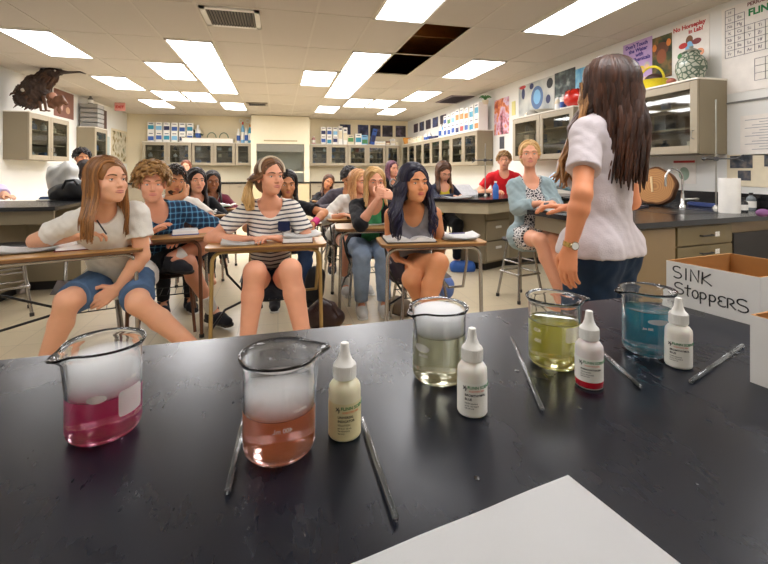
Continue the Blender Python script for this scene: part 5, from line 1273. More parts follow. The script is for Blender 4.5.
# ------------------------------------------------------------------ things on the side benches
tw = V((3.56, 2.72, .923)); t = thing('paper_towel_roll', 'white paper towel roll standing on the sink bench', 'paper towel', tw)
mb = MB(); mb.lathe([(.02, 0), (.072, 0), (.073, .01), (.073, .27), (.072, .28), (.02, .28), (.02, 0)], tw, 32); mb.build('roll', mat('towel_paper', (238, 235, 228), .9, bump=.3, bscale=120), t, smooth=40)
mb = MB(); mb.lathe([(.0195, .001), (.0195, .281), (.017, .281), (.017, .001), (.0195, .001)], tw, 18); mb.build('core', m_cbb, t, smooth=40)
wc = V((3.60, 3.46, .923)); t = thing('wood_slice', 'round tree-trunk slice with bark standing on the sink bench', 'wood slice', wc); q = M.Translation(wc+V((0, 0, .185))) @ M.Rotation(math.radians(-62), 4, 'Z') @ M.Rotation(math.radians(80), 4, 'X')
mb = MB(); mb.lathe([(0, -.05), (.165, -.05), (.17, -.045), (.17, .045), (.165, .05), (0, .05)], (0, 0, 0), 40)
for v in mb.bm.verts:
    r = math.hypot(v.co.x, v.co.y)
    if r > .1: k = 1+.03*math.sin(5*math.atan2(v.co.y, v.co.x))+.02*math.sin(9*math.atan2(v.co.y, v.co.x)+1); v.co.x *= k; v.co.y *= k
mb.xf(q)
def ring_mat():
    m, nt, b = base_mat('cut_wood'); tc = nt.new('ShaderNodeTexCoord'); vm = nt.new('ShaderNodeVectorMath', operation='DISTANCE'); vm.inputs[1].default_value = (0, 0, .185); nt.link(tc.outputs['Object'], vm.inputs[0])
    no = nt.new('ShaderNodeTexNoise', i_Scale=9.0); nt.link(tc.outputs['Object'], no.inputs['Vector']); s_ = nt.math('SINE', nt.math('ADD', nt.math('MULTIPLY', vm.outputs['Value'], 420.), nt.math('MULTIPLY', no.outputs['Fac'], 9.)))
    nt.link(nt.mix(nt.math('MULTIPLY_ADD', s_, .3, .4), lin((190, 140, 84)), lin((134, 84, 44))), b.inputs['Base Color']); b.inputs['Roughness'].default_value = .7; return m
mb.build('cut_face', ring_mat(), t, smooth=30)
mb = MB(); mb.lathe([(.166, -.052), (.182, -.05), (.185, 0), (.182, .05), (.166, .052), (.168, 0), (.166, -.052)], (0, 0, 0), 40)
for v in mb.bm.verts: k = 1+.03*math.sin(5*math.atan2(v.co.y, v.co.x))+.02*math.sin(9*math.atan2(v.co.y, v.co.x)+1); v.co.x *= k; v.co.y *= k
mb.xf(q); mb.build('bark', mat('bark', (98, 62, 34), .9, var=.4, scale=30, bump=.8), t, smooth=50)
mb = MB(); mb.cyl(q @ V((-.03, .09, .051)), q @ V((-.01, -.06, .053)), .011, .008); mb.build('crack', mat('split_wood', (214, 186, 140), .7), t, smooth=50)
for i, (px, py, r, h, m, lb) in enumerate(((742, 212, .04, .12, mat('dark_jar', (40, 40, 44), .2), 'dark jar right of the paper towel roll'), (751, 210, .036, .15, mat('smoky_jar', (110, 118, 122), .15), 'smoky glass jar second from the paper towel roll'))):
    p = at(px, py, .347*FPX/(py-CYP)); p.z = .923; jug(lb, p, r, h, m, m_kick, None, 'storage_jar')
p = at(763, 217, .347*FPX/(217-CYP)); mb = MB(); mb.ell((p.x, p.y, .923+.03), (.05, .04, .03)); tag(mb.build('purple_pouch', mat('purple_cloth', (120, 74, 120), .7), smooth=True), 'small purple pouch on the sink bench at the right edge', 'pouch')
mb = MB(); mb.box((3.86, 3.2, .945), (.05, .28, .04), bev=.01); tag(mb.build('pencil_case', mat('blue_vinyl', (60, 76, 130), .5)), 'blue case lying by the black backsplash behind the faucet', 'case')
p = at(633, 203, 4.4); mb = MB(); mb.box((3.2, 3.3, .934), (.2, .16, .02), .4, bev=.003); tag(mb.build('book', mat('dark_book', (52, 50, 58), .5)), 'thin dark book on the sink bench beside the teacher', 'book')
def lab_rod(label, x, y, z0, z1, zc, ang):
    t = thing('support_rod', label, 'support rod', (x, y, z0), group='lab support rods with clamps'); mb = MB(); mb.lathe([(0, 0), (.03, 0), (.025, .02), (.008, .035), (0, .035)], (x, y, z0), 14); mb.build('flange', m_steel, t, smooth=40)
    mb = MB(); mb.cyl((x, y, z0+.02), (x, y, z1), .0065); mb.build('rod', m_steel, t, smooth=50); d = V((math.cos(ang), math.sin(ang), 0)); c = V((x, y, zc)); mb = MB(); mb.box(c, (.035, .03, .04), ang, bev=.004); mb.cyl(c-d*.08, c+d*.14, .007); mb.cyl(c+d*.14-V((0, 0, .0)), c+d*.19+V((0, 0, .03)), .006); mb.cyl(c+d*.14, c+d*.19-V((0, 0, .03)), .006); mb.ell(c-d*.09, .016); mb.build('clamp', mat('clamp_metal', (88, 88, 90), .35, metal=.7), t, smooth=40)
lab_rod('support rod with clamp beside the near right cabinet, above sink bench', 3.80, 3.02, .923, 1.90, 1.37, -.9)
lab_rod('thin support rod with clamp standing on the rear right bench', 2.64, 5.16, .928, 1.62, 1.40, 2.2)
lab_rod('support rod with clamp under the red pot cabinet', 3.70, 4.62, .923, 1.80, 1.42, 2.6)
lab_rod('support rod with clamp beside the left bird cabinet', -3.45, 5.3, .928, 1.65, 1.40, .4)
# bag, jacket, bottle, papers on benches
def lump(name, label, cat, prims, m, vox=.01, noise=.012, fr_=26, base=None):
    lo = np.min([np.minimum(p[0], p[1])-max(p[2], p[3]) for p in prims], 0)-.04; hi = np.max([np.maximum(p[0], p[1])+max(p[2], p[3]) for p in prims], 0)+.04
    S = SDF(lo, hi, vox)
    for p in prims: S.cone(p[0], p[1], p[2], p[3], .04)
    S.noise(noise, fr_, len(label))
    if base is not None: S.plane((0, 0, base), (0, 0, -1))
    c = (lo+hi)/2; t = thing(name, label, cat, (c[0], c[1], base if base is not None else lo[2])); np_mesh('shell', [(*S.mesh(), 0)], [m], t); return t
A = np.array
lump('plastic_bag', 'bulging white plastic bag standing on the left lab bench', 'bag', [(A(at(57, 182, 5.2)), A(at(58, 173, 5.2)), .11, .11), (A(at(67, 178, 5.2)), A(at(69, 170, 5.2)), .11, .10), (A(at(62, 186, 5.2)), A(at(72, 184, 5.2)), .1, .1)], mat('white_plastic', (196, 196, 192), .4), noise=.014, base=.928)
t = lump('backpack', 'black backpack lying on the left lab bench', 'bag', [(A(at(60, 194, 4.95)), A(at(76, 190, 4.95)), .11, .12), (A(at(76, 190, 4.95)), A(at(88, 194, 4.95)), .12, .10)], mat('black_nylon', (24, 24, 28), .5), noise=.008, base=.928)
mb = MB(); mb.tube([at(62, 189, 4.8), at(66, 181, 4.8), at(74, 180, 4.8), at(78, 185, 4.8)], .014, 6); mb.build('strap', mat('black_webbing', (18, 18, 20), .6), t, smooth=50)
mb = MB(); mb.box(at(44, 203.5, 4.85)+V((0, 0, .02)), (.12, .1, .05), bev=.004); tag(mb.build('tissue_box', m_white), 'small white box on the left lab bench beside the backpack', 'box')
p = at(54, 193, 5.0); mb = MB(); mb.box((p.x, p.y, .945), (.26, .12, .034), .2, bev=.01); tag(mb.build('folder', mat('blue_folder', (70, 96, 140), .5)), 'blue folder on the left lab bench behind the white box', 'folder')
lump('plastic_bag', 'crumpled blue and green plastic bag on the bench behind the seated girl', 'bag', [(A(at(556, 181, 5.3)), A(at(572, 179, 5.3)), .10, .12), (A(at(572, 182, 5.3)), A(at(584, 178, 5.3)), .11, .12)], poster_mat('bag_print', [(60, 120, 90), (120, 176, 210), (206, 220, 226), (60, 110, 180)], 9, 60), noise=.014, base=.928)
p = V((2.52, 4.66, .928)); t = thing('water_bottle', 'blue plastic water bottle on the right rear bench', 'bottle', p); mb = MB(); mb.lathe([(0, 0), (.034, 0), (.036, .02), (.036, .13), (.03, .155), (.014, .18), (.014, .19), (0, .19)], p, 20); mb.build('body', mat('blue_pet', (60, 110, 190), .1, coat=.5), t, smooth=40); mb = MB(); mb.cyl(p+V((0, 0, .19)), p+V((0, 0, .21)), .016); mb.build('cap', m_white, t)
def paper_stack(label, c, w, d, rz, n=1, h=.004, name='paper_sheet', cat='paper', m=None, curl=.02, group=None):
    c = V(c); t = thing(name, label, cat, c, rz, group); m = m or MATS['printer_paper']
    for k in range(n):
        mb = MB(); N = 6; vs = [[mb.bm.verts.new((w*(i/N-.5)+R.uniform(-1, 1)*.0+k*.006, d*(j/N-.5)-k*.004, h*(k+1)+curl*((i/N-.5)**2)*4*(k+1)/n+.001)) for j in range(N+1)] for i in range(N+1)]
        for i in range(N):
            for j in range(N): mb.bm.faces.new((vs[i][j], vs[i+1][j], vs[i+1][j+1], vs[i][j+1]))
        bmesh.ops.solidify(mb.bm, geom=mb.bm.faces[:], thickness=.0012 if n > 1 else .001)
        mb.build('sheet', m, t, local=True, smooth=40)
    return t
def notebook(label, c, rz, w=.28, d=.21, open_=True, cover=None, m=None, group=None):
    """open book or binder: two curved page blocks on a cover"""
    c = V(c); t = thing('notebook', label, 'notebook', c, rz, group); cover = cover or m_navy
    mb = MB(); mb.box((0, 0, .003), (w*2+.02 if open_ else w+.01, d+.01, .006), bev=.001); mb.build('cover', cover, t, local=True)
    for s_ in ((-1, 1) if open_ else (0,)):
        mb = MB(); N = 8; top = [[mb.bm.verts.new((w*i/N*s_ if s_ else w*(i/N-.5), d*(j-.5), .0065+(.026*math.sin(min(1, i/N*1.15)*PI*.9)+.006 if open_ else .024)*(1 if s_ else 1))) for j in (0, 1)] for i in range(N+1)]
        bot = [[mb.bm.verts.new((w*i/N*s_ if s_ else w*(i/N-.5), d*(j-.5), .0062)) for j in (0, 1)] for i in range(N+1)]
        for i in range(N):
            for q in (top, bot): mb.bm.faces.new((q[i][0], q[i+1][0], q[i+1][1], q[i][1]))
            for j in (0, 1): mb.bm.faces.new((top[i][j], top[i+1][j], bot[i+1][j], bot[i][j]))
        for i in (0, N): mb.bm.faces.new((top[i][0], top[i][1], bot[i][1], bot[i][0]))
        mb.build('pages', m or MATS['printer_paper'], t, local=True, smooth=30)
    return t
# ------------------------------------------------------------------ student desks and stools
def wood_mat(name, a, b_):
    m, nt, b = base_mat(name); tc = nt.new('ShaderNodeTexCoord'); mp = nt.new('ShaderNodeMapping'); mp.inputs['Scale'].default_value = (3, 30, 30); nt.link(tc.outputs['Object'], mp.inputs['Vector']); n = nt.new('ShaderNodeTexNoise', i_Scale=1.5, i_Detail=5.0); nt.link(mp.outputs[0], n.inputs['Vector'])
    nt.link(nt.mix(n.outputs['Fac'], lin(a), lin(b_)), b.inputs['Base Color']); b.inputs['Roughness'].default_value = .35; return m
m_desk = wood_mat('desk_laminate', (196, 152, 92), (168, 120, 66)); m_edge = mat('desk_edge', (112, 76, 44), .5, var=.1); m_gold = mat('tan_tube', (168, 140, 84), .35, metal=.35, var=.06); m_rust = mat('rust_tube', (104, 62, 38), .4, var=.1); m_tube = mat('grey_tube', (168, 164, 158), .25, metal=.75, var=.06); m_blktube = mat('black_tube', (32, 32, 34), .35); m_seat = mat('maroon_seat', (74, 42, 32), .4, var=.1); m_bseat = mat('blue_grey_seat', (48, 54, 66), .45)
DG = 'student desks with attached seats'
def student_desk(label, x, y, rz, w=.74, dep=.40, tube=None, z=.76, seat=None, seaty=.66, seatx=0.):
    """rz=0: the student faces -y; (x, y) is the middle of the front edge"""
    tube = tube or m_tube; t = thing('student_desk', label, 'desk', (x, y, 0), rz, DG); h = w/2; mb = MB(); r = .05; pl = []
    for cx, cy, a0 in ((h-r, r, -90), (h-r, dep-r, 0), (-h+r, dep-r, 90), (-h+r, r, 180)): pl += [(cx+r*math.cos(math.radians(a0+18*k)), cy+r*math.sin(math.radians(a0+18*k))) for k in range(6)]
    mb.prism(pl, z-.006, z); dt = mb.build('desktop', m_desk, t, local=True)
    mb = MB(); mb.prism([(px*.997, py*.997+.0005) for px, py in pl], z-.024, z-.0061); mb.build('edge_band', m_edge, dt, local=True)
    lx = h-.045; rr = .07; zt = z-.037
    for s_ in (1, -1):
        mb = MB(); mb.tube([(0, .05, zt), (s_*(lx-rr), .05, zt)]+[(s_*(lx-rr+rr*math.sin(a)), .05, zt-rr+rr*math.cos(a)) for a in np.linspace(.2, PI/2, 6)]+[(s_*(lx+.012), .045, .02), (s_*(lx+.012), .045, .012)], .0135, 10); lg = mb.build('leg', tube, t, local=True, smooth=50)
        mb = MB(); mb.cyl((s_*(lx+.012), .045, 0), (s_*(lx+.012), .045, .025), .017); mb.build('foot_cap', m_kick, lg, local=True)
    mb = MB(); mb.tube([(-lx, .33, zt), (0, .33, zt), (lx, .33, zt)], .011, 8); mb.tube([(lx, .33, zt), (lx+.01, .36, .55), (lx, .42, .34), (lx-.08, .55, .30), (seatx+.15, seaty, .42)], .012, 8); mb.build('side_bar', tube, t, local=True, smooth=50)
    mb = MB(); mb.tube([(-lx-.012, .05, .20), (-lx+.05, .3, .26), (seatx-.16, seaty-.12, .30)], .009, 8); mb.tube([(-lx+.02, .33, zt), (-lx+.06, .36, .5), (seatx-.16, seaty-.1, .32)], .009, 8); mb.build('brace', m_blktube, t, local=True, smooth=50)
    mb = MB()
    for i in range(7): mb.tube([(seatx-.16+.053*i, seaty-.16, .29), (seatx-.16+.053*i, seaty+.16, .27)], .003, 5)
    mb.tube([(seatx-.18, seaty-.16, .29), (seatx+.18, seaty-.16, .29)], .005, 6); mb.tube([(seatx-.18, seaty+.16, .27), (seatx+.18, seaty+.16, .27)], .005, 6); mb.build('book_rack', m_blktube, t, local=True, smooth=50)
    mb = MB(); N = 8; vs = [[mb.bm.verts.new((seatx+.21*(i/N*2-1), seaty+.19*(j/N*2-1), .425+.02*((i/N*2-1)**2)+.012*((j/N)**2))) for j in range(N+1)] for i in range(N+1)]
    for i in range(N):
        for j in range(N): mb.bm.faces.new((vs[i][j], vs[i+1][j], vs[i+1][j+1], vs[i][j+1]))
    bmesh.ops.solidify(mb.bm, geom=mb.bm.faces[:], thickness=.014); mb.build('seat', seat or m_seat, t, local=True, smooth=50)
    mb = MB(); vs = [[mb.bm.verts.new((seatx+.19*(i/N*2-1), seaty+.27-.045*(i/N*2-1)**2+.05*(j/N), .60+.22*j/N)) for j in range(N+1)] for i in range(N+1)]
    for i in range(N):
        for j in range(N): mb.bm.faces.new((vs[i][j], vs[i+1][j], vs[i+1][j+1], vs[i][j+1]))
    bmesh.ops.solidify(mb.bm, geom=mb.bm.faces[:], thickness=.014); mb.build('backrest', seat or m_seat, t, local=True, smooth=50)
    for s_ in (1, -1):
        mb = MB(); mb.tube([(seatx+s_*.15, seaty-.1, .41), (seatx+s_*.16, seaty+.15, .41), (seatx+s_*.165, seaty+.25, .52), (seatx+s_*.15, seaty+.265, .78)], .011, 8); mb.build('back_post', tube, t, local=True, smooth=50)
        mb = MB(); mb.tube([(seatx+s_*.16, seaty+.10, .41), (seatx+s_*.17, seaty+.16, .30), (seatx+s_*.20, seaty+.25, .0)], .012, 8); mb.build('rear_leg', tube, t, local=True, smooth=50)
        mb = MB(); mb.tube([(seatx+s_*.16, seaty-.12, .41), (seatx+s_*.17, seaty-.16, .30), (seatx+s_*.20, seaty-.24, .0)], .012, 8); mb.build('front_leg', tube, t, local=True, smooth=50)
    return t
def stool(label, x, y, h=.62, rz=.3, top=None):
    t = thing('lab_stool', label, 'stool', (x, y, 0), rz, 'metal lab stools'); mb = MB(); mb.lathe([(0, h-.03), (.16, h-.03), (.172, h-.02), (.172, h-.006), (.16, h), (0, h)], (0, 0, 0), 28); mb.build('seat', top or m_kick, t, local=True, smooth=40)
    for k in range(4):
        a = PI/4+k*PI/2; c_, s_ = math.cos(a), math.sin(a); mb = MB(); mb.tube([(.12*c_, .12*s_, h-.03), (.16*c_, .16*s_, h*.5), (.215*c_, .215*s_, .01)], .0125, 8); lg = mb.build('leg', m_tube, t, local=True, smooth=50)
        mb = MB(); mb.cyl((.214*c_, .214*s_, 0), (.212*c_, .212*s_, .03), .017, seg=10); mb.build('foot_cap', m_kick, lg, local=True)
    mb = MB(); r = .185; mb.tube([(r*math.cos(PI/4+k*PI/2), r*math.sin(PI/4+k*PI/2), .26) for k in range(5)], .010, 8); mb.build('foot_ring', m_tube, t, local=True, smooth=50)
    mb = MB(); r = .155; mb.tube([(r*math.cos(PI/4+k*PI/2), r*math.sin(PI/4+k*PI/2), h*.62) for k in range(5)], .008, 8); mb.build('brace', m_tube, t, local=True, smooth=50)
    return t
# ------------------------------------------------------------------ cloth patterns
def pattern_mat(name, fn, rough=.85):
    m, nt, b = base_mat(name); tc = nt.new('ShaderNodeTexCoord'); sx = nt.new('ShaderNodeSeparateXYZ'); nt.link(tc.outputs['Object'], sx.inputs[0]); nt.link(fn(nt, sx.outputs, tc), b.inputs['Base Color']); b.inputs['Roughness'].default_value = rough; return m
def f_str(nt, o, tc):
    z = nt.math('FRACT', nt.math('MULTIPLY', nt.math('ADD', o[2], nt.math('MULTIPLY', nt.math('ABSOLUTE', o[0]), -.12)), 1/.031)); a = nt.math('LESS_THAN', z, .34); return nt.mix(a, lin((232, 226, 216)), lin((74, 74, 88)))
def f_plaid(nt, o, tc):
    l = lambda s, p, w, off=0.: nt.math('LESS_THAN', nt.math('FRACT', nt.math('MULTIPLY_ADD', s, 1/p, off)), w)
    xx = nt.math('ADD', o[0], nt.math('MULTIPLY', o[1], .5)); a = nt.mix(nt.math('MULTIPLY', l(xx, .045, .5), .6), lin((30, 84, 128)), lin((14, 26, 44))); a = nt.mix(nt.math('MULTIPLY', l(o[2], .045, .5), .6), a, lin((14, 26, 44)))
    a = nt.mix(nt.math('MULTIPLY', l(xx, .045, .1, .3), .7), a, lin((110, 170, 200))); return nt.mix(nt.math('MULTIPLY', l(o[2], .045, .1, .3), .7), a, lin((110, 170, 200)))
def f_print(nt, o, tc):
    v = nt.new('ShaderNodeTexVoronoi', i_Scale=42.0, feature='DISTANCE_TO_EDGE'); nt.link(tc.outputs['Object'], v.inputs['Vector']); return nt.mix(nt.math('LESS_THAN', v.outputs['Distance'], .13), lin((34, 34, 48)), lin((216, 212, 208)))
def cloth(name, rgb, **k): return mat(name, rgb, .85, var=.07, scale=18, bump=.15, bscale=160, spec=.2, sheen=.1, **k)
def denim(name, rgb): return mat(name, rgb, .8, var=.28, scale=14, bump=.25, bscale=260, spec=.2)
m_stripe = pattern_mat('striped_jersey', f_str); m_plaid = pattern_mat('blue_plaid', f_plaid); m_dprint = pattern_mat('black_white_print', f_print)
c_white = cloth('white_jersey', (226, 222, 214)); c_black = cloth('black_knit', (26, 26, 30)); m_shoe = cloth('shoe_dark', (40, 40, 46)); m_shoew = cloth('shoe_white', (214, 212, 208)); m_sole = mat('rubber_sole', (222, 220, 214), .6); m_sockw = cloth('white_sock', (230, 228, 222))
HB = hair_mat('hair_brown', (44, 26, 16), (112, 70, 38)); HD = hair_mat('hair_dark', (16, 12, 12), (44, 32, 30)); HLB = hair_mat('hair_light_brown', (82, 50, 25), (178, 120, 62)); HBL = hair_mat('hair_blond', (168, 124, 68), (226, 186, 122)); HC = hair_mat('hair_curly_fair', (110, 76, 38), (186, 142, 84)); HBB = hair_mat('hair_blue_black', (14, 12, 18), (30, 26, 60)); HST = hair_mat('hair_strawberry', (170, 106, 60), (220, 168, 112)); HP = hair_mat('hair_purple_brown', (56, 30, 44), (116, 62, 84)); HR = hair_mat('hair_auburn', (90, 44, 26), (150, 84, 48)); HDK = hair_mat('hair_teacher', (22, 13, 10), (84, 46, 24))
FAIR, PINK, TAN, BRN = (226, 168, 134), (228, 164, 132), (206, 142, 100), (146, 92, 60)
def seated(label, px, py, d, face, F=(0, -1), sc=1.05, lean=.20, px2=None, pz=.53, nb=.03, desk=None, **k):
    h = at(px, py, d); Fv = V((F[0], F[1], 0)).normalized(); pel = h-Fv*lean; pel.z = pz
    if px2 is not None: pel += Fv.cross(UP)*px2
    neck = h-Fv*nb; neck.z = h.z-.178*sc
    if px2 is not None: neck += Fv.cross(UP)*px2*.15
    p = Person(label, pel, neck, h, face, F, sc=sc, **k)
    return p
def on_desk(p, hw=.11, fwd=.36, z=.80, curl=.45):
    for k, g in (('R', 1), ('L', -1)):
        p.arm(k, V((p.pel.x, p.pel.y, z))+p.F*fwd+p.side*(g*hw), p.side*g*1.0-p.F*.1-UP*.7, hdir=p.F*.8-p.side*(g*.5), curl=curl)
def sit_legs(p, kx=.11, kf=.44, kz=.52, af=.40):
    for k, g in (('R', 1), ('L', -1)): p.leg(k, V((p.pel.x, p.pel.y, kz))+p.F*kf+p.side*(g*kx), V((p.pel.x, p.pel.y, .09))+p.F*af+p.side*(g*kx))
def desk_for(p, label, gap=.50, w=.70, tube=None, dx=0., z=.76, **k):
    c = p.pel+p.F*gap+p.side*dx; return student_desk(label, c.x, c.y, math.atan2(p.F.x, -p.F.y), w=w, tube=tube, z=z, seaty=gap+.01, **k)
# --- striped girl in the middle
p = Person('girl in white and navy striped top with headband at the tan centre desk', at(271, 284, 3.36), at(270, 203, 3.16), at(270, 177, 3.08), (.50, -.86, .02), (.04, -1), sc=1.08, vox=.0055, skin=PINK, lips=(196, 110, 100), brow=(96, 64, 44), iris=(70, 60, 50)); p.lw = 1.18
p.arm('R', at(246, 239, 3.02), V((-1, .1, -.5)), hdir=(.75, -.5, .1), curl=.5); p.arm('L', at(276, 238, 3.02), V((1, .1, -.5)), hdir=(-.75, -.45, .15), curl=.6)
p.leg('R', at(255, 272, 2.86), at(246, 352, 2.80)); p.leg('L', at(290, 270, 2.86), at(306, 350, 2.80)); p.body()
p.top('t_shirt', m_stripe, sleeve=.62, neck=(.085, .085, .05), loose=.003, hem=.10); p.bottoms('shorts', denim('denim_dark', (38, 46, 66)), frac=.5, waist=.16)
p.hair(hair_mat('hair_mid_brown', (66, 42, 26), (138, 94, 56)), 'long', .04, n=150, r=.0075, seed=4, vol=.99, hang=(-.05, .02, 0))
R3 = random.Random(2); b0 = p.H(.035, -.10, .0)
p.extra_locks(HBL, [[b0+p.side*R3.uniform(-.02, .02)+V((0, 0, R3.uniform(-.02, .03))), p.H(.075, -.115, -.01+R3.uniform(-.02, .02)), p.H(.105+R3.uniform(-.02, .02), -.10, -.07), p.H(.115+R3.uniform(-.03, .03), -.08+R3.uniform(-.03, .03), -.15), p.H(.105+R3.uniform(-.03, .03), -.07, -.19-R3.uniform(0, .03))] for _ in range(34)], .011)
mb = MB(); mb.tube([p.H(.090*math.cos(a), .030-.016*math.sin(a), .052+.082*math.sin(a)) for a in np.linspace(-.25, PI+.25, 18)], .0085, 8); mb.build('headband', mat('pale_headband', (206, 188, 162), .6), p.root, smooth=50)
q = at(284, 226, 3.09); mb = MB(); mb.box(q, (.085, .012, .07), bev=.004); mb.build('chest_pocket', cloth('navy_cloth', (34, 40, 72)), p.root)
for k in 'LR': p.shoe(k, m_shoew, m_sole)
student_desk('tan-framed student desk in the centre, used by the striped girl', -.07, 2.985, -.01, w=.80, dep=.40, tube=m_gold, seat=m_bseat, seaty=.52)
# --- boy with long hair at left
p = Person('long-haired boy in white t-shirt and denim shorts writing at the left desk', at(121, 279, 3.08), at(103, 211, 2.76), at(108, 181, 2.64), (.80, -.60, .08), (.25, -1), w=.92, sc=1.15, vox=.0055, sex='m', skin=FAIR, lips=(190, 116, 104), brow=(110, 74, 46), iris=(60, 70, 70)); p.lw = 1.05
p.arm('R', at(80, 235, 2.70), None, hdir=(.95, -.1, .2), palm=(.1, .2, -1), curl=.8, elbow=at(36, 241, 2.78)); p.arm('L', at(118, 288, 2.80), None, hdir=(-.7, -.4, -.5), palm=(-.5, .4, -.3), curl=.4, elbow=at(142, 256, 2.86))
p.leg('R', at(68, 301, 2.62), at(40, 378, 2.62)); p.leg('L', at(138, 303, 2.72), at(206, 358, 2.86)); p.body()
p.top('t_shirt', c_white, sleeve=.56, neck=(.075, .035, .05), loose=.014, hem=-.05, wr=.0035); p.bottoms('shorts', denim('denim_mid', (80, 106, 138)), frac=.86, wide=.012)
p.hair(HLB, 'long', .30, n=150, r=.009, seed=6, vol=1.05, part=.01, wave=.006)
p.band('R', .80, .034, .034, mat('white_band', (236, 236, 234), .5), 'wristband'); p.band('R', .93, .029, .016, mat('grey_band', (186, 182, 176), .5), 'wristband')
for k in 'LR': p.shoe(k, m_shoew, m_sole)
dl = student_desk('steel-framed student desk of the long-haired boy at far left', -1.29, 2.955, .30, w=.93, dep=.40, seaty=.56, seatx=.14)
pn = at(104, 228, 2.62); mb = MB(); mb.cyl(pn+V((.02, -.02, -.035)), pn+V((-.045, .02, .045)), .0045); tag(mb.build('pen', mat('black_pen', (30, 30, 34), .3), smooth=40), 'dark pen held by the long-haired boy in white', 'pen')
# --- curly boy in plaid
p = Person('curly-haired boy in blue plaid shirt with one ankle on his knee', at(166, 258, 3.62), at(157, 210, 3.34), at(152, 184, 3.24), (.30, -.95, -.06), (.35, -1), sc=1.12, w=.95, vox=.0065, sex='m', skin=PINK, lips=(206, 120, 112), brow=(140, 100, 60), iris=(80, 90, 90))
p.arm('R', at(147, 236, 3.16), V((-1, .2, -.6)), curl=.5); p.arm('L', at(188, 238, 3.35), V((1, .2, -.6)), hdir=(-.5, -.7, 0), curl=.5)
p.leg('R', at(187, 263, 3.32), at(213, 309, 3.50)); p.leg('L', at(212, 241, 3.45), at(172, 257, 3.26)); p.body()
p.top('plaid_shirt', m_plaid, sleeve=.9, neck=(.07, .06, .05), loose=.012, wr=.004); p.bottoms('shorts', cloth('dark_shorts', (44, 46, 54)), frac=.62, wide=.01)
p.hair(HC, 'short', .055, n=240, curl=.016, r=.011, seed=8, vol=1.05)
for k in 'LR': p.sock(k, m_sockw, .30); p.shoe(k, m_shoe, m_kick)
student_desk('rust-framed student desk of the curly-haired boy in plaid', -.80, 3.42, .16, w=.56, dep=.36, tube=m_rust, z=.77, seaty=.42)
# --- bearded man
p = seated('bearded young man in white t-shirt leaning on his bent arm', 174, 181, 4.05, (.55, -.83, -.10), (.35, -1), sc=1.08, lean=.22, vox=.008, sex='m', skin=TAN, lips=(170, 100, 86), brow=(40, 28, 22), tilt=-.12)
p.arm('R', at(183, 195.5, 3.84), None, hdir=(.25, .9, .35), palm=(-.9, .2, .2), curl=.5, elbow=at(162, 205, 3.74)); p.arm('L', at(190, 214, 3.86), V((1, .3, -.6)), hdir=(-.9, -.3, 0)); sit_legs(p); p.body()
p.top('t_shirt', c_white, sleeve=.68, loose=.014); p.bottoms('trousers', c_black, calf=.96); p.hair(hair_mat('hair_short_dark', (34, 24, 18), (70, 50, 36)), 'short', .04, n=260, r=.007, seed=9)
S = SDF(p.hc-V((.2, .2, .25)), p.hc+V((.2, .2, .2)), .006); c_ = p.sc; S.ell(p.H(0, .036, -.082), (.052*c_, .054*c_, .040*c_), p.hm, k=0); S.ell(p.H(0, .105, -.058), (.026*c_, .05*c_, .015*c_), p.hm, k=0, op='sub'); S.ell(p.H(0, .06, -.01), (.045*c_, .09*c_, .042*c_), p.hm, k=.01, op='sub'); S.noise(.0015, 160, 1); np_mesh('beard', [(*S.mesh(), 0)], [mat('beard_dark', (52, 36, 28), .9, var=.3, scale=60)], p.root)
for k in 'LR': p.shoe(k, m_shoe, m_sole)
desk_for(p, 'student desk with water bottle in front of the bearded man', w=.58, gap=.46)
# --- dark-haired girl, maroon girl
p = seated('girl with long dark hair in black top behind the bearded man', 196.5, 181, 4.98, (.42, -.90, .0), (.35, -1), sc=1.15, vox=.008, skin=PINK, brow=(30, 22, 20)); on_desk(p); sit_legs(p); p.body()
p.top('long_sleeve_top', c_black, long=.95, neck=(.075, .04, .05)); p.bottoms('trousers', c_black, calf=.96); p.hair(HD, 'long', .34, n=120, r=.010, seed=11, wave=.01, vol=1.05)
desk_for(p, 'student desk of the dark-haired girl in black', w=.55, gap=.48)
p5 = p
p = seated('dark-skinned girl in maroon jacket holding an open book', 212.5, 181.5, 5.8, (.28, -.95, -.08), (.25, -1), sc=1.13, vox=.009, skin=BRN, lips=(120, 70, 60), brow=(20, 16, 14)); on_desk(p, fwd=.33); sit_legs(p); p.body()
p.top('shirt', c_white, sleeve=.5, neck=(.07, .04, .05)); p.top('jacket', cloth('maroon_cloth', (96, 30, 46)), long=.95, open_front=1.1, o=.02, neck=(.075, .05, .05)); p.bottoms('trousers', c_black, calf=.96); p.hair(HD, 'long', .26, n=110, r=.010, seed=12)
desk_for(p, 'student desk of the girl in the maroon jacket', w=.6, gap=.48); q = p.pel+p.F*.36; notebook('open book in the hands of the girl in maroon', (q.x, q.y, .79), math.atan2(p.F.x, -p.F.y), w=.2, d=.24, cover=m_gr)
# --- girl far back by the cabinets, left
p = seated('auburn-haired girl far back below the left back cabinets', 186, 167, 8.6, (.05, -1, 0), (0, -1), vox=.011, pz=.64, skin=PINK); on_desk(p); sit_legs(p, kz=.6); p.body(); p.top('sweater', cloth('olive_knit', (104, 100, 84)), long=.95, vox=.011); p.bottoms('trousers', c_black, calf=.96); p.hair(HR, 'long', .18, n=80, seed=14)
stool('lab stool under the auburn-haired girl at the back', p.pel.x, p.pel.y, h=.55)
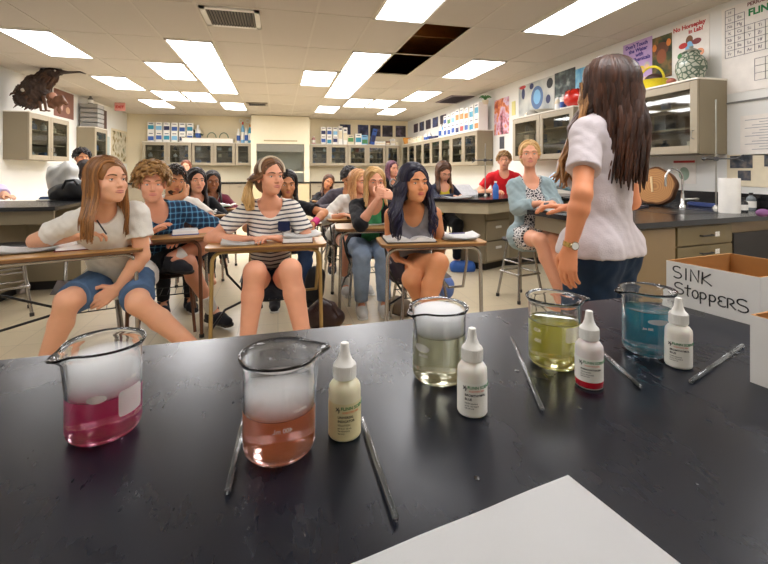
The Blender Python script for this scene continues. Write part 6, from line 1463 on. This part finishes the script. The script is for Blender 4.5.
# --- people behind the left bench
p = seated('short dark-haired student seated behind the magenta-shirted one at left', 82, 158, 6.3, (.6, -.8, -.05), (.5, -1), vox=.009, sex='m', pz=.74, skin=TAN, brow=(24, 18, 16)); on_desk(p, z=.98); sit_legs(p, kz=.68); p.body(); p.top('shirt', cloth('charcoal_shirt', (58, 56, 58)), sleeve=.6); p.bottoms('trousers', c_black, calf=.96); p.hair(HD, 'short', .045, n=240, seed=15, r=.008, curl=.004)
stool('lab stool behind the left bench, further from the camera', p.pel.x, p.pel.y, h=.64)
p = seated('dark-haired student in magenta top turned away, left bench', 87, 170, 5.85, (.75, -.4, -.1), (.6, -.8), vox=.009, pz=.66, skin=TAN, brow=(24, 18, 16)); on_desk(p, z=.98); sit_legs(p, kz=.6); p.body(); p.top('magenta_top', cloth('magenta_cloth', (150, 30, 110)), sleeve=.7); p.bottoms('trousers', c_black, calf=.96); p.hair(HD, 'long', .10, n=90, seed=16)
stool('lab stool behind the left bench under the magenta-shirted student', p.pel.x, p.pel.y, h=.56)
p = seated('person in lavender t-shirt cut by the left edge, arm on the bench', -16, 172, 5.55, (.8, -.5, 0), (.7, -.7), vox=.008, sex='m', pz=.68, lean=.1, skin=FAIR); p.arm('L', at(10, 204, 5.0)+V((0, 0, .03)), V((.3, .2, -1)), hdir=(.8, -.5, 0)); p.arm('R', at(-20, 204, 5.0), V((-1, 0, -1))); sit_legs(p, kz=.6); p.body(); p.top('t_shirt', cloth('lavender_jersey', (196, 184, 222)), sleeve=.8, loose=.012); p.bottoms('trousers', c_black, calf=.96); p.hair(HB, 'short', .03, n=100, seed=17)
stool('lab stool under the person in lavender', p.pel.x, p.pel.y, h=.58)
# --- student hidden behind the striped girl
p = seated('dark-haired student mostly hidden behind the striped girl, pink wristband', 287.5, 184, 4.25, (.05, -.98, -.15), (.1, -1), vox=.008, skin=TAN, brow=(24, 18, 16)); p.arm('R', at(270, 220, 4.0), V((-1, 0, -.6))); p.arm('L', at(311, 226, 3.95), V((1, .2, .3)), hdir=(0, -.5, -.8), curl=.5); sit_legs(p, kx=.14); p.body(); p.top('black_top', c_black, sleeve=.6); p.bottoms('jeans', denim('denim_blue', (60, 80, 116)), calf=.95); p.hair(HD, 'long', .16, n=90, seed=18)
p.band('L', .72, .036, .075, mat('pink_band', (226, 60, 130), .6), 'wristband')
for k in 'LR': p.shoe(k, cloth('canvas_black', (34, 34, 38)), m_sole)
desk_for(p, 'student desk of the hidden student behind the striped girl', w=.6, gap=.46)
# --- right column, back to front
p = seated('long-haired girl tilting her head sideways far back by the fume hood', 328, 182, 7.4, (.1, -.98, -.15), (.1, -1), vox=.010, tilt=-.45, skin=TAN, pz=.45, brow=(30, 22, 18)); on_desk(p); sit_legs(p); p.body(); p.top('dark_top', c_black, long=.95, vox=.010); p.bottoms('trousers', c_black, calf=.96); p.hair(HB, 'long', .26, n=100, seed=19, hang=(-.05, 0, 0))
desk_for(p, 'student desk of the girl tilting her head at the back', w=.6, gap=.46)
p = seated('young man in grey hooded sweatshirt looking down, right column', 349.5, 179, 5.65, (-.15, -.9, -.45), (-.1, -1), sc=1.13, vox=.008, sex='m', px2=.12, skin=TAN, brow=(26, 20, 18)); on_desk(p); sit_legs(p); p.body(); p.top('hooded_sweatshirt', cloth('grey_fleece', (86, 80, 88)), long=.95, loose=.015, neck=(.07, .03, .04)); p.bottoms('trousers', c_black, calf=.96); p.hair(HD, 'short', .042, n=260, seed=20, r=.0075, curl=.004)
for k in 'LR': p.shoe(k, m_shoe, m_sole)
desk_for(p, 'student desk of the man in the grey sweatshirt', w=.56, gap=.46)
p = seated('strawberry-blond student in white top behind the girl in green', 359, 182, 4.72, (.55, -.8, -.1), (.1, -1), sc=1.06, vox=.008, px2=.10, skin=PINK); on_desk(p); sit_legs(p); p.body(); p.top('white_top', c_white, long=.5, loose=.01); p.bottoms('shorts', cloth('olive_shorts', (90, 84, 70)), frac=.6); p.hair(HST, 'long', .20, n=110, seed=21, vol=1.05)
for k in 'LR': p.sock(k, m_sockw, .2); p.shoe(k, m_shoew, m_sole)
desk_for(p, 'student desk of the strawberry-blond student in white', w=.56, gap=.46)
p = seated('blond girl in green top and black cardigan with hands at her mouth', 375, 182, 4.0, (.0, -.99, -.08), (-.1, -1), sc=1.08, vox=.007, px2=.04, lean=.26, skin=PINK)
p.arm('R', at(378, 199, 3.74), V((-.5, -.3, -1)), hdir=(.35, .05, .95), palm=(.3, .9, 0), curl=.9); p.arm('L', at(394, 197, 3.74), V((1, -.2, -.45)), hdir=(-.95, .1, .25), palm=(0, .8, -.4), curl=.6); sit_legs(p, kx=.10); p.body()
p.top('green_top', cloth('green_jersey', (74, 160, 106)), sleeve=0, straps=1, neck=(.075, .085, .06)); p.top('cardigan', c_black, sleeve=1.0, o=.02, open_front=1.15, neck=(.085, .07, .05)); p.bottoms('jeans', denim('denim_pale', (150, 170, 196)), calf=.97, wide=.008); p.hair(HBL, 'long', .20, n=130, seed=22, part=.02)
for k in 'LR': p.shoe(k, m_shoew, m_sole)
desk_for(p, 'steel student desk of the blond girl in green', w=.66, gap=.50)
p = seated('purple-haired student in black printed top far back at right', 392.5, 169, 7.0, (.35, -.9, 0), (.3, -1), vox=.010, pz=.62, skin=PINK); on_desk(p, z=.9); sit_legs(p, kz=.58); p.body(); p.top('black_top', c_black, sleeve=.7, vox=.010); p.bottoms('trousers', c_black, calf=.96); p.hair(HP, 'long', .20, n=90, seed=23)
q = at(393, 183, 6.86); mb = MB(); mb.tube([q+V((.05*math.cos(a), 0, .06*math.sin(a))) for a in np.linspace(0, 2*PI, 14)], .012, 6); mb.build('shirt_print', m_grey, p.root, smooth=50)
stool('lab stool under the purple-haired student', p.pel.x, p.pel.y, h=.53)
# --- girl in grey tank top, front right desk
p = Person('girl with long blue-black hair in grey tank top, legs crossed at front right desk', at(413, 268, 3.40), at(413, 208, 3.12), at(414.5, 183.5, 3.02), (.16, -.98, .02), (-.28, -1), sc=1.10, w=.95, vox=.0055, skin=(212, 144, 100), lips=(186, 86, 76), brow=(24, 18, 20), iris=(40, 28, 22)); p.lw = 1.08
p.arm('R', at(397, 259, 3.08), None, hdir=(.7, -.5, -.2), curl=.6, elbow=at(390, 243, 3.27)); p.arm('L', at(432, 263, 3.08), None, hdir=(-.8, -.4, -.1), curl=.6, elbow=at(441, 247, 3.24))
p.leg('R', at(438, 263, 2.92), at(420, 338, 2.80)); p.leg('L', at(412, 279, 3.0), at(444, 348, 3.10)); p.body()
p.top('tank_top', cloth('grey_jersey', (136, 132, 136)), sleeve=0, straps=1, o=.012, neck=(.075, .105, .06)); p.bottoms('shorts', cloth('dark_plum', (52, 44, 56)), frac=.42); p.spread = .035; p.hair(HBB, 'long', .33, n=220, r=.010, seed=25, vol=1.04, curl=.010, wave=.020, part=.012)
for k in 'LR': p.shoe(k, m_shoe, m_sole)
student_desk('steel-framed student desk at front right, papers on top', 1.065, 2.80, -.09, w=.76, dep=.36, seaty=.50)
# --- girl reading at the right rear bench
p = seated('brown-haired girl in navy jacket and yellow top reading at the rear right bench', 443.5, 172, 5.85, (.10, -.84, -.50), (-.1, -1), sc=1.12, lean=.16, vox=.008, pz=.62, skin=PINK); p.arm('R', at(455, 197, 5.45), V((-1, 0, -.6)), hdir=(.9, -.3, 0)); p.arm('L', at(464, 195, 5.5), V((1, .2, -.6)), hdir=(-.3, -.9, .1)); sit_legs(p, kz=.56); p.body()
p.top('yellow_top', cloth('yellow_jersey', (214, 190, 60)), sleeve=.5, neck=(.08, .05, .05)); p.top('jacket', cloth('navy_jacket', (40, 44, 62)), long=.96, o=.022, open_front=1.15, neck=(.085, .06, .05)); p.bottoms('trousers', c_black, calf=.96); p.hair(HB, 'long', .26, n=120, seed=26)
stool('lab stool of the reading girl at the rear right bench', p.pel.x, p.pel.y, h=.53)
p = seated('boy in red t-shirt sitting behind the rear right bench', 504, 161, 6.35, (-.48, -.87, 0), (-.4, -1), sc=1.06, vox=.008, sex='m', pz=.74, skin=PINK, brow=(130, 90, 56)); on_desk(p, z=.97, fwd=.30, hw=.14); sit_legs(p, kz=.68); p.body(); p.top('t_shirt', cloth('red_jersey', (206, 32, 40)), sleeve=.65, loose=.01); p.bottoms('jeans', denim('denim_navy', (44, 56, 84)), calf=.96); p.hair(HR if False else HC, 'short', .035, n=170, seed=27, r=.010)
stool('lab stool of the boy in red', p.pel.x, p.pel.y, h=.64)
# --- girl on the stool
p = Person('blond girl in grey-blue cardigan and printed dress sitting on a lab stool', at(531, 236, 4.05), at(530, 180, 4.02), at(529.5, 154.5, 3.98), (-.46, -.88, .0), (-.25, -1), sc=1.05, w=.95, vox=.006, skin=PINK, lips=(200, 110, 104), brow=(160, 120, 80), iris=(90, 110, 120))
p.arm('R', at(540, 203, 3.74), None, hdir=(.95, -.1, 0), curl=.4, elbow=at(518, 208, 3.92)); p.arm('L', at(552, 203, 3.74), None, hdir=(-.8, -.4, 0), curl=.5, elbow=at(556, 207, 3.96))
p.leg('R', at(540, 240, 3.66), at(563, 300, 3.56)); p.leg('L', at(556, 238, 3.62), at(572, 300, 3.56)); p.body()
p.top('dress', m_dprint, sleeve=0, straps=1, o=.012, neck=(.075, .09, .06)); p.bottoms('skirt', m_dprint, frac=.55, o=.014, waist=.14, wide=.008); p.top('cardigan', cloth('blue_grey_knit', (150, 168, 172)), long=.72, o=.022, hem=-.20, open_front=1.2, neck=(.09, .08, .05), loose=.006, wr=.005); p.hair(HBL, 'long', .02, n=110, r=.008, seed=28, vol=.99)
R3 = random.Random(4); p.extra_locks(HBL, [[p.H(0, -.10, .02), p.H(R3.uniform(-.03, .03), -.125+R3.uniform(-.02, .01), .0), p.H(R3.uniform(-.03, .03), -.12, -.05), p.H(R3.uniform(-.02, .02), -.10, -.03)] for _ in range(20)], .014, 'hair_bun')
for k in 'LR': p.shoe(k, m_shoew, m_sole)
mb = MB(); mb.box(at(546.5, 204.5, 3.66), (.06, .012, .035), .2, bev=.004); mb.build('phone', m_grey, p.root) if False else tag(mb.build('phone', mat('phone_grey', (110, 112, 118), .3)), 'small grey phone in the hands of the girl on the stool', 'phone')
stool('lab stool under the girl in the blue-grey cardigan', 2.33, 3.82, h=.60, rz=.2)
stool('empty lab stool in front of the left bench', -2.28, 4.42, h=.62, rz=.5)
# --- teacher
T = 1.86; p = Person('standing teacher with long brown hair, pale t-shirt and jeans seen from behind', at(601, 250, T), at(605, 124, T), at(604, 91, T-.01), (-.35, .93, .03), (-.36, .93), sc=1.08, vox=.0045, w=.88, skin=(222, 146, 104), brow=(60, 40, 30))
p.arm('L', at(570, 247, 1.65), None, hdir=(-.16, -.05, -1), palm=(.9, .2, 0), curl=.45, elbow=at(582, 194, 1.64)); p.arm('R', p.pel+p.side*.12+p.F*.22+V((0, 0, .16)), V((1, -.2, -1)), hdir=(-.8, .5, .1), curl=.5)
for k in 'LR': p.kn[k] = p.hip[k]+V((0, 0, -.44))+p.F*.02; p.an[k] = V((p.hip[k].x, p.hip[k].y, .09))
p.lw = 1.06; p.arm_r *= .92; p.spread = -.035; p.backpush = .025; p.body(); p.top('t_shirt', cloth('pale_lilac_jersey', (200, 190, 192)), sleeve=.62, hem=-.01, loose=.012, neck=(.075, .03, .05), wr=.0028, vox=.0055); 
p.bottoms('jeans', denim('denim_indigo', (32, 50, 74)), calf=.98, waist=.08, o=.013, wr=.0035, vox=.0055)
p.hair(HDK, 'long', .36, n=240, r=.011, seed=31, vol=1.02, wave=.014)
R3 = random.Random(9); p.extra_locks(hair_mat('hair_blond_strands', (96, 60, 32), (186, 134, 80)), [[p.H(-.070+R3.uniform(-.01, .01), .03+R3.uniform(-.02, .03), .03), p.H(-.088, .02+R3.uniform(-.01, .03), -.05), p.H(-.095+R3.uniform(-.02, .02), .03, -.12), p.H(-.115+R3.uniform(-.03, .02), .05+R3.uniform(-.02, .03), -.20), p.H(-.13+R3.uniform(-.04, .03), .07+R3.uniform(-.03, .03), -.28), p.H(-.14+R3.uniform(-.05, .03), .075+R3.uniform(-.03, .03), -.34-R3.uniform(0, .05))] for _ in range(26)], .008, 'hair_front')  # blond strands over the left shoulder, the hair's own colour
for k in 'LR': p.shoe(k, m_shoe, m_sole)
p.band('L', .955, .0285, .018, mat('gold_strap', (196, 160, 92), .25, metal=.8), 'watch_strap'); a_ = p.el['L'].lerp(p.wr['L'], .955); n_ = (V((0, 0, EYE))-a_); n_.z = 0; n_ = (n_.normalized()+V((.5, 0, 0))).normalized(); mb = MB(); mb.cyl(a_+n_*.024, a_+n_*.034, .016, seg=20); mb.build('watch_case', mat('watch_steel', (200, 186, 150), .2, metal=.9), p.root, smooth=40); mb = MB(); mb.cyl(a_+n_*.034, a_+n_*.035, .013, seg=20); mb.build('watch_face', m_white, p.root)
# ------------------------------------------------------------------ paper and bags of the class
def atz_(px, py, z): return at(px, py, (EYE-z)*FPX/(py-CYP))
D_ = .7615
c_ = atz_(70, 250, D_); notebook('open binder with red cover under the long-haired boy\'s hand', (c_.x+.16, c_.y+.13, D_), .30, w=.26, d=.24, cover=mat('dark_red_cover', (110, 36, 40), .5))
c_ = atz_(18, 252, D_); paper_stack('white sheets on the left end of the long-haired boy\'s desk', (c_.x+.04, c_.y+.02, D_), .30, .22, .35, n=3)
paper_stack('white papers on the left part of the striped girl\'s desk', (-.24, 3.12, D_), .28, .21, .1, n=2)
notebook('stack-like open notebook at right on the striped girl\'s desk', (.14, 3.16, D_), -.06, w=.20, d=.24, open_=False, cover=mat('brown_cover', (92, 66, 60), .5))
c_ = V((.15, 3.17, .79)); paper_stack('loose sheets on the notebook of the striped girl', (.15, 3.17, .789), .26, .22, .12, n=3)
notebook('open notebook on the front right desk, left half of the top', (.92, 2.99, D_), -.10, w=.17, d=.25, cover=m_kick)
paper_stack('stack of white papers on the right half of the front right desk', (1.29, 2.96, D_), .24, .24, -.2, n=4, h=.006)
c_ = V((1.31, 2.98, .788)); mb = MB(); mb.cyl(c_+V((-.07, .02, .0065)), c_+V((.06, .03, .0065)), .0045); tag(mb.build('pen', mat('violet_pen', (90, 80, 130), .3)), 'violet-grey pen lying on the papers of the front right desk', 'pen')
q = atz_(175, 236, .77); notebook('blue edged notebook on the desk of the plaid boy', (q.x+.05, q.y+.12, .771), .2, w=.18, d=.2, open_=False, cover=m_blue)
q = atz_(191, 217, .765); t = thing('water_bottle', 'clear bottle with blue label on the bearded man\'s desk', 'bottle', (q.x, q.y, .762)); mb = MB(); mb.lathe([(0, 0), (.03, 0), (.031, .12), (.013, .17), (0, .17)], (q.x, q.y, .762), 16); mb.build('body', m_lblue, t, smooth=40); mb = MB(); mb.cyl((q.x, q.y, .932), (q.x, q.y, .95), .014); mb.build('cap', m_white, t)
c_ = p5.pel+p5.F*.34; paper_stack('papers on the desk of the dark-haired girl in black', (c_.x+.05, c_.y, D_), .26, .2, .2, n=3, h=.012)
c_ = atz_(370, 226, D_); paper_stack('papers on the desk of the blond girl in green', (c_.x+.02, c_.y+.1, D_), .32, .2, 0, n=2)
c_ = atz_(343, 213, D_); paper_stack('papers on the desk of the strawberry-blond student', (c_.x, c_.y+.08, D_), .28, .2, 0, n=2)
c_ = at(456, 198, 5.15); paper_stack('white sheets lying on the rear right bench in front of the reading girl', (c_.x, c_.y, .9285), .34, .22, .3, n=3)
q = at(466, 190, 5.15); mb = MB(); mb.box(q, (.24, .006, .2), .3, rot=M.Rotation(.3, 4, 'Z') @ M.Rotation(-.9, 4, 'X')); tag(mb.build('booklet', mat('grey_print_paper', (196, 194, 196), .6, var=.2, scale=30)), 'printed booklet held up by the reading girl', 'booklet')
c_ = at(548, 207, 3.62); paper_stack('white paper on the sink bench corner before the girl on the stool', (c_.x+.06, c_.y-.03, .9235), .30, .21, -.4, n=3)
c_ = atz_(484, 198, .93); mb = MB(); mb.box((2.62, 5.2, .945), (.22, .1, .034), .4, bev=.008); tag(mb.build('pencil_pouch', c_black), 'black pouch on the rear right bench near the blue bottle', 'pouch')
for i, (x, y) in enumerate(((2.36, 5.12), (2.44, 5.06), (2.50, 5.14))): jug('%s small jar from the left on the rear right bench' % ORD[i], (x, y, .928), .022, .10, m_glw, m_white, 'small jars on the rear right bench', 'storage_jar')
t = lump('leather_bag', 'dark brown leather bag on the floor right of the centre desk', 'bag', [(A(at(318, 316, 3.5)), A(at(334, 318, 3.5)), .10, .085), (A(at(322, 306, 3.5)), A(at(330, 308, 3.5)), .06, .06)], mat('brown_leather', (52, 32, 28), .35, var=.3, bump=.3), noise=.006, base=.0); mb = MB(); mb.tube([at(315, 312, 3.42), at(322, 298, 3.42), at(332, 303, 3.42), at(338, 316, 3.42)], .008, 6); mb.build('strap', mat('brown_strap', (60, 36, 30), .4), t, smooth=50)
lump('backpack', 'black backpack on the floor behind the centre desk leg', 'bag', [(A(at(313, 292, 4.0)), A(at(316, 276, 4.0)), .10, .09)], MATS['black_nylon'], noise=.006, base=.0)
lump('bag', 'blue bag on the floor under the rear right bench', 'bag', [(A(at(456, 267, 5.4)), A(at(469, 267, 5.4)), .08, .08)], mat('blue_nylon', (40, 90, 170), .5), noise=.006, base=.0)
lump('bag', 'round blue bag on the floor right of the crossed legs', 'bag', [(A(at(446, 291, 3.9)), A(at(447, 284, 3.9)), .07, .07)], mat('periwinkle_nylon', (84, 110, 170), .5), noise=.005, base=.0)
lump('bag', 'grey and white bag on the floor left of the front right desk', 'bag', [(A(at(396, 305, 3.75)), A(at(404, 308, 3.75)), .08, .08)], mat('grey_brown_cloth', (120, 104, 88), .8, var=.4), noise=.008, base=.0)
q = atz_(345, 328, .0); mb = MB(); mb.box((q.x, q.y, .0025), (.16, .1, .003), .3); tag(mb.build('paper_scrap', mat('orange_paper', (214, 150, 70), .6)), 'orange paper scrap on the floor beside the leather bag', 'paper')
lump('tissue', 'crumpled white and pink tissue on the floor by the left bench stool', 'tissue', [(A(at(13, 290, 4.45)), A(at(22, 289, 4.45)), .065, .06)], mat('tissue_paper', (232, 222, 220), .8), vox=.006, noise=.014, fr_=50, base=0.)
EXPO = 0.97
# ------------------------------------------------------------------ camera, world, view
cd = bpy.data.cameras.new('camera'); co = bpy.data.objects.new('camera', cd); COL.objects.link(co)
co.location = (0, 0, EYE); co.rotation_euler = (PI/2, 0, -YAW)
cd.sensor_fit = 'HORIZONTAL'; cd.sensor_width = 36; cd.lens = FPX/768*36; cd.shift_x = 0.; cd.shift_y = -(282-CYP)/768; cd.clip_start = .02
cd.dof.use_dof = False
SC.camera = co
w = bpy.data.worlds.new('world'); SC.world = w; w.use_nodes = True; w.node_tree.nodes['Background'].inputs[0].default_value = (.8, .85, .95, 1); w.node_tree.nodes['Background'].inputs[1].default_value = .3
vs_ = SC.view_settings; vs_.view_transform = 'Standard'; vs_.look = 'None'; vs_.gamma = 1; vs_.use_curve_mapping = False; vs_.exposure = EXPO
cy = SC.cycles; cy.use_denoising = True; cy.max_bounces = 14; cy.transmission_bounces = 14; cy.volume_bounces = 8; cy.transparent_max_bounces = 16; cy.diffuse_bounces = 5; cy.glossy_bounces = 5
cy.caustics_reflective = True; cy.caustics_refractive = True; cy.sample_clamp_indirect = 6.; cy.blur_glossy = .3
